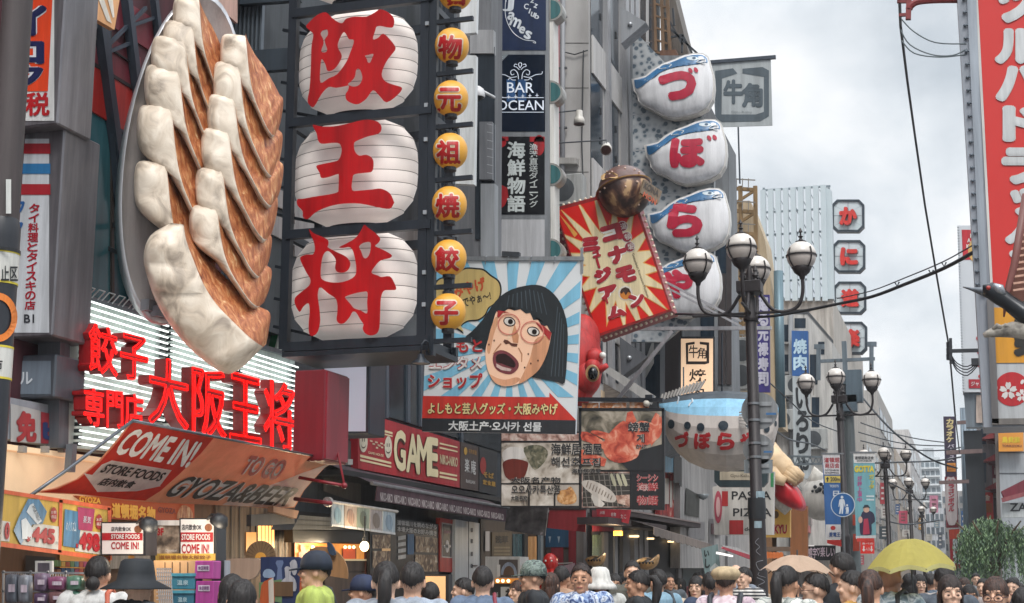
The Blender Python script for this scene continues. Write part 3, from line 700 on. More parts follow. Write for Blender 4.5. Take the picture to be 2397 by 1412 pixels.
for i, (ch, cx, cy) in enumerate((('名', 1066,-18),('物', 1058,108),('元', 1056,231),('祖', 1054,354),('焼', 1052,479),('餃', 1051,604),('子', 1049,730))):
 T = Thing('round_lantern', 'small round yellow lantern with red character '+ch+' in the hanging column' if ch != '名' else 'small round yellow lantern cut by the top edge of the photo', 'lantern', 'small yellow lanterns hung in a column')
 c = hit(cx, cy, PY(YF)); R = 42.5*13.7/3400
 prof = [(max(.02, R*math.sin(PI*k/16)**.9),-R*1.04*math.cos(PI*k/16)) for k in range(1,16)]
 MB().lathe(c, [(.001, prof[0][1])]+prof+[(.001, prof[-1][1])],28).build('globe', yel, T, True)
 T.each('cap', [MB().lathe(c, [(.01,-R*1.18),(R*.36,-R*1.18),(R*.36,-R*.96)],18), MB().lathe(c, [(R*.34, R*.97),(R*.34, R*1.14),(.01, R*1.14)],18)], M('#22252b', .4))
 MB().tube([c+Vector((0,0, R*1.1)), c+Vector((0,0, R*1.42))],.012,6).build('hanger', M('#2a2d33'), T)
 def gl(px, py, off=0, c=c, R=R):
  d = ray(px, py).normalized(); o = CAM-c; r = R*1.0+off+.004
  b = o.dot(d); q = b*b-(o.dot(o)-r*r)
  return CAM+d*(-b-math.sqrt(max(0, q)))
 q = R4(cx-33, cy-26, cx+24, cy+32)
 MBo = MB(); text_into(MBo, ch, R4(cx-36, cy-29, cx+27, cy+35), gl, .0,0,.075, False, 5); MBo.build('letter_outline', M('#d8c8b0', .5), T)
 MBo = MB(); text_into(MBo, ch, q, gl, .004,0,.035, False, 5); MBo.build('lettering', M('#b2191d', .4), T)
# wall of clutter behind the yellow lanterns
T = Thing('service_wall', 'grey service wall with pipes and shutter boxes behind the yellow lanterns', 'wall', plane=PY(17.5))
T.poly('wall', [(985,-60),(1150,-60),(1146,640),(985,640)], M('#6e6f73', .6, var=.3),0,.5)
T.rect('dark_window', (1112,110,1158,560), M('#2c333b', .25, var=.4),.02)
T.rect('window_frame', (1100,70,1155,125), M('#9a9a9c', .5),.05,.1)
T.each('pipe', [MB().bar(hit(x, -60, PY(17.3)), hit(x-4,600, PY(17.3)),.035) for x in (1010,1018,1028,1040)], M('#2b333d', .4,.3))
T.rect('shutter_box', (1122,285,1152,420), M('#77797e', .45,.3),.1,.15)
m = MB()
for i in range(7): m.bar(hit(1140,290+i*19, PY(17.2)), hit(1154,293+i*19, PY(17.2)),.008)
m.build('shutter_rung', M('#a5a7ab', .4,.3), T)
T.rect('column_stub', (1125,430,1158,600), M('#8d9094', .5),.08,.15)
T = Thing('upright_white_sign', 'tall narrow white sign seen edge on behind the yellow lanterns', 'sign', plane=PY(15.6))
T.poly('panel', [(1076,-60),(1118,-60),(1114,76),(1076,80)], M('#d5d7d8', .4),0,.08)
T.poly('lower_panel', [(1064,128),(1114,130),(1110,432),(1064,430)], M('#d0d3d4', .4),0,.08)
T = Thing('dome_camera', 'white dome camera on the grey wall beside the yellow lanterns', 'camera')
c = hit(1118,225, PY(17.0)); MB().lathe(c, [(.09,-.02),(.1,0),(.08,.09),(.03,.13),(.001,.14)],18).bar(c+Vector((0,0,.1)), c+Vector((.1,.4,.1)),.03).build('housing', M('#c9c9cb', .4), T, True)
MB().lathe(c, [(.001,-.06),(.05,-.05),(.085,-.015)],18).build('lens_dome', BLACK, T, True)
# tall stacked sign with bar names
Y = 19.0
T = Thing('stacked_bar_sign', 'tall narrow sign stack for James jazz club and Bar Ocean', 'sign', plane=PY(Y))
a, b = hit(1155,600, T.p), hit(1284,-60, T.p)
MB().bb(a.x, b.x, Y, Y+.34, hit(1200,770, T.p).z, b.z+1).build('cabinet', M('#8f9296', .4,.3), T)
MB().bb(b.x+.003, b.x+.06, Y+.03, Y+.3, a.z, b.z+1).build('white_gutter', M('#d6d3cd', .5), T)
T.rect('navy_panel', (1162,-60,1278,118), M('#1d2b4a', .3),.006)
T.rect('ocean_panel', (1159,128,1276,308), M('#0e1a2c', .2, var=.3),.006)
T.rect('black_panel', (1157,320,1275,502), M('#17181d', .3),.006)
T.rect('white_panel', (1157,514,1275,606), M('#b9b9bc', .5),.006)
m = MB(); wl_ = M('#d3d8de', .4)
for ch, x, y, s, r in (('J', 1190,12,30,.1),('a', 1197,38,20,.3),('m', 1207,53,22,.4),('e', 1222,70,17,.4),('s', 1236,82,20,.4)):
 c, s_ = math.cos(r), math.sin(r); hx, hy = s*.42, s*.5
 if ch == 'm': hx *= 1.4
 text_into(m, ch, [(x+u*c-v*s_, y+u*s_+v*c) for u, v in ((-hx, -hy),(hx, -hy),(hx, hy),(-hx, hy))], T.p, .010,0,.03)
for ch, x, y, s, r in (('z', 1246,2,10,.2),('z', 1254,14,10,.4),('C', 1232,15,13,.2),('l', 1240,26,12,.3),('u', 1247,34,11,.3),('b', 1257,38,13,.3),('!', 1184,5,10,.2)):
 c, s_ = math.cos(r), math.sin(r); hx, hy = s*.42*(.3 if ch in 'l!' else 1), s*.5
 text_into(m, ch, [(x+u*c-v*s_, y+u*s_+v*c) for u, v in ((-hx, -hy),(hx, -hy),(hx, hy),(-hx, hy))], T.p, .010,0,.02)
m.build('lettering', wl_, T)
m = MB(); m.tube([hit(x, y, T.p)+Vector((0,-.008,0)) for x, y in spl([(1184,0),(1184,40),(1200,75),(1225,93),(1250,97),(1254,102),(1248,100)],5, False)],.006,5); m.build('swash', wl_, T)
T.texts('lettering', [('BAR', (1187,193,1250,217)),('OCEAN', (1163,235,1273,258))], M('#d8dfea', .3, emit=.15),.010, bold=.005)
T.texts('lettering', [('3F', (1162,132,1177,142))], M('#c9cdd2'),.014)
T.poly('corner_patch', [(1159,128),(1190,128),(1159,160)], M('#7f878d', .4),.009)
m = MB()
m.poly(R4(1163,228,1273,229.5), T.p, .010).poly(R4(1163,262,1273,263.5), T.p, .010)
for i in range(6):
 x = 1174+i*16.6; y = 227.5-i*.8
 m.poly([(x-5, y),(x-1, y-1),(x, y-6),(x+1, y-1),(x+5, y),(x+1, y+1),(x, y+6),(x-1, y+1)], T.p, .011)
def scroll(m, pts, r=.006): m.tube([hit(x, y, T.p)+Vector((0,-.01,0)) for x, y in spl(pts, 5, False)], r, 5)
for sg in (-1,1):
 X = lambda v: 1218+sg*v
 scroll(m, [(X(4),186),(X(6),172),(X(14),164),(X(22),168),(X(20),176),(X(14),174)])
 scroll(m, [(X(8),180),(X(22),182),(X(36),176),(X(50),174),(X(52),168)])
 scroll(m, [(X(2),164),(X(8),158),(X(14),156),(X(12),151),(X(7),152)])
 scroll(m, [(X(0),160),(X(4),152),(X(1),147)])
 scroll(m, [(X(10),188),(X(18),188),(X(24),184),(X(28),188)])
m.build('crest', M('#d3dae6', .3, emit=.12), T)
T.polys('reflection_pane', [R4(1186,186,1206,238), R4(1212,186,1232,236)], M('#3a5f8f', .2, var=.4),.0075)
T.polys('red_blossom', [ell(1170,334,15,12), ell(1262,340,13,24),[(1157,440),(1172,432),(1188,440),(1190,462),(1182,480),(1160,500),(1157,500)], R4(1157,320,1190,330), R4(1240,320,1275,332)], M('#a82028', .4, var=.4),.008)
T.text('lettering', '海鮮物語', (1187,330,1230,498), M('#c9d0cf', .4),.012, bold=.03, vert=True)
T.text('small_lettering', '漁港直送ダイニング', (1239,336,1259,486), M('#c5cac8', .4),.012, bold=.012, vert=True)
Tg = T
for i, y in enumerate((22,215,408,585)):
 T = Thing('half_round_lamp', ['teal half round lamp box beside the navy jazz sign', 'teal half round lamp box beside the Bar Ocean sign', 'teal half round lamp box beside the black seafood sign', 'teal half round lamp box low beside the blank white panel'][i], 'lamp', 'half round boxes along the sign stack', plane=PY(Y+.02))
 pts = [(1287, y-27)]+ell(1287, y, 30,27,12,0,-PI/2, PI/2)+[(1287, y+27)]
 T.poly('housing', pts, M('#a5a39e', .35,.5),0,.22)
 pts = [(1289, y-22)]+ell(1289, y, 23,22,12,0,-PI/2, PI/2)+[(1289, y+22)]
 T.poly('teal_lens', pts, M('#3f6a6c', .2, var=.2),.006,.01)
# pale concrete building with ribbon windows
YB = 23.4; XB = hit(1381,400, PY(YB)).x
T = Thing('concrete_building', 'pale grey concrete building with dark slanting ribbon windows', 'building', plane=PX(XB))
conc = ramp_mat('stained_concrete', [(.3, '#8f8c8a'),(.5, '#a5a2a0'),(.7, '#b4b0ae')],1.6,(1,1,.35),.8, bump=.15)
ye = hit(1550,500, T.p).y
MB().bb(-13, XB, YB, ye, 0,24).build('wall', conc, T)
FPB = PY(YB)
T.polys('wall_joint', [R4(1308, y, 1378, y+2) for y in (100,205,402,500)], M('#5d5b59'),.004, plane=FPB)
T.rect('pink_strip', (1290,-60,1310,460), M('#d08a92', .5, var=.15),.006,.03, plane=FPB)
T.rect('ledge', (1300,369,1350,383), M('#9b9894', .6),.15,.15, plane=FPB)
T.rect('vent_box', (1296,352,1304,375), M('#77777a', .5),.12,.12, plane=FPB)
gl = M('#2e3842', .12, var=.5, scale=1.4)
def para(x0, x1, y, h, k0=1.42):
 s = lambda x: (1360-y)/(2270-x0)*(x-x0)
 return [(x0, y),(x1, y+s(x1)),(x1, y+h*(2270-x1)/(2270-x0)+s(x1)*1.0),(x0, y+h)]
wl2 = []; fr_ = []; sp_ = []
for x0, x1 in ((1383,1411),(1420,1448)):
 wl2.append([(x0,-200),(x1,-200),(x1,900),(x0,880)])
 for y0, h in ((-205,90),(82,88),(370,92),(650,88)):
  a = hit(x0, y0+ (x0-1383)*1.55, T.p); z1 = a.z; b = hit(x0, y0+h+(x0-1383)*1.45, T.p); z0 = b.z
  sp_.append((a.y, hit(x1,0, T.p).y, z0, z1))
T.polys('window', wl2, gl, .01)
T.each('spandrel', [MB().bb(XB-.1, XB+.04, y0, y1, z0, z1) for y0, y1, z0, z1 in sp_], M('#b9b6b4', .6))
for x0 in (1411,1448,1460,1472): 
 a = hit(x0,0, T.p); MB().bb(XB-.1, XB+(.09 if x0 < 1440 else .14), a.y, a.y+(.22 if x0 < 1440 else .3),0,24).build('mullion', M('#9a9a9d', .4,.3), T)
m = MB()
for y in (-100,40,190,260,330,480,560): 
 for x in (1404,1440): m.box(hit(x, y+(x-1404)*1.2, T.p)+Vector((.02,0,0)),(.02,.05,.12))
m.build('window_stay', BLACK, T)
gl3 = []
for x0, x1 in ((1484,1494),(1500,1512),(1520,1545)):
 gl3.append([(x0,-100),(x1,-100),(x1,900),(x0,900)])
T.polys('narrow_window', gl3, M('#3b444d', .15, var=.5),.012)
for i, (x, y, lab) in enumerate(((1480,62, 'grey triangular steel bracket high on the concrete building'),(1478,838, 'dark triangular steel bracket low behind the tilted red sign'))):
 T = Thing('triangle_bracket', lab, 'bracket', 'triangular brackets on the concrete building', plane=PY(25.0))
 T.poly('plate', [(x-28, y-46),(x+32, y-10),(x-26, y+40)] if i == 0 else [(x-28, y-50),(x+38, y-2),(x-24, y+44)], M('#8f9195' if i == 0 else '#5b5d62', .5,.2),0,.35)
 MB().ball(hit(x-5, y-5 if i == 0 else y, PY(24.98)),.045).build('bolt', M('#a8aaad', .3,.5), T, True)
for i, (x, y, x0, y0) in enumerate(((1356,276,1290,265),(1420,346,1292,336))):
 T = Thing('arm_spotlight', ['white spotlight on a short arm pointing down at wall', 'white spotlight on a long rod above the takoyaki ball'][i], 'light', 'spotlights on arms', plane=PY(21.5))
 p0, p1 = hit(x0, y0, T.p), hit(x, y-18, T.p)
 MB().tube([p0, p1, p1-Vector((0,0,.1))],.012,6).build('arm', M('#4c4f55', .4), T)
 c = hit(x, y, T.p); ax = Vector((0,-.1,-1)) if i == 0 else Vector((.1,-.8,-.6))
 MB().lathe(c, [(.001,-.13),(.05,-.12),(.055,-.03),(.085,.03),(.09,.11),(.08,.112)],18, ax).build('lamp_head', M('#c7c2ba', .4), T, True)
 MB().lathe(c, [(.001,.09),(.078,.1)],18, ax).build('lens', M('#5d4440', .3), T)
def ac_unit(px, py, pl, w, lab, h=None):
 T = Thing('air_conditioner', lab, 'air conditioner', 'air conditioner units on the facades'); c = hit(px, py, pl); n = pl[1]; h = h or w*.75
 t = Vector((0,0,1)).cross(n); q = Matrix((t, n, Vector((0,0,1)))).transposed()
 MB().box(c+n*.18,(w, .3, h), q).build('case', M('#a5a6a4', .5, var=.25), T, bevel=.01)
 MB().lathe(c+n*.331,[(.001,.012),(w*.16,.012),(w*.3,.004),(w*.3,0)],18, n).build('fan_grille', M('#3e4246', .5), T)
 MB().tube([c+n*.1+t*w*.4, c+n*.06+t*w*.45-Vector((0,0, h)), c+n*.06+t*w*.45-Vector((0,0, h*2.2))],.02,6).build('hose', M('#bdb9b0', .6), T)
ac_unit(1328,455, FPB, .7, 'air conditioner on the pale concrete face near tilted sign'); ac_unit(1340,590, FPB, .7, 'air conditioner on the concrete face behind the billboard rail')
T = Thing('drain_pipe', 'grey drain pipe running down the pale concrete building', 'pipe')
MB().tube([hit(1318,-60, PY(YB-.08)), hit(1316,560, PY(YB-.08))],.045,8).build('pipe', M('#85868a', .5), T, True)
T.each('pipe_clip', [MB().box(hit(1318, y, PY(YB-.08)),(.14,.06,.03)) for y in (40,160,300,440)], M('#6a6b6f', .4,.4))
T = Thing('wall_cable', 'thin black cables stapled across the pale concrete building', 'cable')
MB().tube([hit(1312,120, PY(YB-.05)), hit(1345,128, PY(YB-.05)), hit(1376,118, PY(YB-.05))],.012,5).tube([hit(1366,118, PY(YB-.05)), hit(1362,330, PY(YB-.05)), hit(1368,520, PY(YB-.05))],.012,5).build('cable', M('#2c2e32'), T)
def clip(poly, conv):
 """Sutherland-Hodgman against a convex polygon"""
 out_ = list(poly); n = len(conv)
 ar = sum(conv[i][0]*conv[(i+1) % n][1]-conv[(i+1) % n][0]*conv[i][1] for i in range(n))
 sg = 1 if ar > 0 else -1
 for i in range(n):
  a, b = conv[i], conv[(i+1) % n]; inp = out_; out_ = []
  sd_ = lambda p: sg*((b[0]-a[0])*(p[1]-a[1])-(b[1]-a[1])*(p[0]-a[0]))
  for j in range(len(inp)):
   p, q = inp[j-1], inp[j]; dp, dq = sd_(p), sd_(q)
   if (dp >= 0) != (dq >= 0):
    t = dp/(dp-dq); out_.append((p[0]+(q[0]-p[0])*t, p[1]+(q[1]-p[1])*t))
   if dq >= 0: out_.append(q)
  if not out_: return []
 return out_
def rays(c, pan, n, ph=0, frac=.5, R=900):
 o = []
 for i in range(n):
  a = 2*PI*i/n+ph; b = a+2*PI/n*frac
  p = clip([c, (c[0]+R*math.cos(a), c[1]+R*math.sin(a)),(c[0]+R*math.cos(b), c[1]+R*math.sin(b))], pan)
  if len(p) > 2: o.append(p)
 return o
# shouting face billboard
T = Thing('face_billboard', 'square billboard of a shouting person with black bob hair and red glasses', 'billboard', plane=PY(16.6))
pan = [(1003,612),(1361,612),(1346,1016),(988,1010)]
up = [(1003,612),(1361,612),(1350,930),(991,928)]
T.poly('panel', pan, M('#cfd3d6', .5, var=.08),0,.07)
T.polys('blue_ray', rays((1195,812), up, 22,.1,.5), M('#78b3cf', .5, var=.1),.004)
m = MB(); m.bar(hit(1000,606, T.p), hit(1366,606, T.p),.05); m.bar(hit(1362,580, T.p), hit(1362,640, T.p),.03)
for x in (1030,1085,1140,1192,1245,1300): m.tube([hit(x, 600, T.p), hit(x, 600, T.p)+Vector((0,-.05,-.02)), hit(x-2,620, T.p)+Vector((0,-.03,0))],.007,5)
m.build('hanging_rail', M('#8c9094', .4,.4), T)
T.poly('rail_lamp', [(1175,588),(1215,590),(1214,602),(1174,600)], M('#2b2f35'),.04,.08)
bub = c5([(1100,650),(1115,590),(1150,560),(1230,545),(1300,500),(1340,488),(1400,492),(1450,500),(1500,540),(1555,580),(1572,640),(1560,700),(1520,745),(1485,770),(1460,820),(1410,855),(1340,862),(1290,900),(1310,945),(1260,915),(1150,880),(1090,800),(1062,740),(1075,690)])
T.poly('bubble_border', spl(bub, 3), BLACK, .008)
bc = (sum(a for a, b in bub)/len(bub), sum(b for a, b in bub)/len(bub))
T.poly('speech_bubble', spl([(bc[0]+(a-bc[0])*.955, bc[1]+(b-bc[1])*.945) for a, b in bub],3), M('#c4ab6c', .5),.011)
q = c5([(1225,615),(1450,550),(1470,640),(1240,710)]); q2 = c5([(1300,700),(1490,650),(1500,710),(1310,765)])
T.texts('bubble_lettering', [('みやげ', q)], M('#c6532a', .5),.015, bold=.04); T.texts('small_lettering', [('でやぁ〜!', q2)], M('#2a2622', .5),.015, bold=.015)
hair = c5([(1318,978),(1360,935),(1440,850),(1500,760),(1560,690),(1640,640),(1740,614),(1810,608),(1870,625),(1930,670),(1980,740),(2015,840),(2027,950),(2022,1100),(2006,1282),(1960,1278),(1850,1258),(1770,1242),(1600,1200),(1470,1066),(1400,1035)])
T.poly('hair', spl(hair, 2), M('#20272c', .45, var=.3),.015)
face = c5([(1540,785),(1600,755),(1660,745),(1720,760),(1800,800),(1870,850),(1915,905),(1908,980),(1880,1090),(1830,1190),(1760,1252),(1680,1292),(1600,1307),(1540,1290),(1490,1230),(1465,1150),(1460,1060),(1480,980),(1508,880)])
T.poly('face', spl(face, 3), M('#f0c4a6', .5, var=.06),.019)
T.poly('cheek_shade', spl(c5([(1800,990),(1860,960),(1900,985),(1880,1090),(1830,1190),(1760,1252),(1690,1288),(1730,1200),(1770,1100)]),3), M('#d69a74', .5),.0195)
T.poly('jaw_shade', spl(c5([(1490,1225),(1540,1250),(1600,1262),(1670,1245),(1700,1262),(1640,1300),(1560,1300),(1515,1270)]),3), M('#dba07c', .5),.0197)
T.poly('temple_shade', spl(c5([(1500,900),(1530,830),(1548,860),(1515,960),(1490,1080),(1470,1060),(1480,980)]),3), M('#d9a07a', .5),.0197)
T.polys('nose_light', [spl(c5([(1640,880),(1655,890),(1640,960),(1618,985),(1610,975)]),2)], M('#f3cdae', .5),.0205)
T.polys('smile_stroke', [c5([(1565,1010),(1535,1045),(1510,1085),(1516,1086),(1542,1050),(1572,1016)]), c5([(1690,1040),(1715,1085),(1712,1140),(1706,1140),(1706,1088),(1684,1045)])], M('#b97f5c', .5),.021)
T.polys('hair_stroke', [c5([(1620+i*28,640+abs(i-5)*8),(1626+i*28,640+abs(i-5)*8),(1612+i*34,760+max(0, i-2)*9),(1607+i*34,760+max(0, i-2)*9)]) for i in range(9)]+[c5([(1955+i*14,760+i*40),(1960+i*14,760+i*40),(1915+i*26,1240),(1910+i*26,1240)]) for i in range(4)], M('#46525a', .4),.0245)
T.poly('fringe', c5([(1535,790),(1570,720),(1640,670),(1750,650),(1850,690),(1920,800),(1938,930),(1912,940),(1884,888),(1852,896),(1822,848),(1790,850),(1768,802),(1738,806),(1700,776),(1660,786),(1620,772),(1590,790),(1556,806)]), M('#20272c', .45),.023)
dk = M('#3a221c', .5)
T.polys('eyebrow', [c5([(1595,775),(1640,765),(1690,778),(1640,775)]), c5([(1790,828),(1830,842),(1870,872),(1825,852)])], dk, .023)
T.polys('eye_rim', [[(640+x/2.9414,460+y/2.9414) for x, y in ell(cx, cy, rx+5, ry+6,20,.3)] for cx, cy, rx, ry in ((1625,862,38,27),(1790,930,40,27))], dk, .022)
T.polys('eye_white', [[(640+x/2.9414,460+y/2.9414) for x, y in ell(cx, cy, rx, ry, 20,.3)] for cx, cy, rx, ry in ((1625,862,36,25),(1790,930,38,25))], M('#d9d4cd', .4),.025)
T.polys('iris', [[(640+x/2.9414,460+y/2.9414) for x, y in ell(cx, cy, 17,18,16)] for cx, cy in ((1632,862),(1797,932))], M('#1d1512', .3),.028)
T.polys('nose', [c5([(1590,985),(1612,990),(1640,1010),(1682,1015),(1676,1034),(1640,1030),(1622,1012),(1600,1018),(1582,1000)])], M('#5d3324', .5),.023)
T.poly('nose_side', c5([(1660,880),(1690,960),(1685,1010),(1650,1005),(1640,950)]), M('#c98c66', .5),.021)
T.poly('lips', spl(c5([(1520,1080),(1565,1058),(1625,1078),(1682,1132),(1686,1180),(1640,1222),(1580,1216),(1530,1185),(1510,1130)]),3), M('#7d3d44', .4),.023)
T.poly('mouth', spl(c5([(1538,1092),(1600,1085),(1662,1140),(1655,1178),(1570,1150),(1535,1140)]),3), M('#2a1416', .4),.026)
T.poly('teeth', c5([(1535,1150),(1575,1172),(1640,1188),(1632,1204),(1570,1196),(1536,1174)]), M('#cdb3ac', .4),.027)
T.poly('glasses_temple', c5([(1545,785),(1585,790),(1628,800),(1580,800),(1552,835),(1540,828)]), M('#a52a2c', .4),.026)
T.poly('glasses_temple', c5([(1805,868),(1860,890),(1915,940),(1902,992),(1870,950),(1830,900)]), M('#a52a2c', .4),.026)
m = MB()
for cx, cy, r in ((1622,880,78),(1782,935,82)):
 e0 = [(640+x/2.9414,460+y/2.9414) for x, y in ell(cx, cy, r, r*.95,28)]; e1 = [(640+x/2.9414,460+y/2.9414) for x, y in ell(cx, cy, r-7, r*.95-7,28)]
 for i in range(28): m.poly([e0[i], e0[(i+1) % 28], e1[(i+1) % 28], e1[i]], T.p, .030)
m.build('glasses_frame', M('#cf7a6c', .3), T)
m = MB()
for x, y in ((1520,992),(1484,1020),(1755,1085),(1822,1130),(1772,1150),(1730,1178)): m.poly([(640+a/2.9414,460+b/2.9414) for a, b in ell(x, y, 6,7,8)], T.p, .024)
m.build('mole', M('#5a3a2c', .5), T)
tw = [('よしもと', c5([(1062,992),(1440,980),(1440,1074),(1062,1078)])),('ショップ', c5([(1062,1220),(1440,1216),(1440,1326),(1062,1322)]))]
tr = [('エンタメ', c5([(1068,1102),(1436,1098),(1436,1196),(1068,1196)]))]
T.texts('white_border', tw, M('#d8d4d2', .5),.012, bold=.075); T.texts('red_border', tr, M('#b3282e', .5),.012, bold=.07)
T.texts('red_lettering', tw, M('#b3282e', .5),.017, bold=.035); T.texts('white_lettering', tr, M('#d8d4d2', .5),.017, bold=.03)
T.poly('red_arrow', [(990,927),(1286,930),(1286,919),(1349,984),(988,980)], M('#bf3026', .5),.012)
T.poly('black_band', [(988,979),(1348,984),(1347,1017),(988,1010)], M('#22262c', .5),.015)
gt = [('よしもと芸人グッズ・大阪みやげ', [(1002,942),(1306,944),(1305,972),(1001,970)])]
T.texts('lettering_shadow', gt, M('#2a1c14', .5),.018, bold=.075); T.texts('gold_lettering', gt, M('#dcc98f', .5),.022, bold=.03)
T.texts('lettering', [('大阪土产·오사카 선물', [(1050,985),(1268,988),(1267,1011),(1049,1008)])], M('#cfd2d4', .5),.019, bold=.03)
T = Thing('gooseneck_lamp', 'dark gooseneck lamp hanging in front of the shouting face billboard', 'lamp')
Q = PY(12.8); c = hit(985,850, Q)
MB().lathe(c, [(.001,.09),(.03,.085),(.035,.05),(.09,.0),(.092,-.008)],18).tube([c+Vector((0,0,.08)), c+Vector((-.0,.0,.17)), c+Vector((.04,0,.22)), c+Vector((.07,0,.2)), c+Vector((.07,.05,.1))],.012,6).build('shade', STEELD, T, True)
MB().lathe(c, [(.001,-.004),(.082,-.004)],16).build('lens', M('#9a948c', .4), T)
# seafood billboard
P = PY(19.6)
T = Thing('seafood_billboard', 'wide seafood billboard with crab squid and soup photographs', 'billboard', plane=P)
T.poly('board', [(1172,1010),(1358,1010),(1358,955),(1555,958),(1553,1194),(1172,1186)], M('#22242a', .5),0,.1)
def food(nm, cols, sc_, seed=0):
 return ramp_mat(nm, [(.3+.4*i/(len(cols)-1), c) for i, c in enumerate(cols)], sc_, rough=.5, detail=8, dist=.8)
fb = food('pale_dish', ['#5d564e', '#a89e92', '#c4bcb2', '#d8d2ca'],5)
T.polys('dish_photo', [R4(1174,1036,1355,1131), R4(1174,1134,1236,1184), R4(1240,1134,1296,1184)], fb, .004)
T.polys('strip_photo', [R4(1174,1014,1355,1032), R4(1362,1104,1474,1188)], food('pink_dish', ['#4a3f3c', '#8d6a60', '#c0a49a', '#d0c6be'],9),.004)
T.rect('fried_photo', (1300,1134,1356,1184), M('#b3aaa0', .5),.004)
T.poly('fried_snack', spl([(1304,1170),(1310,1150),(1325,1146),(1335,1139),(1344,1150),(1350,1165),(1345,1178),(1320,1181)],3), food('fritter', ['#8a5a34', '#c08a52', '#d8b488'],16),.008)
T.rect('crab_photo', (1361,962,1550,1100), food('herbs', ['#2c2a26', '#5d574a', '#9d9384', '#b4aa9c'],4),.004)
T.poly('plate_shadow', [(1440,1070),(1550,1040),(1550,1100),(1470,1100)], M('#25272b', .4),.006)
crab = food('crab_shell', ['#7a2c24', '#b84a38', '#cf6e54', '#dfa890'],7)
T.poly('crab_body', spl([(1412,1040),(1432,1008),(1460,985),(1474,1000),(1500,985),(1530,990),(1548,975),(1548,1015),(1530,1035),(1500,1050),(1490,1072),(1450,1084),(1420,1070)],3), crab, .010)
T.polys('crab_leg', [spl([(1362,1010),(1390,1018),(1420,1040),(1412,1052),(1380,1036),(1362,1030)],2),[(1361,1052),(1385,1058),(1420,1075),(1415,1092),(1361,1086)], spl([(1382,1012),(1400,1008),(1436,1020),(1430,1034)],2),[(1468,966),(1480,962),(1490,985),(1474,1004),(1464,990)],[(1525,985),(1535,966),(1544,972),(1536,1030),(1524,1045)]], crab, .012)
T.poly('soup_bowl', spl([(1178,1082),(1200,1074),(1232,1080),(1236,1092),(1226,1118),(1205,1126),(1185,1118),(1178,1098)],3), M('#6d2c24', .4, var=.3),.008)
T.poly('garnish', spl([(1226,1048),(1262,1042),(1282,1056),(1276,1080),(1252,1100),(1236,1078)],3), food('leaf', ['#3d4236', '#6d6a56', '#a09a88'],14),.008)
T.poly('pale_steam', spl([(1176,1060),(1196,1046),(1226,1052),(1228,1072),(1200,1078),(1180,1080)],3), M('#d4d0cc', .5),.007)
sq = [(1362,1128),(1378,1124),(1400,1130),(1430,1148),(1442,1166),(1436,1176),(1410,1172),(1385,1156),(1366,1140)]
T.poly('grill_wire', [(1364,1108),(1474,1108),(1474,1186),(1364,1186)], M('#3a3836', .4),.006)
m = MB()
for i in range(9): m.poly([(1364+i*12,1106),(1366+i*12,1106),(1376+i*12,1186),(1374+i*12,1186)], P, .008) if i < 8 else 0
for i in range(6): m.poly([(1364,1112+i*13),(1474,1109+i*13),(1474,1110.5+i*13),(1364,1113.5+i*13)], P, .008)
m.build('grill_bar', M('#8f8a84', .4,.4), T)
T.poly('squid', spl(sq, 3), M('#cfc6bd', .5),.011)
T.poly('squid_fin', [(1386,1152),(1402,1166),(1416,1180),(1408,1188),(1392,1184),(1384,1165)], M('#d5cec6', .5),.010)
T.polys('squid_mark', [[(1376+i*7,1126+i*4.2),(1378+i*7,1127+i*4.2),(1374+i*7,1142+i*3.6),(1371.5+i*7,1140+i*3.6)] for i in range(9)], M('#8a7c70', .5),.014)
T.polys('vegetable', [spl([(x, 1112),(x+5,1109),(x+12,1124),(x+15,1136),(x+9,1138),(x+4,1126)],2) for x in (1428,1442,1454)], M('#b7b39a', .5),.012)
T.poly('squid_tail', [(1440,1160),(1474,1158),(1474,1186),(1446,1178)], food('tentacle', ['#6e4a3c', '#ad8474', '#d4c0b2'],14),.012)
T.rect('black_label', (1479,1102,1551,1190), M('#1c1d22', .5),.006)
lb = [('海鮮', (1490,1130,1541,1150)),('物語', (1490,1160,1541,1183)),('シーシシ', (1490,1110,1541,1128))]
T.texts('label_outline', lb, M('#c9a9a4', .5),.009, bold=.06); T.texts('label_lettering', lb, M('#a32a32', .5),.014, bold=.012)
bt = [('海鮮居', (1290,1038,1360,1065)),('酒屋', (1364,1038,1409,1065)),('해선호', (1290,1070,1358,1092)),('프집', (1362,1072,1406,1092)),('大阪名产物', (1195,1117,1312,1131)),('오오사카특산품', (1197,1136,1312,1156)),('螃蟹', (1470,988,1521,1011)),('게', (1490,1016,1509,1036)),('かに', (1488,1040,1514,1050)),('海鮮居酒屋', (1338,1097,1406,1109)),('大阪名物', (1196,1160,1234,1172))]
T.texts('letter_outline', bt, M('#b9b2aa', .5),.016, bold=.06); T.texts('lettering', bt, M('#20242a', .5),.021, bold=.016)
T.polys('tile_frame', [R4(1355,955,1361,1192), R4(1172,1131,1358,1134), R4(1236,1134,1240,1186), R4(1296,1134,1300,1186), R4(1361,1100,1553,1104), R4(1474,1104,1479,1192), R4(1355,955,1555,962), R4(1549,958,1555,1194), R4(1172,1032,1356,1036)], M('#1b1d22', .4),.010,.02)
T.polys('top_photo', [R4(1362,943,1400,957), R4(1404,943,1465,957), R4(1474,942,1518,957)], food('snacks', ['#6b3328', '#c07a4a', '#d8cfc2'],10),-.02,.04)
m = MB(); m.bar(hit(1346,935, P), hit(1552,937, P),.055); m.box(hit(1520,930, P),(.1,.1,.06))
m.bar(hit(1540,937, P), hit(1542,958, P),.015); m.build('support_beam', M('#23272e', .4,.3), T)
MB().ball(hit(1514,944, P),.05).build('beam_bulb', M('#d2ccc0', .4), T, True)
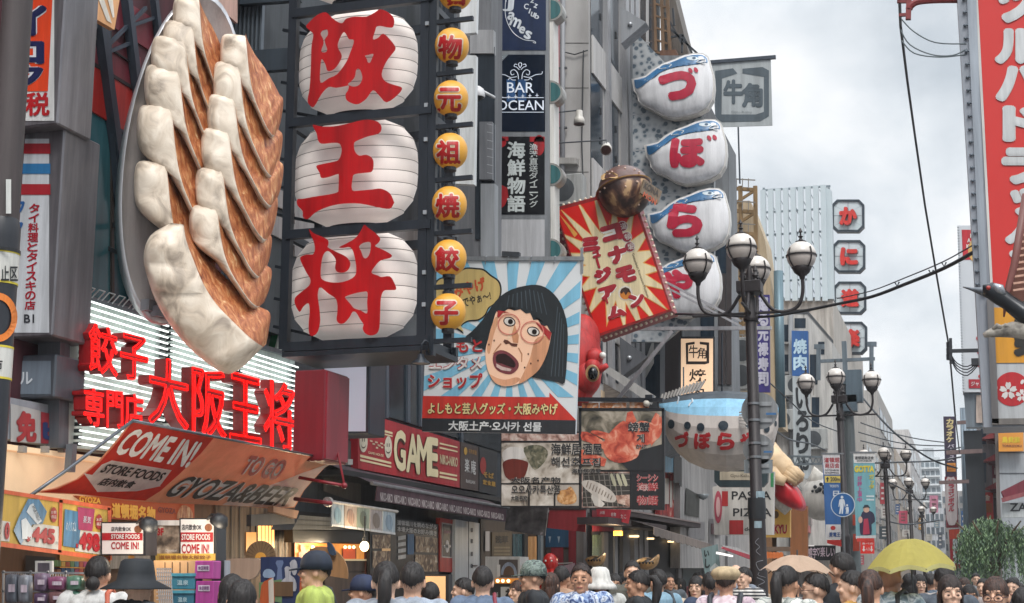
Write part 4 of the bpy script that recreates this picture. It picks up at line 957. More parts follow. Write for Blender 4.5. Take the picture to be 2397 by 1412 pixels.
# GAME fascia
P = PX(-6.82)
T = Thing('game_sign', 'red GAME shop fascia with smiling faces and cream bars', 'sign', plane=P)
def on(x0, y0, x1, y1, x, y): pass
T.poly('fascia', [(838,962),(1076,1034),(1076,1142),(838,1097)], M('#b02a34', .45),0,.1)
T.polys('cream_bar', [[(840,990),(919,1012),(919,1017),(840,996)],[(840,999),(919,1020),(919,1023),(840,1003)],[(843,1064),(916,1082),(916,1087),(843,1070)],[(843,1074),(916,1091),(916,1095),(843,1079)],
  [(1029,1036),(1071,1046),(1071,1049),(1029,1040)],[(1029,1046),(1071,1056),(1071,1059),(1029,1050)],[(1029,1104),(1070,1112),(1070,1116),(1029,1109)],[(1029,1113),(1070,1121),(1070,1126),(1029,1118)]], M('#d9c9a0', .45, emit=.05),.006)
gm = [('G', [(922,1003),(950,1010),(950,1106),(922,1098)]),('A', [(951,1012),(982,1019),(982,1111),(951,1105)]),('M', [(976,1017),(1006,1024),(1006,1116),(976,1110)]),('E', [(1004,1022),(1026,1027),(1026,1118),(1004,1114)])]
T.texts('letter_shadow', gm, M('#4a2a1c', .5),.008, bold=.07); T.texts('cream_lettering', gm, M('#dccfa8', .45, emit=.05),.014, bold=.03)
gm2 = [('NIKO-NIKO', [(1030,1063),(1072,1072),(1071,1094),(1030,1086)]),('GAME HOUSE', [(862,1056),(898,1064),(898,1070),(862,1062)])]
T.texts('small_lettering', gm2, M('#dccfa8', .45),.010, bold=.03)
T.polys('smiling_face', [ell(851,1035,9.5,24,24), ell(909,1047,8.5,26,24)], M('#dcd3bd', .45),.008)
m = MB()
for cx, cy in ((851,1035),(909,1047)):
 m.poly([(cx-3.5, cy-9),(cx-2, cy-9),(cx-2, cy-1),(cx-3.5, cy-1)], P, .011).poly([(cx+1.5, cy-9),(cx+3, cy-9),(cx+3, cy-1),(cx+1.5, cy-1)], P, .011)
 e0 = ell(cx, cy+3,6,12,12,0,.2, PI-.2); e1 = ell(cx, cy+2,6,10,12,0,.2, PI-.2)
 for i in range(12): m.poly([e0[i], e0[i+1], e1[i+1], e1[i]], P, .011)
m.build('smile', M('#3d2a22', .5), T)
T.polys('checker_tile', [[(866+i*6,1030+((i*7) % 11)),(872+i*6,1031.5+((i*7) % 11)),(872+i*6,1035+((i*7) % 11)),(866+i*6,1033.5+((i*7) % 11))] for i in range(5)]+[[(880+i*6,1046-((i*5) % 9)),(885+i*6,1047-((i*5) % 9)),(885+i*6,1051-((i*5) % 9)),(880+i*6,1050-((i*5) % 9))] for i in range(4)], M('#d6c6a8', .5),.009)
T = Thing('soba_sign', 'dark brown fascia panel with white characters beside the red game sign', 'sign', plane=P)
T.poly('fascia', [(1078,1034),(1120,1046),(1120,1150),(1078,1143)], M('#4a3a36', .4),0,.1)
T.texts('lettering', [('楽', [(1088,1072),(1099,1075),(1099,1108),(1088,1105)]),('庵', [(1102,1076),(1114,1079),(1114,1112),(1102,1109)]),('RAKUAN', [(1091,1122),(1112,1126),(1112,1134),(1091,1130)])], M('#d2cfcc', .4),.006, bold=.02)
T.poly('gold_mon', ell(1090,1056,4,9), M('#c99a2e', .4),.006)
T.texts('gold_lettering', [('名物蕎麦', [(1097,1050),(1116,1055),(1116,1066),(1097,1061)])], M('#b9862e', .4),.006)
T = Thing('red_disc_sign', 'black fascia panel with a red disc and yellow characters', 'sign', plane=P)
T.poly('fascia', [(1122,1046),(1164,1058),(1164,1160),(1122,1151)], M('#2a2c30', .4),0,.1)
T.poly('red_disc', ell(1131,1090,7,20), M('#b3261f', .4),.006)
T.texts('lettering', [('そば', [(1131,1103),(1156,1108),(1156,1122),(1131,1117)]),('定食屋', [(1130,1122),(1160,1128),(1160,1140),(1130,1134)])], M('#c2922e', .4),.008, bold=.04)
T = Thing('purple_awning', 'plum purple shop awning with a repeated white shop name valance', 'awning')
V0 = PX(-6.25)
va = [(884,1137),(1186,1191),(1184,1221),(879,1172)]
T.poly('valance', va, M('#4c333c', .8, var=.25),0,.012, plane=V0)
a, b = hit(884,1137, V0), hit(1186,1191, V0)
MB().add([a, b, (-6.9, b.y, b.z+.28),(-6.9, a.y, a.z+.28)],[(0,1,2,3)]).build('canopy', M('#52434a', .8, var=.25), T)
MB().tube([hit(870,1131, V0), hit(1190,1189, V0)],.022,8).build('front_bar', M('#85888e', .35,.5), T)
nw = []
for i in range(9):
 x0 = 890+i*32.5; x1 = x0+29; f = lambda x: (x-884)*.178
 nw.append(('NIKO-NIKO', [(x0,1151+f(x0)),(x1,1151+f(x1)),(x1,1151+20-i*.7+f(x1)),(x0,1151+20-i*.7+f(x0))]))
T.texts('lettering', nw, M('#bdb2b0', .7),.006, bold=.012, plane=V0)
MB().bb(-6.95,-6.5, hit(850,1120, V0).y, 21.4, a.z+.1, a.z+.16).build('dark_eave', M('#24262a', .6), T)
# blowfish sign column
YFG = 25.6; FGP = PY(YFG)
T = Thing('sign_backing', 'tall perforated grey steel panel carrying the blowfish signs', 'sign frame', plane=PY(YFG+.25))
perf = ramp_mat('perforated_steel', [(.32, '#4d5a66'),(.42, '#8f9498'),(.7, '#a2a5a8')],9, rough=.5, kind='ShaderNodeTexVoronoi', bump=.2)
T.poly('panel', [(1479,88),(1500,88),(1560,150),(1650,280),(1672,420),(1672,620),(1640,730),(1556,800),(1479,800)], perf, 0,.12)
T.polys('panel_seam', [R4(1480, y, 1640 if y > 200 else 1520, y+3) for y in (98,266,350,455,600)], M('#a9abad', .4,.3),.004,.02)
T.poly('side_rail', [(1476,60),(1481,60),(1481,800),(1476,800)], M('#8b8e92', .4,.4),.01,.15)
c7 = lambda L: [(1260+x/2.9414, y/2.9414) for x, y in L]
f0 = c7([(652,545),(740,525),(790,480),(850,445),(930,415),(1000,385),(1070,370),(1130,372),(1165,395),(1180,450),(1200,520),(1205,600),(1195,680),(1160,740),(1100,775),(1020,800),(930,810),(860,790),(790,750),(720,720),(694,688),(690,655),(668,625)])
blue = c7([(660,552),(740,532),(800,485),(860,450),(940,420),(1010,392),(1075,378),(1130,380),(1160,400),(1166,432),(1145,425),(1100,442),(1020,446),(960,440),(925,436),(885,440),(845,470),(800,510),(760,545),(720,590),(672,610)])
FG = []
for i, (ch, dx, dy, q) in enumerate((('つ', 0,0,[(1540,166),(1630,166),(1630,236),(1540,236)]),('ほ', 29,155,[(1567,324),(1650,320),(1650,394),(1567,394)]),('ら', 37,316,[(1560,474),(1645,474),(1645,556),(1560,556)]),('や', 16,466,[(1545,630),(1622,630),(1622,700),(1545,700)]))):
 nm = ['づ', 'ぼ', 'ら', 'や'][i]
 T = Thing('blowfish_sign', 'blue and white blowfish shaped sign with red '+nm+', '+['topmost', 'second', 'third', 'lowest'][i]+' of the column', 'sign', 'blowfish shaped signs in a column', plane=FGP)
 s_ = 1.02 if i else 1
 sh = lambda L: [(x+dx, y+dy) for x, y in L]
 o_ = sh(f0); cx, cy = 1590+dx, 195+dy
 m = MB(); m.poly([(cx+(x-cx)*1.03, cy+(y-cy)*1.03) for x, y in o_], FGP, .0,.2); m.build('edge_band', M('#cfcbc6', .4), T)
 pw = Pillow(o_, FGP, .2,(cx, cy)); pw.mesh(MB(),7,.02).build('belly', M('#d5d4d6', .35, var=.14, streak=.2, scale=2.5), T, True)
 bl = sh(blue); m = MB(); n = len(bl); h = n//2
 upp = spl(bl[:14],3, False); low = spl([bl[0]]+bl[:13:-1],3, False); k = 26
 def samp(L, t):
  f = t*(len(L)-1); a = int(min(f, len(L)-2)); f -= a; return (L[a][0]+(L[a+1][0]-L[a][0])*f, L[a][1]+(L[a+1][1]-L[a][1])*f)
 V = []; F = []
 for a in range(k+1):
  u, l = samp(upp, a/k), samp(low, a/k)
  for b in range(6):
   t = b/5; V.append(pw(u[0]+(l[0]-u[0])*t, u[1]+(l[1]-u[1])*t, .012))
 for a in range(k):
  for b in range(5): F.append((a*6+b, a*6+b+1, a*6+b+7, a*6+b+6))
 m.add(V, F).build('blue_back', M('#3a6f9c', .35, var=.25), T, True)
 m = MB(); e_ = sh(c7(ell(1062,402,42,13,16,.05)));
 for a in range(16): m.poly([e_[a], e_[(a+1) % 16], sh(c7([(1062,402)]))[0]], pw, .016)
 m.build('eye', M('#c9d4da', .4), T)
 m = MB(); p_ = sh(c7(ell(1072,400,13,8,10)))
 for a in range(10): m.poly([p_[a], p_[(a+1) % 10], sh(c7([(1072,400)]))[0]], pw, .020)
 m.build('pupil', M('#274a66', .4), T)
 m = MB(); m.tube([pw(x, y, .02) for x, y in spl(sh(c7([(1150,440),(1120,432),(1092,428),(1112,412),(1150,408)])),3, False)],.01,5); m.tube([pw(x, y, .02) for x, y in spl(sh(c7([(880,468),(830,474),(862,446),(916,444),(900,462)])),3, False)],.008,5)
 m.build('white_line', M('#d8dde0', .4), T)
 m = MB()
 if i < 2: 
  text_into(m, ch, q, pw, .014,0,.075, False, 6)
  bx, by = (1606+0,166) if i == 0 else (1650,324)
  for d in (0,13): 
   e_ = ell(bx+10+d, by-1-d*.1,4.5,7,10,-.6)
   for a in range(10): m.poly([e_[a], e_[(a+1) % 10],(bx+10+d, by-1-d*.1)], pw, .016)
 else: text_into(m, ch, q, pw, .014,0,.075, False, 6)
 m.build('lettering', M('#b3203c', .35, var=.12), T)
# tilted red museum sign
YK = 21.0; P = PY(YK)
T = Thing('museum_sign', 'tilted red rectangular sign with starburst and white outlined characters', 'sign', plane=P)
box = [(1297,486),(1492,452),(1578,728),(1395,792)]
box = [(1298,487),(1478,438),(1573,727),(1396,790)]
T.poly('box_body', box, M('#8f1c1c', .4),0,.5)
inn = [(1303,494),(1474,448),(1568,724),(1400,782)]
T.poly('red_face', inn, M('#cc1a12', .35, var=.08),.004)
star = []
cx, cy = 1440,625; n = 19; rs = random.Random(3)
for i in range(n*2):
 a = 2*PI*i/(n*2)+.05; k = 136+rs.random()*30 if i % 2 == 0 else 92
 ex = k*(1.0 if i % 2 else (1.0+.25*abs(math.sin(a)))); star.append((cx+ex*.78*math.cos(a)+.28*ex*math.sin(a)*.9, cy+ex*math.sin(a)*.95))
core = clip(star, inn)
for nm, k, hx in (('orange_starburst', 1.0, '#e0a050'),('pale_starburst', .93, '#e0cfa6')):
 tri = []
 for i in range(0, n*2,2):
  a, b, c = star[i-1], star[i], star[(i+1) % (n*2)]
  mv = lambda p: (cx+(p[0]-cx)*k, cy+(p[1]-cy)*k)
  t_ = clip([mv(a), mv(b), mv(c),(cx, cy)], inn)
  if len(t_) > 2: tri.append(t_)
 T.polys(nm, tri, M(hx, .45),.008 if k == 1 else .010)
T.polys('orange_ray', [[(1308,500),(1352,548),(1345,556)],[(1362,480),(1396,540),(1386,546)],[(1426,515),(1432,540),(1424,545)],[(1476,520),(1470,548),(1464,544)]], M('#e0a04a', .45),.009)
def tl(x0, y0, w, h, ang=-.285):
 c, s_ = math.cos(ang), math.sin(ang); return [(x0+u*c-v*s_, y0+u*s_+v*c) for u, v in ((0,0),(w, 0),(w, h),(0, h))]
def strip(chars, x0, y0, x1, y1, w, hs):
 """characters set down a slanting line"""
 tot = sum(hs); t = 0; r = []
 for ch, h in zip(chars, hs):
  x = x0+(x1-x0)*t/tot; y = y0+(y1-y0)*t/tot; L = math.hypot(x1-x0, y1-y0)*h/tot
  r.append((ch, x, y, L)); t += h
 return r
lw = [('コ', tl(1402,533,50,40)),('ナ', tl(1418,582,46,42)),('モ', tl(1436,630,48,40)),('ン', tl(1468,692,38,32)),
  ('ミ', tl(1356,560,44,38)),('ュ', tl(1384,590,20,16)),('|', tl(1393,604,6,26)),('ジ', tl(1386,634,44,34)),('ア', tl(1398,676,46,30)),('|', tl(1416,698,5,14)),('ム', tl(1416,722,46,30))]
T.texts('letter_outline', lw, M('#f0ece4', .45, var=.05),.014, bold=.20); T.texts('lettering', lw, M('#a81f2e', .45),.020, bold=.095)
for i, (x, y, ch) in enumerate(((1457,530, '道'),(1467,555, '頓'),(1474,578, '堀'))):
 T.poly('white_disc', ell(x, y, 12.5,12.5), M('#d8d3cc', .45),.014); T.poly('crimson_disc', ell(x, y, 11,11), M('#8c2030', .45),.017)
 T.texts('disc_lettering', [(ch, tl(x-6.5, y-6,15,15))], M('#d8cfc8', .45),.021, bold=.01)
T.texts('small_lettering', [('Dotonbori Konamon Museum', [(1484,592),(1520,694),(1515,698),(1479,596)])], M('#4a3a30', .45),.015)
T.poly('ball_emblem', ell(1464,686,17,17), M('#d8d0c4', .45),.014); T.poly('ball_orange', ell(1464,688,13,13), M('#c87a2a', .45),.017); T.poly('ball_sauce', [(1451,684),(1455,676),(1464,672),(1473,676),(1477,686),(1470,683),(1465,692),(1460,683),(1455,688)], M('#3d241a', .45),.020)
m = MB()
for a, b, n in ((box[0], box[1],14),(box[1], box[2],20),(box[2], box[3],15),(box[3], box[0],20)):
 for i in range(n):
  x = a[0]+(b[0]-a[0])*(i+.5)/n; y = a[1]+(b[1]-a[1])*(i+.5)/n
  ox, oy = (b[1]-a[1]),-(b[0]-a[0]); L = math.hypot(ox, oy)
  MB().ball(hit(x+ox/L*5, y+oy/L*5, P)+Vector((0,.08,0)),.024,8,6).build('edge_bulb', M('#d8cbb4', .35), T, True)
MB().add([hit(1292,470, PY(YK+.1)), hit(1300,488, PY(YK+.02)), hit(1360,640, PY(YK+.02)), hit(1336,640, PY(YK+.3)), hit(1296,560, PY(YK+.4))],[(0,1,2,3,4)]).build('side_face', M('#c0505a', .4), T)
T = Thing('dumpling_ball', 'large brown octopus dumpling ball with chopped toppings over red sign', 'sculpture')
c = hit(1462,449, PY(YK-.05)); R = 63*21.6/3400
ballm = ramp_mat('sauce_patches', [(.43, '#33211e'),(.47, '#54392f'),(.52, '#7d5c46'),(.55, '#b3906a'),(.7, '#bd9c74')],2.4, rough=.4, detail=4, dist=.6, bump=.4)
MB().ball(c, R, 32,20).build('ball', ballm, T, True)
upm = MB(); upm.lathe(c, [(R*1.015*math.sin(PI*k/20), R*1.015*math.cos(PI*k/20)) for k in range(0,10)]+[(R*1.05, R*.16),(R*1.06, R*.12),(R*.98, R*.08)],32, Vector((-.25,.1,.95)))
upm.build('sauce_cap', M('#6b4a42', .35, var=.4, scale=4), T, True)
MB().lathe(c, [(R*1.03, R*.18),(R*1.10, R*.15),(R*1.03, R*.11)],32, Vector((-.25,.1,.95))).build('gold_rim', M('#a37a3c', .35,.3), T, True)
pk = MB(); sb_ = [(1407,412),(1424,402),(1445,408),(1444,418),(1424,416),(1410,422)]
def bs(px, py, off=0):
 d = ray(px, py).normalized(); o = CAM-c; r = R*1.03+off; b = o.dot(d); q = b*b-(o.dot(o)-r*r)
 return CAM+d*(-b-math.sqrt(max(0, q)))
pk.poly(spl(sb_, 2), bs, .01).build('bonito_flake', M('#cda878', .5), T)
m = MB()
pcard = P3(hit(1496,452, PY(YK-.62)), hit(1548,464, PY(YK-.1)), hit(1500,485, PY(YK-.62)))
m.poly([(1508,420),(1550,448),(1540,478),(1500,452)], pcard, 0,.03).build('name_plate', M('#6e5c48', .4), T)
T.texts('lettering', [('KONA', [(1512,426),(1544,446),(1540,462),(1506,440)])], M('#3a2e28', .4),.006, bold=.03, plane=pcard)
T.texts('orange_lettering', [('MON', [(1508,448),(1538,468),(1534,482),(1504,460)])], M('#b0502c', .4),.006, bold=.03, plane=pcard)
m = MB(); rs = random.Random(5)
for i in range(16):
 v = Vector((rs.uniform(-.8,.8),-rs.random(), rs.uniform(-.2,1))).normalized(); m.ball(c+v*R*1.02,.016,6,5)
m.build('speckle', M('#d8b8a4', .4), T)
T = Thing('octopus_sculpture', 'red octopus sculpture with dark eye behind the face billboard', 'sculpture')
Q = PY(20.4)
def lump(m, px, py, r, d=0, **k): m.ball(hit(px, py, PY(20.4+d)), r, 18,12, **k)
m = MB(); lump(m, 1345,850,.42,.2, sz=1.5); lump(m, 1362,800,.28,.25, sz=1.5); lump(m, 1372,885,.22,0, sz=1.2); lump(m, 1392,836,.13,-.1); lump(m, 1388,858,.12,-.15); lump(m, 1358,910,.2,.05, sz=1.3)
m.tube([hit(1395,872, PY(20.2)), hit(1408,864, PY(20.15)), hit(1420,856, PY(20.1))],[.06,.05,.04],10)
m.build('body', M('#b82c2c', .6, var=.3, scale=5, bump=.3), T, True)
MB().ball(hit(1388,874, PY(20.02)),.075,16,10, sz=1.25).build('eye', M('#0f1216', .15), T, True)
MB().lathe(hit(1387,874, PY(20.06)),[(.07,0),(.1,.02),(.1,-.02),(.07,0)],20, Vector((.15,-1,0)), sy=1.25).build('eye_ring', M('#a5825a', .4), T, True)
MB().ball(hit(1411,832, PY(20.2)),.05,12,8).build('lip_bulb', M('#d6d2cc', .3), T, True)
# buildings along the left side, further down the street
def block(name, label, x0, x1, y0, y1, z, hx, cat='building', floors=0, win=None, wy=None):
 T = Thing(name, label, cat)
 MB().bb(x0, x1, y0, y1,0, z).build('wall', M(hx, .75, var=.25), T)
 return T
def win_grid(T, xf, y0, y1, z0, z1, ny, nz, hx='#38414a', side=1, frac=.7, part='window', front=None):
 """rows of windows on the street side (x = xf) or, with front=(x0,x1), on the face towards the camera"""
 wm, sm_ = M(hx, .12, var=.5), M('#a3a19d', .6)
 for i in range(ny):
  for j in range(nz):
   a = (i+.5-frac/2)/ny; b = (i+.5+frac/2)/ny; c = (j+.25)/nz; d = (j+.8)/nz
   za, zb = z0+(z1-z0)*c, z0+(z1-z0)*d; m = MB(); m2 = MB()
   if front is None:
    m.bb(xf-.02, xf+.015*side, y0+(y1-y0)*a, y0+(y1-y0)*b, za, zb)
    m2.bb(xf-.02, xf+.05*side, y0+(y1-y0)*a-.03, y0+(y1-y0)*b+.03, za-.06, za-.004)
   else:
    m.bb(front[0]+(front[1]-front[0])*a, front[0]+(front[1]-front[0])*b, y0-.015, y0+.02, za, zb)
    m2.bb(front[0]+(front[1]-front[0])*a-.03, front[0]+(front[1]-front[0])*b+.03, y0-.05, y0+.02, za-.06, za-.004)
   m2.build('sill', sm_, m.build(part, wm, T))
def zat(px, py, y): return hit(px, py, PY(y)).z
def xat(px, py, y): return hit(px, py, PY(y)).x
yA = 27.6
T = Thing('restaurant_building', 'grey steel and glass restaurant building behind the blowfish signs', 'building', plane=PY(yA))
T.poly('wall', [(1470,130),(1600,130),(1705,330),(1716,990),(1600,1040),(1470,1100)], M('#75787c', .6, var=.3),0,1)
T.polys('dark_column', [R4(1556,770,1594,960), R4(1682,640,1698,900), R4(1700,560,1712,900)], M('#3d3536', .6),.03,.05)
T.polys('glazing', [R4(1510,830,1548,940), R4(1425,790,1455,900), R4(1640,700,1676,790), R4(1676,560,1700,640)], GLASS, .02)
T.polys('steel_mullion', [R4(1545,760,1556,950), R4(1500,760,1506,940), R4(1596,760,1600,960), R4(1672,600,1680,900), R4(1455,790,1462,930)], M('#9b9ea2', .4,.4),.05,.05)
T.poly('white_pane', [(1508,850),(1530,790),(1530,850),(1508,890)], M('#b3b1ad', .5),.06,.02)
T = Thing('steel_cross_arm', 'pale steel horizontal arm with diagonal brace under the museum sign', 'steel frame')
Q = PY(22.6); m = MB()
m.bar(hit(1466,770, Q), hit(1806,768, Q),.055); m.bar(hit(1574,775, Q), hit(1430,955, Q),.055); m.bar(hit(1558,660, PY(22.4)), hit(1735,752, PY(22.4)),.035); m.bar(hit(1558,672, PY(22.4)), hit(1735,764, PY(22.4)),.03)
m.build('arm', M('#a8a9ad', .4,.3), T)
T = Thing('corner_building', 'grey tiled low wall with white trim under the triangular bracket', 'building', plane=PX(-6.0))
b_ = MB().poly([(1385,880),(1520,960),(1500,1000),(1380,1000)], PY(24.2),0,.3); b_.build('tiled_wall', ramp_mat('grey_tile', [(.4, '#5a534e'),(.6, '#756d66')],8,(1,1,14),.6), T)
MB().poly([(1412,868),(1428,860),(1530,925),(1520,945)], PY(24.15),.05,.2).build('white_trim', M('#b5b3b0', .5), T)
MB().poly([(1391,904),(1409,914),(1409,936),(1391,926)], PY(24.1),.1,.2).build('beige_hatch', M('#d0b89a', .5), T)
T = Thing('fire_stair_building', 'cream building with rusty outdoor stairs beyond the blowfish signs', 'building', plane=PY(33))
T.poly('wall', [(1690,470),(1756,470),(1790,560),(1810,700),(1830,1000),(1690,1000)], M('#bda98c', .7, var=.3),0,1.2)
m = MB(); m2 = MB()
for i in range(9):
 y = 440+i*52
 m.bar(hit(1700, y, PY(32.5)), hit(1768, y+5, PY(32.5)),.08)
 m.bar(hit(1702, y+48, PY(32.5)), hit(1764, y+8, PY(32.5)),.06)
 for x in (1712,1724,1738,1752): m2.bar(hit(x, y, PY(32.4)), hit(x, y-22, PY(32.4)),.02)
 m2.bar(hit(1700, y-22, PY(32.4)), hit(1768, y-18, PY(32.4)),.025)
for x in (1700,1733,1768): m.bar(hit(x, 436, PY(32.5)), hit(x+6,900, PY(32.5)),.09)
m.build('stair_flight', M('#93764f', .7, var=.4), T); m2.build('stair_rail', M('#8f8a84', .5,.3), T)
T.polys('stair_window', [R4(1772,640,1786,680), R4(1776,700,1790,740), R4(1780,930,1800,980)], GLASS, .02)
MB().tube([hit(1822,635, PY(33)), hit(1828,1000, PY(33))],.11,10).build('duct', M('#5f7680', .45,.3), T, True)
T = Thing('rooftop_stair', 'rusty roof stair and cage ladder beside the concrete building top', 'stairs', plane=PY(29.5))
T.poly('backing', [(1548,-60),(1566,-60),(1618,150),(1640,230),(1548,160)], M('#6a625c', .7, var=.4),0,1)
m = MB(); Q = PY(29.2)
for a, b in (((1530,-40),(1535,120)),((1548,-40),(1553,140)),((1562,-10),(1570,150))): m.bar(hit(*a, Q), hit(*b, Q),.07)
for i in range(6): m.bar(hit(1530,-20+i*28, Q), hit(1568,-8+i*28, Q),.04)
m.build('rusty_stringer', M('#7d6148', .75, var=.5), T)
m = MB()
for a, b in (((1556,30),(1598,105)),((1568,88),(1598,82)),((1598,82),(1620,125)),((1598,82),(1596,124)),((1560,60),(1632,125)),((1575,20),(1578,60))): m.bar(hit(*a, Q), hit(*b, Q),.04)
m.build('cage_rail', M('#3c4046', .5,.3), T)
MB().poly([(1545,118),(1582,116),(1590,145),(1545,140)], PY(29.1),0,.5).build('drum', M('#6b4a38', .7), T)
YT = 46
T = Thing('lattice_roof_tower', 'tall white slatted steel crown on a roof against the sky', 'tower', plane=PY(YT))
m = MB(); 
for i in range(9):
 x = 1786+i*17.6; top = 446-(x-1786)*.085
 MB().bar(hit(x, top, T.p), hit(x+5,705, T.p),.165,.165).build('white_slat', M('#b4bfc4', .5, var=.08), T)
m.poly([(1926,434),(1946,446),(1952,700),(1930,700)], T.p, .0,.3)
m.build('white_slat', M('#b4bfc4', .5, var=.08), T)
m = MB(); Q = PY(YT+.6)
for y in (440,492,545,600,655,700): m.bar(hit(1784, y+6, Q), hit(1944, y-4, Q),.06)
for i in range(6):
 for y in (440,492,545,600,655):
  x = 1788+i*26; m.bar(hit(x, y+4, Q), hit(x+26, y+52, Q),.025)
for x in (1788,1860,1940): m.bar(hit(x, 440, Q), hit(x+4,705, Q),.07)
m.build('rear_truss', M('#79858c', .5,.2), T)
block('tower_base_building', 'pale rendered building standing under the slatted steel crown', -10.2, xat(1952,800,46),46.1,60, zat(1860,700,46), '#b3aca4')
T = Thing('orange_shop_building', 'orange brown building behind the round signs of the first lamp post', 'building', plane=PX(-5.2))
y0 = hit(1795,900, T.p).y; y1 = hit(1872,900, T.p).y
MB().bb(-12,-5.2, y0, y1,0, zat(1800,760, y0)).build('wall', M('#a37a58', .7, var=.35), T)
T.polys('pink_shutter', [R4(1842,930,1850,1060), R4(1853,1000,1858,1130)], M('#b5625c', .6, var=.3),.05,.03)
T.polys('window', [R4(1812,900,1828,935), R4(1812,960,1828,1000), R4(1812,1120,1830,1180)], GLASS, .02)
T.polys('window_hood', [R4(1809,893,1832,899), R4(1809,953,1832,959)], M('#6d5a4a', .6),.12,.12)
T.polys('pale_band', [[(1800,770),(1872,845),(1872,880),(1800,812)],[(1800,1190),(1872,1222),(1872,1240),(1800,1215)]], M('#cdbfae', .6),.03,.03)
T.polys('brown_pilaster', [R4(1795,870,1806,1180), R4(1830,890,1838,1140)], M('#8a5a34', .6),.04,.04)
T = Thing('grey_gable_building', 'pale grey gabled building carrying the blue grill sign', 'building', plane=PY(41))
TG = T
T.poly('wall', [(1818,730),(1890,735),(1948,800),(1952,1300),(1818,1300)], M('#b9b6b2', .7, var=.2),0,4)
T.polys('window', [R4(1896,830,1914,900), R4(1900,930,1918,1000), R4(1824,760,1846,800), R4(1824,830,1846,870), R4(1824,900,1846,940), R4(1860,745,1886,768), R4(1915,800,1930,830)], GLASS, .01)
T.polys('window_ledge', [R4(1822, y, 1849, y+4) for y in (801,871,941)], M('#8d8a86', .6),.15,.15)
T.polys('stain', [R4(1832,944,1836,990), R4(1868,890,1872,930), R4(1903,902,1906,926), R4(1880,735,1883,760)], M('#8f8b86', .8),.004)
MB().tube([hit(1851,735, PY(40.9)), hit(1853,1290, PY(40.9))],.07,8).build('drain_pipe', M('#77787a', .5), T, True)
for i, (x_, y_) in enumerate(((1834,985),(1906,1030),(1866,905))): ac_unit(x_, y_, PY(40.95),.75,['air conditioner on the grey gable wall left of hearth sign', 'air conditioner low on the grey gable near banners', 'air conditioner on grey gable under the blue grill sign'][i])
ac_unit(1741,826, PY(31.8),.8, 'upper air conditioner on the cream fire stair building'); ac_unit(1738,884, PY(31.8),.8, 'lower air conditioner on the cream fire stair building')
T = TG
T.poly('dark_gutter', [(1815,724),(1890,726),(1950,796),(1950,803),(1890,735),(1815,732)], M('#4a4c50', .5),.02,.1)
T = Thing('pink_panel_building', 'building with pink striped panels and slanting dark windows', 'building', plane=PX(-4.5))
y0 = hit(1895,1000, T.p).y; y1 = hit(1958,1000, T.p).y
MB().bb(-12,-4.5, y0, y1,0, zat(1920,780, y0)).build('wall', M('#b2aeae', .7, var=.2), T)
T.polys('pink_panel', [[(1899,952),(1942,1000),(1942,1070),(1899,1066)],[(1899,1075),(1942,1078),(1942,1180),(1899,1175)]], M('#c0717a', .6, var=.35, scale=7, streak=.1),.02,.02)
T.polys('window', [[(1926,838),(1956,880),(1956,985),(1926,955)],[(1900,1210),(1925,1222),(1925,1280),(1900,1270)]], GLASS, .02)
T.polys('window_post', [[(1938,845),(1941,850),(1941,975),(1938,970)],[(1896,945),(1899,948),(1899,1190),(1896,1188)]], M('#8a8c90', .4,.3),.05,.04)
# signs of the middle distance
T = Thing('grill_flag', 'grey and white cloth flag with square framed 牛角 on a horizontal pole', 'flag', plane=PY(28.2))
T.poly('cloth', [(1665,146),(1804,134),(1808,294),(1676,298)], M('#a5aaac', .7, var=.12),0,.02)
fr_ = [(1674,166),(1716,160),(1726,172),(1690,184),(1689,268),(1770,268),(1788,262),(1788,180),(1738,172),(1738,161),(1785,157),(1800,165),(1800,272),(1780,284),(1690,286),(1674,274)]
T.poly('brush_frame', fr_, M('#4f5a62', .7),.006)
T.texts('lettering', [('牛', (1693,186,1740,244)),('角', (1736,194,1786,252))], M('#4f5a62', .7),.008, bold=.05)
T.texts('small_lettering', [('Gyu-Kaku', (1712,259,1760,267))], M('#868c90', .7),.008)
m = MB(); m.bar(hit(1655,147, T.p), hit(1816,134, T.p),.07); m.bar(hit(1728,298, T.p), hit(1732,430, T.p),.03); m.bar(hit(1655,147, T.p), hit(1655,147, T.p)+Vector((-1,.6,0)),.06)
m.build('pole', M('#3f4650', .4,.3), T)
T = Thing('grill_light_box', 'upright cream lit sign box with 牛角 and 焼肉 characters', 'sign', plane=PY(26.2))
T.poly('cabinet', [(1589,788),(1673,788),(1673,960),(1589,960)], M('#3a3c40', .4,.3),0,.3)
T.rect('lit_face', (1594,793,1669,960), M('#e8c3a0', .4, emit=.35, var=.05),.006)
T.poly('brush_frame', [(1605,803),(1626,800),(1626,806),(1611,808),(1611,846),(1654,846),(1654,808),(1638,806),(1638,800),(1660,802),(1660,850),(1650,853),(1606,853)], M('#33241c', .5),.009)
T.texts('lettering', [('牛', (1612,808,1634,838)),('角', (1632,814,1654,840)),('焼', (1613,864,1653,894)),('肉', (1618,906,1648,936))], M('#33241c', .5),.011, bold=.012)
YL = 23.2
stn = [(1541,944,960),(1552,938,1005),(1566,933,1034),(1586,927,1060),(1612,921,1082),(1650,917,1098),(1700,915,1105),(1750,918,1100),(1788,926,1080),(1810,936,1050),(1822,950,1000)]
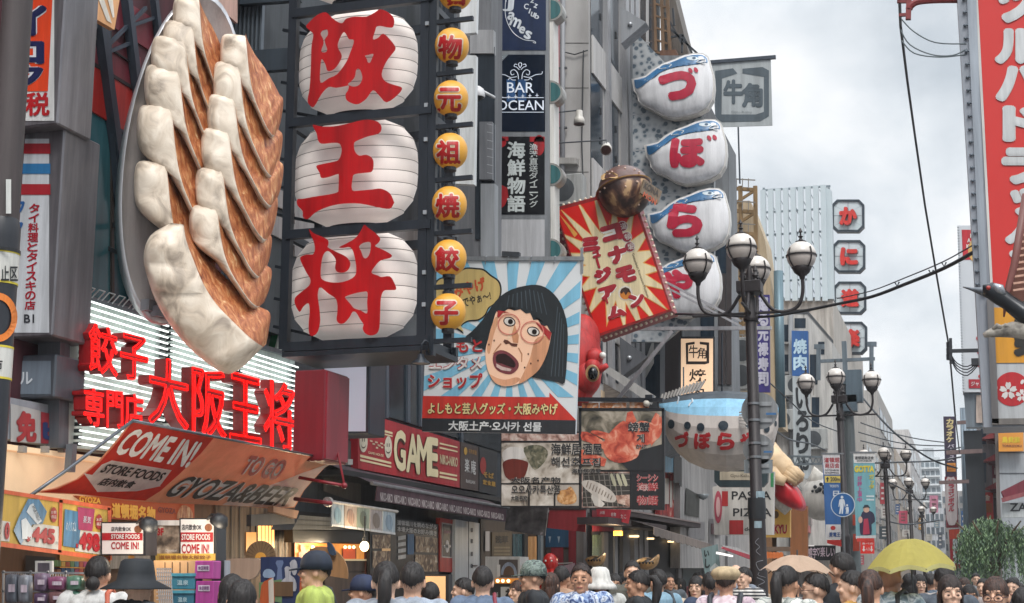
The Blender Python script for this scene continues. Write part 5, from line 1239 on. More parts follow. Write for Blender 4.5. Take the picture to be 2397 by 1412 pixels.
class Fish:
 def __init__(s, stn, Y, dep): s.stn = stn; s.Y = Y; s.dep = dep
 def tb(s, px):
  L = s.stn
  for i in range(len(L)-1):
   if px <= L[i+1][0] or i == len(L)-2:
    t = min(1, max(0,(px-L[i][0])/(L[i+1][0]-L[i][0]))); return L[i][1]+(L[i+1][1]-L[i][1])*t, L[i][2]+(L[i+1][2]-L[i][2])*t
 def d(s, px): t, b = s.tb(px); return s.dep*(b-t)/190
 def __call__(s, px, py, off=0):
  t, b = s.tb(px); c = (t+b)/2; h = (b-t)/2; k = max(-1, min(1,(py-c)/h))
  return hit(px, py, PY(s.Y-s.d(px)*math.sqrt(1-k*k)-off))
T = Thing('blowfish_lantern', 'giant hanging paper blowfish with blue back dark spots and red characters', 'lantern')
fish = Fish(stn, YL, .62)
A = [0,.35,.62,.92,1.18,1.5,1.85,2.2,2.6, PI]
ang = A+[2*PI-a for a in A[-2:0:-1]]
V = []; F = []; MI = []
for px, t, b in stn:
 ct = hit(px, (t+b)/2, PY(YL)); h = (zat(px, t, YL)-zat(px, b, YL))/2; d = fish.d(px)
 for a in ang: V.append(hit(px, (t+b)/2-(b-t)/2*math.cos(a), PY(YL-d*math.sin(a))))
n = len(ang)
for i in range(len(stn)-1):
 for j in range(n):
  F.append((i*n+j, i*n+(j+1) % n, (i+1)*n+(j+1) % n, (i+1)*n+j))
  jj = min(j, n-1-j); MI.append(0 if jj < 2 else (1 if jj < 4 else 2))
F += [tuple(range(n))[::-1], tuple(range((len(stn)-1)*n, len(stn)*n))]; MI += [2,2]
m = MB(); m.V = V; m.F = F; m.MI = MI
m.build('paper_body', [M('#444d56', .55, var=.2), M('#86b9d6', .5, var=.12), M('#bdb4ae', .6, var=.1, scale=2)], T)
m = MB()
for cx, cy, rx, ry in ((1571,993,8,11),(1609,996,8,9),(1640,1000,9,10),(1693,996,12,11),(1795,1004,7,9),(1816,992,3,7),(1752,994,7,9)):
 e_ = ell(cx, cy, rx, ry, 14)
 for i in range(14): m.poly([e_[i], e_[(i+1) % 14],(cx, cy)], fish, .012)
m.build('dark_spot', M('#23303a', .5), T)
fl = [('づ', (1579,1010,1612,1048)),('ぼ', (1624,1012,1664,1052)),('ら', (1678,1012,1720,1054)),('や', (1732,1012,1772,1052))]
mo, mi_ = MB(), MB()
for ch, q in fl:
 text_into(mo, ch, q, fish, .012,0,.10, False, 4); text_into(mi_, ch, q, fish, .018,0,.06, False, 4)
mo.build('letter_outline', M('#d6cac4', .5), T); mi_.build('lettering', M('#b3242a', .5), T)
m = MB()
for i in range(13):
 x = 1548+i*7.2; y = 936-i*1.8; m.bar(hit(x, y, PY(YL-.1)), hit(x+4+i*.9, y-14-min(i, 9)*1.0, PY(YL-.1)),.04,.03)
m.build('dorsal_fin', M('#c2bdb8', .5), T)
m = MB()
for i in range(6): m.bar(hit(1731,966+i*6, PY(YL-.62)), hit(1748,962+i*8, PY(YL-.75)),.02)
m.build('side_fin', M('#c9c4be', .5), T)
m = MB(); m.tube([hit(x, y, PY(YL-.5)) for x, y in spl([(1585,945),(1588,935),(1588,928)],3, False)],.012,5); m.tube([fish(x, y, .02) for x, y in spl([(1612,951),(1616,944),(1621,940),(1620,934)],3, False)],.012,5)
m.build('white_mark', M('#c9ced2', .5), T)
MB().tube([hit(1690,916, PY(YL)), hit(1690,780, PY(YL))],.015,6).tube([hit(1600,925, PY(YL)), hit(1600,860, PY(YL+.5))],.012,6).build('hanger', STEELD, T)
T = Thing('grill_board', 'dark rounded board with Gyu-Kaku strip under the big blowfish', 'sign', plane=PY(24.5))
T.poly('board', [(1672,1100),(1798,1100),(1796,1128),(1786,1140),(1684,1140),(1672,1128)], M('#3b4a50', .4),0,.15)
T.rect('cream_strip', (1685,1104,1764,1124), M('#c9bda8', .5),.006)
T.texts('lettering', [('Gyu-Kaku', (1710,1110,1756,1119))], M('#6a6258', .5),.010)
T = Thing('pasta_sign', 'white pasta and pizza restaurant sign partly behind the lamp post', 'sign', plane=PY(25.2))
T.poly('panel', [(1668,1140),(1812,1104),(1810,1252),(1672,1252)], M('#c3bfba', .5),0,.15)
T.texts('lettering', [('PASTA', (1713,1150,1805,1170)),('&', (1750,1174,1768,1187)),('PIZZA', (1716,1190,1806,1209)),('doppio', (1743,1234,1790,1246))], M('#23252a', .5),.006, bold=.012)
T.polys('red_square', [R4(1707,1218,1740,1251), R4(1690,1150,1704,1185)], M('#b02a2e', .5),.006)
T.poly('swirl_disc', ell(1681,1187,9,38,24), M('#b04a5c', .5),.02,.04)
T.poly('swirl_ring', ell(1681,1187,5,24,20), M('#d2a8a8', .5),.03)
T.rect('green_edge', (1804,1106,1811,1140), M('#3f8a5a', .5),.008)
T = Thing('second_floor_sign', 'yellow sign with red 2F letters right of the pasta sign', 'sign', plane=PY(27))
T.rect('panel', (1764,1192,1849,1258), M('#d2a550', .5, emit=.04),0,.2)
T.rect('top_rail', (1800,1184,1850,1193), M('#b0a494', .5),.01,.2)
T.rect('red_tag', (1786,1216,1812,1252), M('#b3242a', .5),.006)
T.texts('white_lettering', [('2F', (1788,1228,1810,1246))], M('#dcd6d0', .5),.010, bold=.05)
T.texts('letter_outline', [('KYU', (1812,1228,1842,1250))], M('#e0c8a0', .5),.006, bold=.1)
T.texts('red_lettering', [('KYU', (1812,1228,1842,1250))], M('#b3242a', .5),.010, bold=.05)
T.poly('emblem', ell(1815,1205,8,9), M('#7a5a34', .5),.008)
T = Thing('sushi_sign', 'purple upright banner sign with white sushi shop characters behind the lamp post', 'sign', plane=PY(30))
T.poly('panel', [(1772,690),(1801,690),(1802,918),(1774,918)], M('#3b2f78', .5),0,.1)
T.text('lettering', '廻る元禄寿司', (1774,695,1799,905), M('#c6c3d2', .5),.006, bold=.05, vert=True)
T = Thing('blue_grill_sign', 'blue upright sign with pale 焼肉 characters on grey gable', 'sign', plane=PY(40.5))
T.poly('panel', [(1853,774),(1891,775),(1892,880),(1854,880)], M('#2c5c98', .5),0,.2)
T.text('lettering', '焼肉', (1857,792,1889,868), M('#b9d3e2', .5),.01, bold=.04, vert=True)
T = Thing('hearth_restaurant_sign', 'tall grey sign with brushed black いろりや characters', 'sign', plane=PY(38.5))
T.poly('panel', [(1855,880),(1893,884),(1897,1122),(1858,1118)], M('#a9afb2', .5),0,.25)
T.text('lettering', 'いろりや', [(1862,905),(1892,908),(1894,1120),(1864,1116)], M('#23272c', .5),.01, bold=.045, vert=True)
T = Thing('truss_arm', 'small grey truss arm across the tall hearth restaurant sign', 'bracket')
m = MB(); Q = PY(37)
m.bar(hit(1838,1068, Q), hit(1925,1070, Q),.05); m.bar(hit(1840,1088, Q), hit(1925,1086, Q),.05)
for i in range(6): m.bar(hit(1840+i*14,1068, Q), hit(1847+i*14,1088, Q),.025); m.bar(hit(1847+i*14,1088, Q), hit(1854+i*14,1069, Q),.025)
m.build('truss', M('#6d767c', .4,.3), T)
YH = 26.5
T = Thing('sushi_hand_sculpture', 'giant hand holding red tuna sushi jutting from the building', 'sculpture')
def H(x, y, d=0): return hit(x, y, PY(YH+d))
m = MB(); m.tube([H(1790,1060,.6), H(1808,1082,.3), H(1828,1100,.1), H(1846,1116)],[.28,.27,.26,.20],14)
for dx, dy, L, r in ((0,0,1,.095),(9,-6,1.05,.095),(18,-10,1.0,.09),(-8,8,.8,.085)):
 m.tube([H(1836+dx*.6,1104+dy*.4,-.05), H(1852+dx*.5,1112+dy, -.12), H(1862+dx*.5+4*L, 1122+dy*.7,-.14), H(1864+dx*.5,1130+dy*.6,-.08)],[r*1.1, r, r*.9, r*.6],10)
m.tube([H(1806,1104,-.2), H(1822,1122,-.3), H(1838,1128,-.3)],[.12,.11,.08],10)
m.build('hand', ramp_mat('hand_skin', [(.35, '#b09472'),(.6, '#d2b590')],3, rough=.6, bump=.3), T, True)
o_ = [(1811,1108),(1826,1110),(1848,1128),(1862,1140),(1872,1158),(1880,1178),(1877,1192),(1858,1192),(1834,1180),(1812,1160)]
Pillow(spl(o_, 2), PY(YH),.18).mesh(MB(),6,.5).build('tuna_slice', M('#c0202c', .3, var=.25), T, True)
MB().tube([H(1812,1158,.2), H(1850,1190,.2)],.16,12).build('rice', M('#c9c2b8', .7, bump=.6, scale=12), T, True)
T = Thing('small_blowfish', 'small white blowfish sculpture with black spots beside the banners', 'sculpture')
YS = 33; c = hit(1922,1172, PY(YS))
MB().ball(c, .42,20,14, sz=1.05, sx=1.1).build('belly', M('#bcb6ae', .6, var=.12), T, True)
MB().ball(c+Vector((0,.02,.17)),.39,20,12, sz=.85, sx=1.1).build('white_back', M('#d2cdc6', .6), T, True)
m = MB(); d0 = Vector((0,-1,0))
for x, y, r in ((1908,1140,4),(1918,1146,5),(1930,1140,5),(1922,1134,4),(1912,1150,4),(1930,1152,5),(1902,1150,3)): m.ball(hit(x, y, PY(YS-.40)), r*.0105,10,8, sy=.5)
m.build('black_spot', M('#22262a', .5), T, True)
m = MB(); m.lathe(hit(1912,1118, PY(YS)),[(.2,-.12),(.22,0),(.12,.1),(.05,.2),(.001,.26)],14, Vector((-.2,0,1))); m.build('headband', M('#d8d2c8', .6), T, True)
m = MB()
for i in range(6): m.add([hit(1895,1165, PY(YS)), hit(1858-2*i, 1120+i*9, PY(YS+.1)), hit(1858-2*i+4,1127+i*9, PY(YS+.1)), hit(1895,1168, PY(YS)), hit(1895,1165, PY(YS+.06)), hit(1858-2*i, 1120+i*9, PY(YS+.14)), hit(1858-2*i+4,1127+i*9, PY(YS+.14)), hit(1895,1168, PY(YS+.06))],[(0,1,2,3),(7,6,5,4),(0,4,5,1),(1,5,6,2),(2,6,7,3),(3,7,4,0)])
m.build('tail_fin', M('#8f989c', .5), T)
YC = 54
crl = [('か', 505, 'topmost octagonal framed sign with red か against the sky'),('に', 600, 'second octagonal framed sign with red に against the sky'),('道', 697, 'third octagonal framed sign with red 道 against the sky'),('楽', 791, 'lowest octagonal framed sign with red 楽 beside the lamp arm')]
for i, (ch, cy, lab) in enumerate(crl):
 cx = 1985+i*2.2; h = 38; k = 12
 T = Thing('octagon_sign', lab, 'sign', 'octagonal signs in a column', plane=PY(YC))
 oc = lambda h, k: [(cx-h+k, cy-h),(cx+h-k, cy-h),(cx+h, cy-h+k),(cx+h, cy+h-k),(cx+h-k, cy+h),(cx-h+k, cy+h),(cx-h, cy+h-k),(cx-h, cy-h+k)]
 T.poly('pane', oc(34,10), M('#b9c4c8', .3, var=.08),0,.1)
 a, b = oc(38,12), oc(33,10)
 T.polys('octagon_frame', [[a[j], a[(j+1) % 8], b[(j+1) % 8], b[j]] for j in range(8)], M('#28333d', .4),.05,.3)
 T.polys('wire', [[(cx-34, cy-.5),(cx+34, cy-.5),(cx+34, cy+.5),(cx-34, cy+.5)],[(cx-.5, cy-34),(cx+.5, cy-34),(cx+.5, cy+34),(cx-.5, cy+34)]]+[[(cx+u*14, cy+v*14),(cx+u*14+.7, cy+v*14),(cx+u*33+.7, cy+v*24),(cx+u*33, cy+v*24)] for u in (-1,1) for v in (-1,1)], M('#6a757c', .4),.01)
 q = (cx-21, cy-21, cx+21, cy+21)
 T.texts('letter_shadow', [(ch, (cx-18, cy-18, cx+24, cy+24))], M('#7b8488', .5),.02, bold=.05)
 T.texts('lettering', [(ch, q)], M('#c22a20', .4),.06, th=.15, bold=.065)
T = Thing('sign_mast', 'pale steel mast holding the octagonal signs', 'mast')
m = MB(); Q = PY(YC+.3)
m.bar(hit(1944,470, Q), hit(1956,830, Q),.12)
for y in (505,600,697,791): m.bar(hit(1942, y, Q), hit(1990, y, Q),.08)
m.build('mast', M('#a9adb0', .5,.2), T)
# street lamps
YP = 19.0; LP = PY(YP)
def lamp_post():
 T = Thing('street_lamp', 'near black lamp post with four globes crossing the whole picture height', 'street lamp', 'globe street lamps', loc=None)
 b = hit(1775,1300, LP); x0 = b.x
 z = lambda py: hit(1772, py, LP).z
 dk_ = M('#2b2527', .5,.2, var=.25)
 T.loc = Vector((x0, YP, 0))
 MB().lathe((x0, YP, 0),[(.16,0),(.16,.25),(.12,.35),(.105, z(1195)),(.105, z(1185)),(.078, z(1180)),(.074, z(700)),(.05, z(690)),(.045, z(640)),(.02, z(620))],18).build('pole', dk_, T, True)
 m = MB(); m.box((x0, YP, (z(660)+z(687))/2),(.32,.32, z(660)-z(687))).box((x0, YP, z(733)),(1.56,.035,.035)).box((x0, YP, z(733)),(.035,1.56,.035))
 m.lathe((x0, YP, z(746)),[(.095,-.03),(.1,0),(.095,.03)],16); m.build('collar', dk_, T, bevel=.008)
 m = MB()
 for k in range(4):
  a = k*PI/2+PI/4; v = Vector((math.cos(a), math.sin(a),0))*.12
  m.lathe(Vector((x0, YP, z(660)))+v, [(.03,0),(.02,.03),(.045,.07),(.02,.12),(.03,.14),(.001,.22)],8)
 m.build('crown_finial', dk_, T)
 R = .195
 for k in range(4):
  a = k*PI/2; u = Vector((math.cos(a), math.sin(a),0)); zc = z(606)
  c = Vector((x0, YP, zc))+u*.69
  cx_ = lambda d, zz: Vector((x0, YP, zz))+u*d
  m = MB(); m.tube(spl([tuple(cx_(.69, zc-R-.05)), tuple(cx_(.69, z(690))), tuple(cx_(.62, z(722))), tuple(cx_(.45, z(733))), tuple(cx_(.28, z(725))), tuple(cx_(.14, z(690)))],4, False),.024,8)
  m.lathe(c, [(.03,-R-.12),(.04,-R-.08),(.1,-R-.03),(.135,-R+.04),(.12,-R+.06)],16)
  arm = m.build('arm', dk_, T, True)
  MB().ball(c, R, 22,14).build('globe', M('#b9b0aa', .3, var=.06), arm, True)
  MB().lathe(c, [(R*1.012*math.sin(t), R*1.012*math.cos(t)) for t in [PI/2*i/6 for i in range(7)]]+[(R*1.0,0)],22).build('globe_cap', M('#c6bfb8', .3, var=.05), arm, True)
  m = MB(); m.lathe(c, [(R*1.03,-.012),(R*1.05,-.012),(R*1.05,.012),(R*1.03,.012)],24)
  for q in range(4):
   t_ = q*PI/2+PI/4
   m.tube([c+Vector((math.cos(t_)*R*1.06*math.sin(s_), math.sin(t_)*R*1.06*math.sin(s_), R*1.06*math.cos(s_))) for s_ in [1.1+.2*i for i in range(8)]],.010,5)
  m.lathe(c+Vector((0,0, R)),[(.07,-.02),(.075,.0),(.03,.02),(.015,.05),(.035,.065),(.012,.085),(.012,.12),(.03,.13),(.001,.19)],12)
  m.build('globe_frame', dk_, arm)
 return T
T = lamp_post(); T1 = T
m = MB(); 
def polep(px, py, off=0):
 c0 = T1.loc; d = ray(px, py); r = .108+off; a = d.x**2+d.y**2; b = 2*((CAM.x-c0.x)*d.x+(CAM.y-c0.y)*d.y); c = (CAM.x-c0.x)**2+(CAM.y-c0.y)**2-r*r
 q = b*b-4*a*c; return CAM+d*((-b-math.sqrt(max(0, q)))/(2*a))
src = T.fin()
for i, (px, ptop, lab) in enumerate(((1980,850, 'second globe lamp post beside the street banners'),(2082,1043, 'third globe lamp post behind the yellow umbrella'),(2136,1116, 'fourth globe lamp post above the yellow umbrella'),(2162,1179, 'farthest thin globe lamp post near the apartment block'))):
 Y = 19*850/(1360-ptop)*(1.03 if i == 3 else 1); X = hit(px, 1290, PY(Y)).x
 clone(src, (X, Y, 0), lab)
for nm, lab, cx, cy, r in (('round_sign', 'larger round sign seen from behind on the lamp post', 1778,962,43),('round_sign', 'smaller round sign seen from behind on the lamp post', 1775,1052,36)):
 T = Thing(nm, lab, 'sign', plane=PY(YP+.12))
 T.poly('disc', ell(cx, cy, r, r, 32), M('#8f9193', .4,.3, var=.2),0,.02)
 T.polys('rail', [R4(cx-r*.7, cy-r*.5, cx+r*.65, cy-r*.28), R4(cx-r*.7, cy+r*.42, cx+r*.65, cy+r*.62)], M('#a7a9ab', .35,.5),.02,.02)
 T.polys('blue_sticker', [R4(cx+r*.35, cy+r*.1, cx+r*.9, cy+r*.22)], M('#3f6fa0', .5),.03)
 m = MB()
 for dy in (-.4,.5):
  zc = hit(cx, cy+r*dy, PY(YP)).z; m.lathe((T1.loc.x, YP, zc),[(.082,-.015),(.086,-.015),(.086,.015),(.082,.015)],16)
 m.build('band', M('#85888c', .3,.6), T)
T = Thing('plate_sign', 'grey rounded plate seen from behind under the round signs', 'sign', plane=PY(YP+.12))
T.poly('plate', spl([(1746,1076),(1804,1076),(1808,1080),(1808,1104),(1804,1108),(1746,1108),(1742,1104),(1742,1080)],2), M('#8b9296', .4,.3),0,.02)
T.poly('rail', R4(1752,1086,1800,1095), M('#a7a9ab', .35,.5),.02,.02)
T = Thing('graffiti_wrap', 'stickers and pale scribbles on the lower lamp post', 'stickers')
MB().lathe((T1.loc.x, YP, 0),[(.112, zat(1780,1215, YP)),(.118, zat(1780,1190, YP)),(.112, zat(1780,1165, YP))],16).build('wrap', M('#1e2126', .5), T, True)
m = MB()
for pts in ([(1776,1260),(1768,1270),(1778,1280),(1770,1290),(1780,1300)],[(1786,1312),(1770,1318),(1778,1335),(1790,1330),(1774,1345),(1792,1352)],[(1772,1352),(1790,1362),(1774,1372),(1792,1384),(1778,1392),(1786,1402)]):
 m.tube([polep(x, y, .008) for x, y in spl(pts, 4, False)],.0042,4)
m.build('scribble', M('#85858a', .5), T)
m = MB(); m.poly(R4(1766,1220,1783,1236), polep, .008).poly(R4(1770,1150,1790,1166), polep, .012); m.build('sticker', M('#8fa3ac', .5, var=.5, scale=14), T)
T = Thing('overhead_cable', 'thick black cable sagging from the red tower to the lamp post', 'cable')
pts = [hit(2285,587, PY(14.2)), hit(2210,628, PY(15)), hit(2120,665, PY(16)), hit(2040,695, PY(17)), hit(1960,712, PY(18)), hit(1870,730, PY(18.6)), hit(1785,742, PY(19)), hit(1680,738, PY(20)), hit(1570,735, PY(21.5))]
MB().tube(spl([tuple(p) for p in pts],4, False),.019,6).build('cable', M('#1c1e24', .6), T)
m = MB(); m.tube(spl([tuple(p+Vector((0,0,.07))) for p in pts[:5]],4, False),.007,5)
for x, y in ((2210,622),(2100,668),(2180,640)): m.tube([hit(x-6, y-8, PY(15.5)), hit(x, y+2, PY(15.5)), hit(x+5, y-8, PY(15.5))],.008,4)
m.build('hanger_wire', M('#3a3d44', .6), T)
T = Thing('tower_cable', 'thin dark cable running down from the red bracket to the insulator', 'cable')
m = MB(); pts = [(2105,-20),(2108,60),(2124,190),(2142,320),(2165,480),(2195,660),(2222,815),(2236,975)]
m.tube([hit(x, y, PY(14+i*2.2)) for i, (x, y) in enumerate(pts)],.016,6); m.build('cable', M('#23262e', .6), T)
m = MB()
for L in ([(2110,45),(2140,75),(2190,100),(2262,103)],[(2108,70),(2130,105),(2180,128),(2230,130),(2263,115)],[(2110,95),(2140,125),(2200,134),(2262,128)]): m.tube([hit(x, y, PY(14)) for x, y in spl(L, 4, False)],.007,5)
m.build('thin_wire', M('#5a6468', .6), T)
T = Thing('red_bracket', 'red brown steel bracket arm at the top of the red tower', 'bracket')
m = MB(); Q = PY(14.1); m.tube([hit(x, y, Q) for x, y in spl([(2270,0),(2200,0),(2150,4),(2132,14),(2128,22)],3, False)],.035,8); m.bar(hit(2128,-5, Q), hit(2126,46, Q),.05); m.bar(hit(2104,36, Q), hit(2132,34, Q),.03); m.bar(hit(2100,4, Q), hit(2132,4, Q),.03)
m.build('arm', M('#7d2b2b', .5), T)
# street banners, utility pole
YB2 = 31.0; P = PY(YB2)
T = Thing('utility_pole', 'grey utility pole between the two hanging street banners', 'pole')
xp = hit(1996,1200, PY(32.3)).x
MB().lathe((xp, 32.3,0),[(.14,0),(.13,2),(.11, zat(1990,880,32.3))],16).build('pole', M('#5f6668', .6, var=.3), T, True)
m = MB(); Q = PY(32.2)
m.bar(hit(1920,846, Q), hit(2048,840, Q),.07); m.bar(hit(1916,815, Q), hit(1916,890, Q),.09); m.bar(hit(2040,805, Q), hit(2040,870, Q),.09); m.bar(hit(1906,812, Q), hit(1930,812, Q),.1); m.bar(hit(2030,806, Q), hit(2052,806, Q),.1)
m.bar(hit(1976,800, Q), hit(1980,900, Q),.16,.1); m.build('cross_arm', M('#6f7a82', .4,.3), T)
m = MB(); m.box(hit(2000,905, Q),(.34,.3,.7)).box(hit(1990,945, Q),(.3,.3,.35)); m.build('equipment_box', M('#566570', .5), T)
T.polys('bill', [R4(1996,1205,2010,1230), R4(1997,1250,2012,1290)], M('#b3432e', .5),0,.01, plane=PY(32.1))
T = Thing('street_banner', 'white and blue hanging street banner with 200m arrow', 'banner', plane=P)
T.poly('banner_cloth', [(1925,1064),(1966,1064),(1969,1262),(1933,1262)], M('#2f5c94', .6),0,.01)
T.poly('white_top', [(1925,1064),(1966,1064),(1967,1111),(1929,1111)], M('#c9c6c8', .6),.004)
T.poly('yellow_band', [(1930,1114),(1967,1114),(1967,1130),(1931,1130)], M('#c9b35a', .6),.004)
T.poly('white_foot', [(1933,1228),(1968,1228),(1969,1262),(1933,1262)], M('#cbc9c9', .6),.004)
T.poly('red_foot', [(1936,1264),(1969,1264),(1970,1280),(1960,1278),(1936,1272)], M('#c02a24', .6),.004,.01)
T.texts('red_lettering', [('道頓堀', (1929,1071,1965,1083)),('商店会', (1931,1084,1965,1096))], M('#a82a36', .6),.008, bold=.02)
T.texts('small_lettering', [('DOTONBORI', (1931,1099,1964,1103)),('SHOPPING', (1932,1105,1964,1109)),('200m', (1944,1117,1966,1127))], M('#33343a', .6),.008, bold=.02)
T.poly('arrow', [(1933,1122),(1937,1116),(1941,1122),(1938.5,1122),(1938.5,1128),(1935.5,1128),(1935.5,1122)], M('#2b2c30'),.008)
T.texts('white_lettering', [('TICKETS', (1942,1135,1963,1141)),('日', (1950,1149,1964,1162))], M('#c3ccd6', .6),.008, bold=.03)
T.texts('blue_lettering', [('愛電王', (1941,1246,1967,1257))], M('#2c4c84', .6),.008, bold=.03)
T.poly('red_mark', ell(1950,1236,6,5), M('#b3322c'),.008)
m = MB(); m.bar(hit(1922,1062, P), hit(1975,1062, P),.03); m.build('rod', M('#7d8084', .4,.3), T)
T = Thing('street_banner', 'teal hanging street banner with yellow lettering and a dark figure', 'banner', plane=P)
T.poly('banner_cloth', [(1997,1060),(2047,1060),(2051,1260),(2004,1262)], M('#6fa3ac', .6, var=.12),0,.01)
T.poly('white_top', [(1997,1060),(2047,1060),(2048,1084),(1999,1084)], M('#cdcbc9', .6),.004)
T.texts('lettering', [('道頓堀商店会', (2001,1068,2045,1076)),('DOTONBORI', (2006,1077,2041,1081))], M('#2c3036', .6),.008, bold=.02)
T.texts('yellow_lettering', [('GOTTA', (2000,1090,2046,1106))], M('#d6c23c', .6),.008, bold=.06)
T.text('pink_lettering', '好評上演中', (2007,1114,2018,1176), M('#b0508a', .6),.008, bold=.02, vert=True)
T.text('lime_lettering', 'ガッタ', (2034,1110,2046,1145), M('#c9b83a', .6),.008, bold=.03, vert=True)
T.poly('figure_coat', spl([(2012,1230),(2016,1205),(2022,1196),(2036,1196),(2046,1204),(2048,1222),(2040,1228),(2040,1252),(2018,1252),(2014,1250)],2), M('#2b2a44', .6),.006)
T.poly('figure_dress', [(2022,1215),(2032,1214),(2036,1250),(2020,1252)], M('#a8324c', .6),.008)
T.poly('figure_face', ell(2028,1193,7,7), M('#c6a08a', .6),.008); T.poly('figure_hat', [(2019,1190),(2024,1182),(2032,1182),(2038,1190),(2030,1188)], M('#22303a', .6),.010)
T.poly('figure_hand', ell(2014,1217,5,8), M('#c6a090', .6),.009)
T.polys('strip', [R4(2028,1160,2046,1164), R4(2028,1168,2046,1172)], M('#c6d2d4', .6),.006)
T.poly('white_foot', [(2003,1255),(2051,1253),(2051,1260),(2004,1262)], M('#c3c8c9', .6),.004)
m = MB(); m.bar(hit(1990,1059, P), hit(2052,1059, P),.03); m.build('rod', M('#7d8084', .4,.3), T)
T = Thing('pedestrian_sign', 'round blue sign with white adult and child figures', 'sign', plane=PY(30.4))
T.poly('disc', ell(1973,1182,28.5,28.5,36), M('#c2cad2', .4),0,.03); T.poly('blue_face', ell(1973,1182,26.5,26.5,36), M('#245a92', .4),.004)
wh = M('#c6ccd2', .4)
T.polys('figure', [ell(1971,1164,3.2,3.5,12),[(1965,1170),(1968,1168.5),(1975,1168.5),(1977,1172),(1979,1186),(1978,1188),(1975,1178),(1974.5,1188),(1973,1203),(1970,1203),(1970,1190),(1967.5,1203),(1964,1203),(1966.5,1187),(1965.5,1180),(1964.5,1187),(1962.5,1186)], ell(1983,1183,2.4,2.6,10),[(1981,1187),(1986,1187),(1987,1195),(1985.5,1203),(1983.5,1203),(1983,1197),(1981.5,1203),(1979.5,1203),(1980.5,1195),(1979,1190)]], wh, .008)
MB().tube([hit(1972,1150, PY(30.5)), Vector((hit(1972,1300, PY(30.5)).x, 30.5,0))],.03,8).build('post', M('#5a5d60', .5,.3), T)
T = Thing('red_notice_sign', 'small red lit sign with two white down arrows under teal banner', 'sign', plane=PY(30.6))
T.rect('panel', (2014,1266,2046,1296), M('#c2281f', .5, emit=.1),0,.15)
T.rect('top_panel', (2006,1260,2046,1268), M('#c8382c', .5),.01,.1)
T.polys('arrow', [[(x-1.5,1278),(x+1.5,1278),(x+1.5,1286),(x+4,1286),(x, 1292),(x-4,1286),(x-1.5,1286)] for x in (2022,2040)], M('#d8ccc8'),.008)
T.texts('lettering', [('あべの', (2018,1270,2044,1275)),('入口', (2026,1282,2036,1289))], M('#d8ccc8'),.008, bold=.02)
# right hand sign towers
YR = 14.0; P = PY(YR)
T = Thing('drugstore_tower', 'tall red sign tower with white katakana and edge bulbs', 'sign tower', plane=P)
a = hit(2283,300, P); x1 = a.x+1.15; z1 = zat(2300,-120, YR)
MB().bb(a.x-.09, x1, YR, YR+.6, zat(2320,1000, YR), z1).build('cabinet', M('#90949c', .4,.35), T)
T.poly('red_face', [(2282,-100),(2520,-100),(2520,700),(2322,704)], M('#c0241f', .45, var=.08),.006)
MB().poly([(2259,-100),(2282,-100),(2311,692),(2296,690)], P, .03,.3).build('edge_channel', M('#9aa0a8', .35,.5), T)
T.poly('white_border', [(2278,-100),(2284,-100),(2326,704),(2320,704)], M('#c9c6c2', .5),.012)
lt = [('ツ', (2326,-42,2432,54)),('ル', (2328,66,2436,150)),('ハ', (2330,152,2440,238)),('ド', (2346,246,2440,332)),('ラ', (2344,345,2446,432)),('ッ', (2364,440,2440,505)),('グ', (2352,512,2450,606))]
T.texts('letter_edge', lt, M('#d8c8c2', .5),.009, bold=.075); T.texts('lettering', lt, M('#c3c5c6', .5),.016, bold=.065)
m = MB()
for i in range(24):
 y = -30+i*30.3; x = 2257+(y+30)*.047
 MB().tube([hit(x+4, y, P)+Vector((.03,-.02,0)), hit(x, y, P)+Vector((-.0,-.02,0))],.008,5).ball(hit(x, y, P)+Vector((-.01,-.02,0)),.017,8,6).build('edge_bulb', M('#5d6670', .35), T, True)
T.poly('yellow_panel', [(2326,720),(2520,720),(2520,848),(2332,850)], M('#c78a22', .45, var=.1),.006)
T.texts('black_lettering', [('薬', (2372,738,2478,836))], M('#22201c', .5),.012, bold=.06)
T.poly('white_panel', [(2333,853),(2520,853),(2520,978),(2336,980)], M('#aeb0b2', .5),.006)
T.poly('red_disc', ell(2369,911,41,40,36), M('#b01c24', .45),.010)
pet = []
def flower(cx, cy, r):
 for i in range(5):
  a = -PI/2+i*2*PI/5; c_, s_ = math.cos(a), math.sin(a)
  for p in [[(0,.12),(.5,.32),(.95,.22),(.84,0),(.95,-.22),(.5,-.32),(0,-.12)]]:
   pet.append([(cx+r*((.18+u*.85)*c_-v*s_), cy+r*((.18+u*.85)*s_+v*c_)) for u, v in p])
flower(2360,915,21); flower(2392,926,15)
pet += [ell(2393,894,4,6,8,.5), ell(2331,906,4,7,8,-.3)]
T.polys('petal', pet, M('#cfc9c6', .5),.014)
T.poly('frame_post', [(2310,700),(2326,704),(2338,992),(2322,990)], M('#6f6c6c', .4,.3),.05,.2)
T.poly('bottom_beam', [(2322,980),(2520,978),(2520,992),(2322,994)], M('#6f6a66', .5),.05,.2)
P = PY(27)
T = Thing('karaoke_tower', 'white karaoke sign tower with red characters and bulb edged frame', 'sign tower', plane=P)
T.poly('cabinet', [(2241,528),(2420,528),(2420,918),(2254,918)], M('#c2c6cb', .4, var=.08),0,.5)
T.poly('red_top', [(2251,538),(2360,538),(2360,608),(2254,608)], M('#b3222e', .45),.006)
T.poly('pale_disc', ell(2292,586,26,32,24), M('#c8a05a', .5),.010)
T.texts('arc_lettering', [('K', (2262,572,2269,582)),('A', (2264,558,2272,568)),('R', (2271,547,2279,557)),('A', (2281,540,2290,549))], M('#d2c8c2', .5),.014, bold=.06)
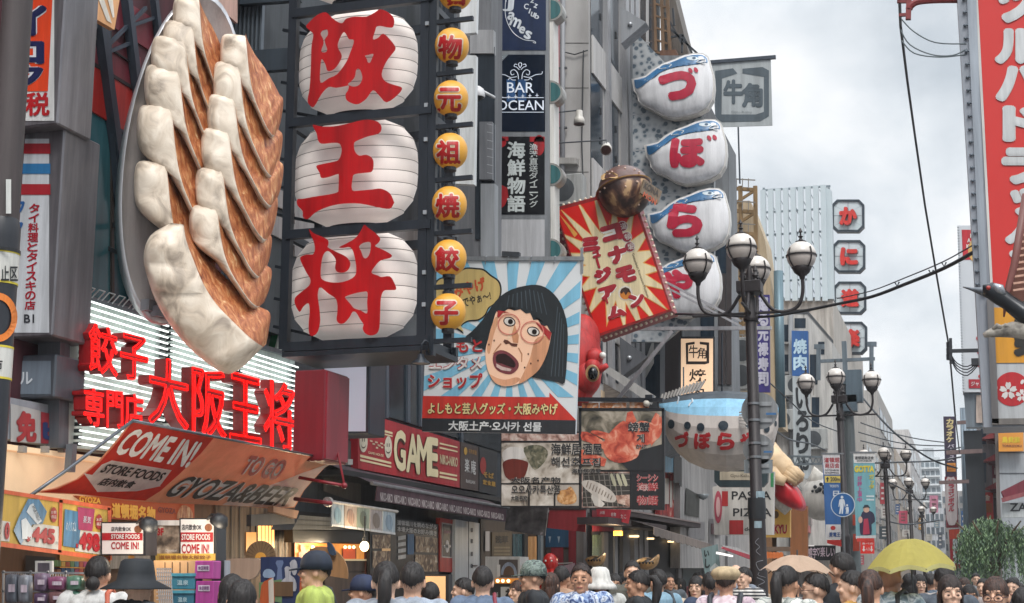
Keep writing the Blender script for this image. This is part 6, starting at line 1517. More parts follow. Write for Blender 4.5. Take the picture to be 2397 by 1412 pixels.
T.texts('lettering', [('ジ', (2281,622,2350,690)),('ャ', (2286,700,2340,745)),('ン', (2284,752,2350,800)),('カ', (2286,806,2350,862)),('ラ', (2290,866,2350,906))], M('#b3202e', .45),.010, bold=.09)
T.poly('red_tag', [(2267,888),(2400,888),(2400,909),(2268,909)], M('#a82a38', .45),.014)
T.texts('tag_lettering', [('ジャンボ', (2273,893,2312,904))], M('#d2c0c0', .5),.02, bold=.04)
m = MB()
for i in range(60): MB().ball(hit(2243+i*.21,532+i*6.5, PY(26.95)),.02,6,4).build('edge_bulb', M('#aeb4ba', .4), T)
T.poly('lower_frame', [(2256,918),(2420,918),(2420,1000),(2262,1000)], M('#7d868e', .4,.3),-.1,.3)
T.polys('lower_pane', [R4(2285,925,2310,990)], M('#b9a79c', .5, var=.5, scale=8),-.05)
T = Thing('wire_insulator', 'black wire insulator cross arm in front of the karaoke tower', 'insulator')
m = MB(); Q = PY(26); m.bar(hit(2222,822, Q), hit(2310,820, Q),.06); 
for y in (808,822,836): m.lathe(hit(2222, y, Q),[(.001,-.06),(.05,-.05),(.05,.05),(.001,.06)],8)
m.bar(hit(2225,792, Q), hit(2226,852, Q),.05)
for k in range(4): m.tube([hit(x, y, Q) for x, y in spl([(2226,830+k*3),(2240,850+k*6),(2265,858+k*7),(2290,842+k*4)],3, False)],.01,4)
m.box(hit(2288,848, Q),(.2,.15,.12)); m.build('cross_arm', M('#24272d', .5), T)
T = Thing('bird_sculpture', 'dark metal crane head with long beak at the right edge', 'sculpture')
YQ = 11.5; B_ = lambda x, y, d=0: hit(x, y, PY(YQ+d))
MB().tube([B_(2254,672), B_(2275,677), B_(2300,683), B_(2312,682)],[.004,.014,.034,.05],12).build('beak', M('#6a6e74', .25,.6), T, True)
MB().tube([B_(2300,680), B_(2318,680), B_(2335,690), B_(2360,708), B_(2390,730), B_(2420,752)],[.042,.066,.07,.062,.07,.09],14).build('neck', M('#23262b', .3,.3), T, True)
MB().tube([B_(2326,668,-.05), B_(2340,676,-.06), B_(2352,690,-.05)],[.02,.04,.015],12).build('crest', M('#a8acb2', .2,.5), T, True)
MB().ball(B_(2314,674,-.06),.018,10,8).build('eye', M('#a33b34', .4), T, True)
T = Thing('claw_sculpture', 'grey rough claw reaching in from the right edge', 'sculpture')
m = MB(); m.tube([B_(2302,785), B_(2318,780), B_(2340,776), B_(2370,772), B_(2420,776)],[.018,.034,.045,.062,.07],10)
for x in (2325,2345,2365,2385): m.tube([B_(x, 772,-.02), B_(x+9,763,-.03), B_(x+20,768,-.03)],[.016,.024,.02],8)
m.build('claw', ramp_mat('claw_stone', [(.35, '#5d5852'),(.6, '#a39d94')],14, rough=.7, bump=.6), T, True)
T = Thing('eave_corner', 'red brown striped roof eave corner at the right edge', 'roof')
m = MB(); m.tube([B_(2402,455), B_(2375,620), B_(2356,690), B_(2350,742)],[.03,.03,.024,.006],8); m.build('ridge_pole', M('#7a4a44', .5), T, True)
m = MB(); pl = PY(YQ+.1)
T.plane = pl
m.poly([(2402,480),(2430,480),(2430,720),(2362,700),(2376,625)], pl, 0,.03).build('soffit', M('#8d5d4e', .6), T)
m = MB()
for i in range(11): m.bar(hit(2372+max(0,9-i)*2.2,520+i*16, PY(YQ)), hit(2430,512+i*16, PY(YQ)),.016)
m.build('rafter', M('#c79a86', .6), T)
m = MB(); m.bar(B_(2370,722), B_(2420,700),.03); m.build('strut', M('#4a4744', .6), T)
T = Thing('panel_building', 'grey panel clad building on the right with yellow sign', 'building', plane=PY(43))
T.poly('wall', [(2334,975),(2420,975),(2420,1400),(2346,1400)], M('#9fa3a8', .5, var=.1),0,12)
T.polys('panel_joint', [R4(2336,1058,2420,1061), R4(2337,1107,2420,1110)], M('#55595e'),.01)
T.poly('corner_post', [(2328,975),(2336,975),(2348,1400),(2338,1400)], M('#6d6663', .5),.05,.2)
T = Thing('yakitori_sign', 'yellow orange chicken restaurant sign on the grey panel building', 'sign', plane=PY(42.6))
T.poly('panel', [(2337,1012),(2395,1010),(2396,1056),(2338,1057)], M('#cf8a35', .5, emit=.03),0,.2)
T.texts('lettering', [('鳥貴族', (2345,1022,2388,1037))], M('#d8b92e', .5),.01, bold=.05)
T.texts('small_lettering', [('TORIKIZOKU', (2346,1041,2392,1047))], M('#7a4a34', .5),.01, bold=.03)
T = Thing('fashion_shop_sign', 'white shop sign reading ZARA under a dark red awning', 'sign', plane=PY(40))
T.poly('panel', [(2345,1178),(2460,1174),(2460,1208),(2346,1212)], M('#c2c6c6', .5),0,.2)
T.texts('lettering', [('ZARA', (2364,1178,2442,1197))], M('#23282c', .5),.01, bold=.02)
T = Thing('maroon_awning', 'dark red awning above the white shop sign at right', 'awning', plane=PY(39.8))
T.poly('canopy', [(2344,1150),(2420,1112),(2420,1150),(2350,1166)], M('#6d2230', .6),0,.6)
T.poly('canopy_edge', [(2344,1166),(2420,1146),(2420,1156),(2346,1176)], M('#8a4a4e', .6),.1,.1)
for i, (x0, y0, lab) in enumerate(((2308,985, 'topmost small red tiled eave between pipes and grey building'),(2312,1018, 'second small red tiled eave with lantern beneath'),(2316,1070, 'third small red tiled eave by the maroon column'),(2320,1135, 'lowest small red tiled eave above the red board'))):
 T = Thing('tiled_eave', lab, 'eave', 'small red pagoda eaves', plane=PY(45))
 T.poly('roof_edge', [(x0-14, y0+8),(x0+4, y0-2),(x0+18, y0-10),(x0+18, y0+8),(x0, y0+10)], M('#8f3a3a', .6, var=.3),0,.8)
 T.poly('fascia', [(x0-4, y0+10),(x0+18, y0+9),(x0+18, y0+17),(x0, y0+16)], M('#5d2a2c', .6),-.1,.6)
T = Thing('maroon_column_shop', 'maroon column with white upright boards behind the willow', 'building', plane=PY(46))
T.poly('wall', [(2288,970),(2336,970),(2342,1400),(2292,1400)], M('#7d787a', .6, var=.3),0,10)
T.poly('maroon_column', [(2321,1070),(2334,1070),(2338,1160),(2324,1160)], M('#6b1f2a', .5),.1,.2)
T.poly('white_board', [(2324,1120),(2334,1120),(2336,1165),(2326,1165)], M('#c2c2bc', .5),.2,.05)
T.text('lettering', '金龍', (2327,1074,2333,1112), M('#c9b8b4'),.12, bold=.03, vert=True)
T.poly('red_board', [(2297,1154),(2324,1152),(2326,1215),(2299,1216)], M('#b3322a', .5, emit=.03),.25,.1)
T.polys('tan_board', [R4(2299,1178,2322,1200)], M('#a05a30', .5),.27)
T.texts('board_lettering', [('金', (2303,1158,2318,1172))], M('#d8c8b8'),.28, bold=.04)
T.polys('window', [R4(2296,985,2308,1040), R4(2296,1060,2308,1130)], GLASS, .02)
T = Thing('pipe_bundle', 'bundle of grey vertical pipes on the right facade', 'pipes')
for x, r in ((2262,.05),(2268,.045),(2275,.06),(2283,.04),(2255,.03)): MB().tube([hit(x-4,955, PY(44.5)), Vector((hit(x, 1290, PY(44.5)).x, 44.5,0))], r*1.7,8).build('pipe', M('#6a7680', .4,.3), T, True)
m = MB(); m.box(hit(2284,1140, PY(44)),(.5,.4,3.2)); m.build('dark_box', M('#22262c', .5), T)
m = MB(); m.bar(hit(2240,990, PY(43.6)), hit(2315,985, PY(43.6)),.1); m.bar(hit(2215,1060, PY(43.6)), hit(2300,1056, PY(43.6)),.12); m.bar(hit(2198,1130, PY(43.6)), hit(2268,1127, PY(43.6)),.1); m.build('cross_arm', M('#6d5a58', .5), T)
T = Thing('karaoke_bar_sign', 'dark purple upright sign with cream カラオケ characters', 'sign', plane=PY(52))
T.poly('panel', [(2208,975),(2236,975),(2240,1116),(2213,1116)], M('#352b42', .5),0,.4)
T.text('lettering', 'カラオケ', (2215,980,2232,1036), M('#d6c48e', .5),.02, bold=.05, vert=True)
T.text('small_lettering', 'パーチュス', (2218,1040,2234,1080), M('#c2bcc8', .5),.02, bold=.04, vert=True)
T.rect('orange_label', (2217,1084,2237,1104), M('#cf8a3c', .5),.02)
T.texts('label_lettering', [('飲放', (2219,1087,2235,1096)),('題付', (2219,1097,2235,1102))], M('#5a2a20'),.04)
T = Thing('bowl_restaurant_sign', 'red and white upright sign with ドラゴンボウル characters', 'sign', plane=PY(51.5))
T.poly('panel', [(2211,1116),(2240,1116),(2244,1235),(2215,1235)], M('#7d2a36', .5),0,.4)
T.poly('white_face', spl([(2213,1126),(2226,1118),(2238,1126),(2241,1215),(2228,1230),(2216,1216)],2), M('#c9bfc0', .5),.02)
T.text('lettering', 'ドラゴンボウル', (2220,1122,2234,1198), M('#b0243c', .5),.04, bold=.04, vert=True)
T = Thing('box_karaoke_sign', 'red upright sign with sideways white BOX lettering', 'sign', plane=PY(50))
T.poly('panel', [(2221,1240),(2246,1238),(2249,1330),(2226,1332)], M('#a3242c', .5),0,.3)
T.rect('orange_top', (2222,1240,2246,1262), M('#c2452c', .5),.01)
q = [(2247,1262),(2248,1322),(2231,1322),(2230,1262)]
T.texts('lettering', [('EaOX', q)], M('#ccd2d6', .5),.02, bold=.09)
# street level shops, left
SX = -6.86; P = PX(SX)
WOOD = ramp_mat('old_wood', [(.35, '#4a382a'),(.65, '#7a624a')],3,(6,6,.5),.65, bump=.2)
def blk(T, part, px0, py0, px1, py1, pl, depth, mat, off=0):
 return T.rect(part, (px0, py0, px1, py1), mat, off, depth)
T = Thing('dumpling_counter_shop', 'warm lit shop bay with shelves behind the price banner', 'shop front', plane=P)
T.poly('back_wall', [(-40,1270),(520,1150),(520,1800),(-40,1900)], M('#6b4a30', .7, var=.4, scale=2),.0)
T.polys('amber_wall_glow', [[(140,1290),(250,1300),(250,1345),(140,1345)],[(200,1240),(270,1240),(270,1330),(200,1320)],[(288,1230),(420,1225),(420,1330),(288,1330)]], M('#b9803e', .6, emit=.25),.02)  # warm shop light on the back wall, put in as glowing amber patches
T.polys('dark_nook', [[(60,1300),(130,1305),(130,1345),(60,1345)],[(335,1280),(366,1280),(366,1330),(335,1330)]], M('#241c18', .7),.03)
T.polys('notice', [[(258,1300),(300,1298),(300,1330),(258,1332)],[(310,1290),(352,1300),(352,1330),(320,1322)]], M('#b9aa98', .6, var=.4, scale=9),.05)
T = Thing('specialty_board', 'orange board reading 道頓堀名物 under the canvas awning', 'sign', plane=PX(-6.7))
T.poly('board', [(180,1160),(455,1178),(455,1226),(255,1214)], M('#a8481f', .6, emit=.12),0,.05)
T.texts('lettering', [('道頓堀名物', [(262,1176),(364,1187),(364,1221),(262,1212)]),('GYOZA', [(186,1160),(236,1166),(236,1180),(186,1176)])], M('#dca038', .5, emit=.15),.008, bold=.045)
T.texts('dark_lettering', [('GYOZA', [(370,1186),(412,1191),(412,1204),(370,1200)])], M('#7a2418', .5),.008, bold=.03)
T.polys('dumpling_picture', [spl([(414,1214),(420,1190),(430,1182),(446,1190),(452,1210),(440,1222)],2)], crust, .008)
for i, (x0, y0, x1, y1, lab) in enumerate(((236,1222,341,1300, 'white COME IN box sign half hidden behind the hair bun person'),(420,1213,506,1314, 'white COME IN box sign beside the photo panel and lamp'))):
 yq = 9.75 if i == 0 else 10.2
 T = Thing('come_in_box_sign', lab, 'sign', 'COME IN box signs', plane=PY(yq))
 T.rect('cabinet', (x0, y0, x1, y1), M('#26282c', .4),0,.16)
 T.rect('white_face', (x0+3, y0+3, x1-6, y1-3), M('#cfcac6', .4, emit=.1),.004)
 w = x1-x0; h = y1-y0
 T.rect('red_band', (x0+3, y0+h*.33, x1-7, y0+h*.55), M('#a8242c', .4),.008)
 xl0 = x1-83
 T.texts('white_lettering', [('STORE FOODS', (xl0+2, y0+h*.37, x1-14, y0+h*.51))], M('#d8d4d0', .4),.012, bold=.03)
 T.texts('red_lettering', [('COME IN!', (xl0+2, y0+h*.60, x1-16, y0+h*.82))], M('#a8242c', .4),.008, bold=.025)
 T.texts('lettering', [('店内飲食OK', (xl0+2, y0+h*.14, x1-34, y0+h*.28))], M('#26242a', .4),.008, bold=.02)
 T.poly('dumpling_emblem', ell(x1-18, y0+h*.22,9,9,18), M('#8c5a3c', .5, var=.4, scale=20),.008)
 m = MB(); c = hit(x1+8, y0+6, PY(yq-.12))
 m.lathe(c, [(.001,.05),(.05,.04),(.075,-.01),(.07,-.03)],14, Vector((.5,-.2,.8))); m.tube([hit(x1-20, y0+2, T.p), hit(x1-10, y0-8, PY(yq-.1)), c+Vector((0,0,.03))],.012,6)
 m.build('clip_lamp', BLACK, T, True)
 MB().lathe(c, [(.001,-.028),(.066,-.028)],14, Vector((.5,-.2,.8))).build('lamp_glow', M('#fff0d8', .3, emit=1.2), T)
 if i:
  T.rect('photo_panel', (365,1222,420,1314), ramp_mat('dining_photo', [(.3, '#2a2522'),(.45, '#6d5f54'),(.6, '#9c8c7c'),(.7, '#c8bcae')],12, rough=.4, detail=8),-.01,.1)
  T.rect('top_strip', (366,1218,420,1230), M('#cfcac6', .4),.0)
  T.texts('floor_lettering', [('3F', (368,1236,383,1254))], M('#b02a30', .4),.0, bold=.06)
  T.texts('photo_caption', [('Dotonbori', (388,1285,414,1292))], M('#d0cac4', .4),.0)
  T.rect('yellow_strip', (364,1296,503,1313), M('#c9a04a', .5),.012,.02)
  T.texts('strip_lettering', [('道頓堀名物大阪餃子', (372,1300,494,1309))], M('#8a5a30', .5),.018, bold=.03)
def bag(px0, py0, px1, py1, y, hx, nm, lab, grp, tx=None):
 T = Thing(nm, lab, 'packet', grp, plane=PY(y))
 pts = [(px0, py0+2),((px0+px1)/2, py0-1),(px1, py0+2),(px1+1,(py0+py1)/2),(px1, py1-2),((px0+px1)/2, py1+1),(px0, py1-2),(px0-1,(py0+py1)/2)]
 Pillow(pts, T.p, .035, p=3).mesh(MB(),4,.04).build('packet_body', M(hx, .3, var=.35, scale=8, bump=.3), T, True)
 T.rect('label_patch', (px0+(px1-px0)*.25, py0+(py1-py0)*.35, px0+(px1-px0)*.8, py0+(py1-py0)*.62), M('#cdbfcb', .4, var=.4, scale=30),.045)
 return T
bags = [(12,1344,40,1412, 'clear plastic pouch at the far left of the rack', '#6f7580'),(42,1346,68,1412, 'clear plastic pouch second on the left rack', '#8b8f98'),
  (80,1342,110,1385, 'grey purple pouch hanging below the white card', '#7c6a80'),(112,1350,152,1382, 'pink folded pack above the brown pack', '#8e4f72'),(114,1384,152,1416, 'brown pink pack under the pink folded pack', '#7d5a5c'),
  (156,1348,190,1382, 'green folded pack on the rack top row', '#5c8570'),(156,1384,188,1418, 'dark green pack under the green folded pack', '#3f6a5a'),(80,1388,110,1418, 'violet pouch at the bottom of the rack', '#5f4a66')]
for x0, y0, x1, y1, lab, hx in bags: bag(x0, y0, x1, y1,8.9, hx, 'goods_pouch', lab, 'pouches hanging on the left rack')
T = Thing('goods_rack', 'white wire rack holding the pouches at bottom left', 'rack')
m = MB(); Q = PY(8.98)
for y in (1340,1384): m.bar(hit(5, y, Q), hit(205, y+2, Q),.012)
for x in (8,72,112,154,200): m.bar(hit(x, 1336, Q), hit(x-2,1500, Q),.012)
for i in range(8): m.bar(hit(24+i*5,1340, Q), hit(24+i*5,1354, Q),.005); m.bar(hit(118+i*6,1340, Q), hit(118+i*6,1354, Q),.005)
m.build('wire', M('#b0b2b5', .4,.4), T)
T = Thing('price_card', 'small white framed card standing above the purple pouch', 'card', plane=PY(9.0))
T.rect('frame', (82,1313,122,1345), M('#c9c6c2', .5),0,.02); T.rect('picture', (88,1318,116,1343), M('#5d5660', .5, var=.5, scale=14),.004)
for i, (x0, y0, x1, y1, hx, lab) in enumerate(((456,1313,498,1356, '#b04a94', 'pink carton on the upper shelf by the wire basket'),(458,1360,499,1416, '#a83f8c', 'larger pink carton on the lower shelf'),(402,1344,455,1380, '#3f8296', 'teal plastic bin on the counter shelf'),(404,1384,452,1420, '#356f86', 'lower teal plastic bin with printed front'))):
 yq = 9.5
 T = Thing('carton' if i < 2 else 'plastic_bin', lab, 'carton' if i < 2 else 'bin', plane=PY(yq))
 a, b = hit(x0, y0, T.p), hit(x1, y1, T.p)
 MB().bb(a.x, b.x, yq, yq+.12, b.z, a.z).build('box_body', M(hx, .4, var=.2), T, bevel=.006)
 if i < 2:
  T.rect('label_patch', (x0+6, y0+10, x1-8, y0+24), M('#cfc2d0', .4),.006)
  T.texts('lettering', [('休足時間', (x0+8, y0+12, x1-10, y0+22))], M('#6a2a70', .4),.009, bold=.02)
 else:
  T.rect('rim', (x0-2, y0-2, x1+2, y0+5), M('#4f9aac', .4),.012,.03)
  T.texts('lettering', [('温泉', (x0+12, y0+14, x1-14, y0+26))], M('#b5cdd4', .4),.006, bold=.02)
T = Thing('wire_basket', 'white wire basket stand left of the teal bins', 'basket')
m = MB(); Q = PY(9.4)
for i in range(8): m.bar(hit(368+i*4.4,1330, Q), hit(374+i*4.4,1420, Q),.006)
for i in range(10): m.bar(hit(366,1332+i*9, Q), hit(402,1332+i*9, Q),.006)
m.build('wire', M('#b9bcc0', .4,.3), T)
T = Thing('counter_shelf', 'wooden slat shelf behind the pink cartons', 'shelf', plane=PY(9.7))
T.rect('panel', (360,1312,502,1480), M('#b08a62', .6, var=.25),0,.05)
T.polys('slat_gap', [R4(x, 1316, x+2,1345) for x in (385,402,420,438)], M('#4a3626', .6),.004)
T.rect('dark_end', (496,1312,522,1480), M('#20242a', .5),.03,.1)
T.rect('grey_edge', (512,1312,530,1480), M('#9a9ea6', .5),.01,.06)
T = Thing('wooden_shop_front', 'weathered wooden shop front with a warm lattice window', 'shop front', plane=PX(-6.84))
T.poly('plank_wall', [(505,1150),(690,1180),(690,1800),(505,1800)], WOOD, 0,.04)
T.polys('plank_joint', [R4(x, 1180, x+2,1412) for x in (540,560,586,652,668)], M('#30241c', .7),.006)
T.rect('window_frame', (600,1226,647,1300), M('#3a2a20', .6),.01,.03)
T.rect('lit_pane', (604,1231,642,1298), M('#ffb866', .4, emit=1.3),.016)
T.polys('lattice_bar', [R4(x, 1231, x+1.6,1298) for x in (612,620,628,635)], M('#6b4526', .6),.022)
T.rect('warm_glow_board', (576,1246,600,1300), M('#d08a3c', .5, emit=.55),.01)
T.poly('tin_roof', [(588,1205),(690,1200),(690,1226),(588,1232)], M('#4c4846', .6),.35,.05)
T.poly('beam', [(640,1185),(700,1196),(694,1214),(640,1198)], M('#b98a6a', .6),.4,.06)
T = Thing('folding_fan', 'large brown paper folding fan standing on the shop ledge', 'fan', plane=PY(11.6))
pts = [(576,1304)]+ell(610,1304,36,38,18,0, PI, 2*PI)+[(622,1304)]+ell(610,1304,13,12,10,0,0,-PI)
fanp = ell(610,1306,36,40,22,0, PI, 2*PI)+ell(610,1306,13,13,22,0,2*PI, PI)
T.poly('leaf', fanp, M('#8a6f50', .6, var=.25),0,.015)
m = MB()
for i in range(12):
 a = PI+PI*(i+.5)/12; m.poly([(610+12*math.cos(a),1306+12*math.sin(a)),(610+34*math.cos(a-.02),1306+38*math.sin(a-.02)),(610+34*math.cos(a+.02),1306+38*math.sin(a+.02))], T.p, .005)
m.build('fan_rib', M('#4a3828', .6), T)
T.poly('amber_core', ell(610,1306,13,13,14,0, PI, 2*PI), M('#c08a3a', .5, emit=.2),.004)
T = Thing('round_board', 'beige rounded blank board beside the painted mural', 'board', plane=PY(11.5))
T.poly('board', spl([(528,1309),(604,1308),(612,1320),(608,1335),(596,1352),(570,1358),(540,1354),(526,1336),(524,1318)],3), M('#b59c8a', .5, var=.1),0,.03)
T = Thing('painted_mural', 'painted photo board with tower clouds and pale players', 'mural', plane=PY(11.4))
T.rect('panel', (610,1304,702,1430), M('#1f2f56', .5, var=.2),0,.03)
T.poly('tower_picture', [(648,1312),(662,1312),(664,1318),(659,1330),(662,1368),(646,1368),(650,1330),(645,1318)], M('#5a6a8c', .5),.004)
T.polys('cloud_picture', [spl([(616,1340),(624,1332),(636,1334),(644,1344),(640,1352),(618,1352)],2)], M('#8499b4', .5),.006)
T.poly('green_ground', [(606,1364),(660,1356),(660,1412),(606,1400)], M('#5d7a56', .5),.007)
T.polys('player_picture', [spl([(666,1330),(674,1326),(682,1332),(680,1346),(688,1352),(694,1366),(692,1384),(676,1380),(658,1362),(668,1352)],2), spl([(678,1318),(690,1310),(696,1322),(694,1342),(686,1346)],2)], M('#a9aab2', .5, var=.3, scale=12),.010)
T.polys('orange_robe', [spl([(612,1370),(626,1358),(636,1352),(642,1370),(640,1430),(610,1430)],2), spl([(702,1352),(712,1360),(726,1390),(728,1430),(704,1430)],2)], M('#a8502a', .5),.012)
T.polys('white_robe', [[(628,1360),(640,1352),(642,1430),(630,1430)]], M('#b9b2aa', .5),.014)
T.rect('face_hole', (642,1362,686,1396), M('#5d452e', .6),.014)
T = Thing('grill_shop_front', 'dark shop front with slate canopy and orange lit opening', 'shop front', plane=PX(-6.83))
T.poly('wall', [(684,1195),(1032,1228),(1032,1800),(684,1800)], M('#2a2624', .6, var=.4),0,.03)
z0 = hit(700,1240, PX(-6.3)).z
T.poly('slate_canopy', [(702,1206),(830,1216),(830,1240),(684,1240)], M('#4b4d50', .6, var=.2),.25,.25)
T.polys('slate_joint', [[(698,1216),(830,1223),(830,1224.5),(698,1217.5)],[(692,1228),(830,1232),(830,1233.5),(692,1229.5)]], M('#2c2e30', .6),.256)
T.poly('black_fascia', [(686,1241),(862,1246),(862,1270),(686,1270)], M('#17181b', .5),.18,.1)
T.poly('lit_opening', [(690,1271),(862,1274),(862,1312),(690,1310)], M('#c8803a', .6, emit=.55, var=.5, scale=7),.03)
T.polys('hanging_ware', [spl([(704,1276),(712,1278),(714,1290),(706,1292)],2), spl([(730,1280),(744,1278),(746,1296),(734,1300)],2), R4(800,1284,834,1308), R4(700,1292,718,1310)], M('#8a4a2a', .6, var=.5, scale=12),.05)
T.polys('orange_poster', [R4(803,1282,832,1308)], M('#c2512a', .6, emit=.3),.055)
T.polys('lower_shelf', [R4(760,1340,860,1420), R4(812,1312,860,1338)], M('#4a3c34', .6, var=.5, scale=8),.04)
T.rect('sill_strip', (690,1309,862,1313), M('#c9b48c', .5, emit=.2),.06,.02)
T.polys('small_lamp', [ell(x, 1281,4,4,10) for x in (732,808,818,828)], M('#ffd9a0', .4, emit=2.0),.08)
T.rect('menu_column', (856,1250,870,1412), M('#5d2a20', .6),.05,.05)
T = Thing('bare_bulb', 'glowing bare bulb hanging in the grill shop opening', 'lamp')
c = hit(853,1279, PY(14.6)); MB().ball(c, .048,16,12, sz=1.15).build('bulb', M('#ffe0a8', .3, emit=4.0), T, True)
MB().tube([c+Vector((0,0,.05)), c+Vector((0,0,.32))],.008,6).lathe(c, [(.02,.04),(.02,.09),(.001,.1)],10).build('flex', BLACK, T)
T = Thing('large_paper_fan', 'large brown paper fan with printed house picture behind the cap person', 'fan', plane=PY(12.4))
fp = ell(752,1345,62,66,22,0, PI*1.35, PI*2.05)+ell(752,1345,18,20,10,0, PI*2.05, PI*1.35)
T.poly('leaf', fp, M('#9c744c', .6, var=.2),0,.02)
T.polys('house_picture', [[(764,1296),(786,1302),(782,1312),(760,1306)],[(770,1318),(778,1320),(778,1330),(770,1328)]], M('#6d5034', .6),.004)
T.poly('blue_cloth', spl([(765,1270),(776,1274),(784,1290),(784,1300),(770,1296)],2), M('#2f4258', .6),.05,.02)
T = Thing('poster_string', 'row of five pale illustrated posters hung over the grill shop', 'poster', plane=PX(-6.2))
cols = (('#a4b0b6', '#7f9aa6'),('#b3a090', '#a08474'),('#8f9a8a', '#6d7668'),('#aaa2a0', '#7a6f66'),('#a3b0b8', '#7f93a2'))
f = lambda x, y: (x, y+(x-776)*.14)
for i, (a, b) in enumerate(cols):
 x0 = 777+i*30; x1 = x0+28.5
 T.poly('poster', [f(x0,1175), f(x1,1175), f(x1-1,1231), f(x0-1,1231)], M(a, .5, var=.4, scale=9),0,.01)
 T.poly('illustration', spl([f(x0+8,1190), f(x0+16,1186), f(x0+22,1198), f(x0+21,1218), f(x0+12,1222), f(x0+6,1208)],2), M(b, .5, var=.5, scale=16),.004)
 T.polys('white_margin', [[f(x0,1175), f(x1,1175), f(x1,1179), f(x0,1179)],[f(x0,1226), f(x1,1226), f(x1,1231), f(x0,1231)]], M('#bfc0c0', .5),.003)
MB().tube([hit(762,1172, T.p), hit(930,1198, T.p)],.016,8).lathe(hit(768,1175, T.p),[(.001,-.03),(.05,-.03),(.05,.03),(.001,.03)],10, Vector((0,1,0))).build('pole', M('#b0aca8', .4), T)
T = Thing('menu_board', 'black menu board with white characters and food photographs', 'menu', plane=PX(-6.72))
T.poly('board', [(866,1204),(1028,1228),(1028,1345),(866,1345)], M('#15161a', .4),0,.04)
g = lambda x, y: (x, y+(x-930)*.12)
T.texts('lettering', [('道頓堀川を眺めながら', [g(930,1217), g(1022,1217), g(1022,1229), g(930,1229)]),('本場大阪のお好み焼き', [g(930,1232), g(1022,1232), g(1022,1244), g(930,1244)])], M('#c6c5c4', .4),.006, bold=.03)
fm = ramp_mat('grilled_food', [(.3, '#2a211c'),(.45, '#6d5644'),(.58, '#a08a70'),(.7, '#c9bba6')],9, rough=.5, detail=8, dist=1.2)
T.polys('food_photo', [R4(872,1252,914,1284), R4(872,1290,914,1330),[g(972,1250),(1024,1260),(1024,1294),(972,1292)],[(972,1298),(1024,1300),(1024,1338),(972,1338)]], fm, .008)
T.polys('white_plate', [[(932,1256+i*15),(950,1253+i*15),(950,1262+i*15),(932,1265+i*15)] for i in range(4)], M('#b9b7b3', .5),.008)
T.poly('blue_panel', R4(954,1250,969,1298), M('#2f5c80', .5),.008)
T.polys('caption', [R4(894,1284,914,1290)], M('#c8a070', .5, emit=.2),.010)
T = Thing('lit_menu_stand', 'lit beige menu stand at the foot of the menu board', 'sign', plane=PY(14.8))
T.rect('frame', (994,1345,1050,1480), M('#1f2024', .4),0,.12); T.rect('lit_face', (996,1349,1043,1480), M('#d8a878', .5, emit=.35, var=.15),.006)
T.texts('lettering', [('お好み', (1002,1372,1018,1410))], M('#3a2a20', .5),.01)
T = Thing('red_door_column', 'red column with dark tall poster beside white door panels', 'shop front', plane=PX(-6.70))
T.poly('red_panel', [(1030,1212),(1063,1218),(1062,1340),(1030,1338)], M('#b2352b', .5),0,.06)
T.poly('poster', [(1036,1226),(1058,1230),(1057,1304),(1036,1302)], M('#3a3436', .4),.006)
T.poly('poster_edge', [(1034,1223),(1060,1227),(1059,1307),(1034,1305)], M('#b9afa8', .4),.003)
T.polys('white_logo', [ell(1047,1279,4.5,15,18), ell(1047,1279,8.5,4.5,18)], M('#c4c0be', .4),.009)
T.texts('lettering', [('choco', (1039,1239,1056,1249))], M('#a0647c', .4),.009, bold=.02)
T = Thing('white_door_panels', 'pair of tall white metal door panels between red column and brown shop', 'door', plane=PX(-6.66))
T.polys('door_leaf', [[(1066,1216),(1096,1221),(1096,1480),(1064,1480)],[(1098,1221),(1127,1226),(1126,1480),(1098,1480)]], M('#b5b9ba', .4, var=.12),0,.05)
T.polys('slit', [R4(1102, y, 1107, y+10) for y in (1236,1262,1292,1320)], M('#4a4c50'),.004)
T.rect('gap', (1096,1221,1098,1480), M('#22242a'),.002)
T.rect('handle', (1108,1323,1118,1326), M('#33363a', .3,.5),.02,.02)
T = Thing('brown_shop_front', 'brown wooden shop front with carved board under dark poster screen', 'shop front', plane=PX(-6.64))
T.poly('wall', [(1126,1215),(1290,1235),(1290,1480),(1126,1480)], M('#453830', .6, var=.4),0,.04)
T.rect('carved_board', (1152,1246,1198,1304), M('#5a4c38', .6, var=.3),.02,.03)
T.texts('carved_lettering', [('浅草', (1160,1254,1190,1272))], M('#1f1a16', .6),.026, bold=.04)
T.polys('plank', [R4(1156, y, 1194, y+4) for y in (1280,1288,1296)], M('#7a6a50', .6),.026)
T.rect('green_glass', (1200,1250,1226,1304), M('#4c6468', .2, var=.4),.01)
T.rect('amber_post', (1243,1256,1256,1330), M('#c29262', .5, emit=.15, var=.5, scale=12),.06,.05)
T.polys('dark_post', [R4(1228,1250,1236,1400), R4(1262,1240,1266,1400)], M('#22262b', .5),.05,.05)
T.rect('blue_post', (1266,1200,1272,1400), M('#7f8c96', .4,.3),.2,.05)
T.rect('notice', (1136,1244,1146,1290), M('#b0a9a6', .5),.02)
T = Thing('dark_poster_screen', 'smoky grey printed screen hung above the brown shop front', 'banner', plane=PY(20.2))
T.poly('screen', [(1188,1186),(1283,1188),(1276,1255),(1181,1241)], ramp_mat('night_print', [(.35, '#3a383c'),(.55, '#5d5a5e'),(.68, '#7a767a'),(.74, '#b5b0b4')],7, rough=.5, detail=8),0,.02)
T = Thing('ticket_machine', 'pale vending cabinet with dome picture and amber lights', 'vending machine', plane=PY(18.6))
T.rect('cabinet', (1136,1303,1217,1365), M('#b7b5b3', .4),0,.4); T.rect('picture', (1168,1310,1212,1352), M('#4d4340', .5, var=.5, scale=8),.006)
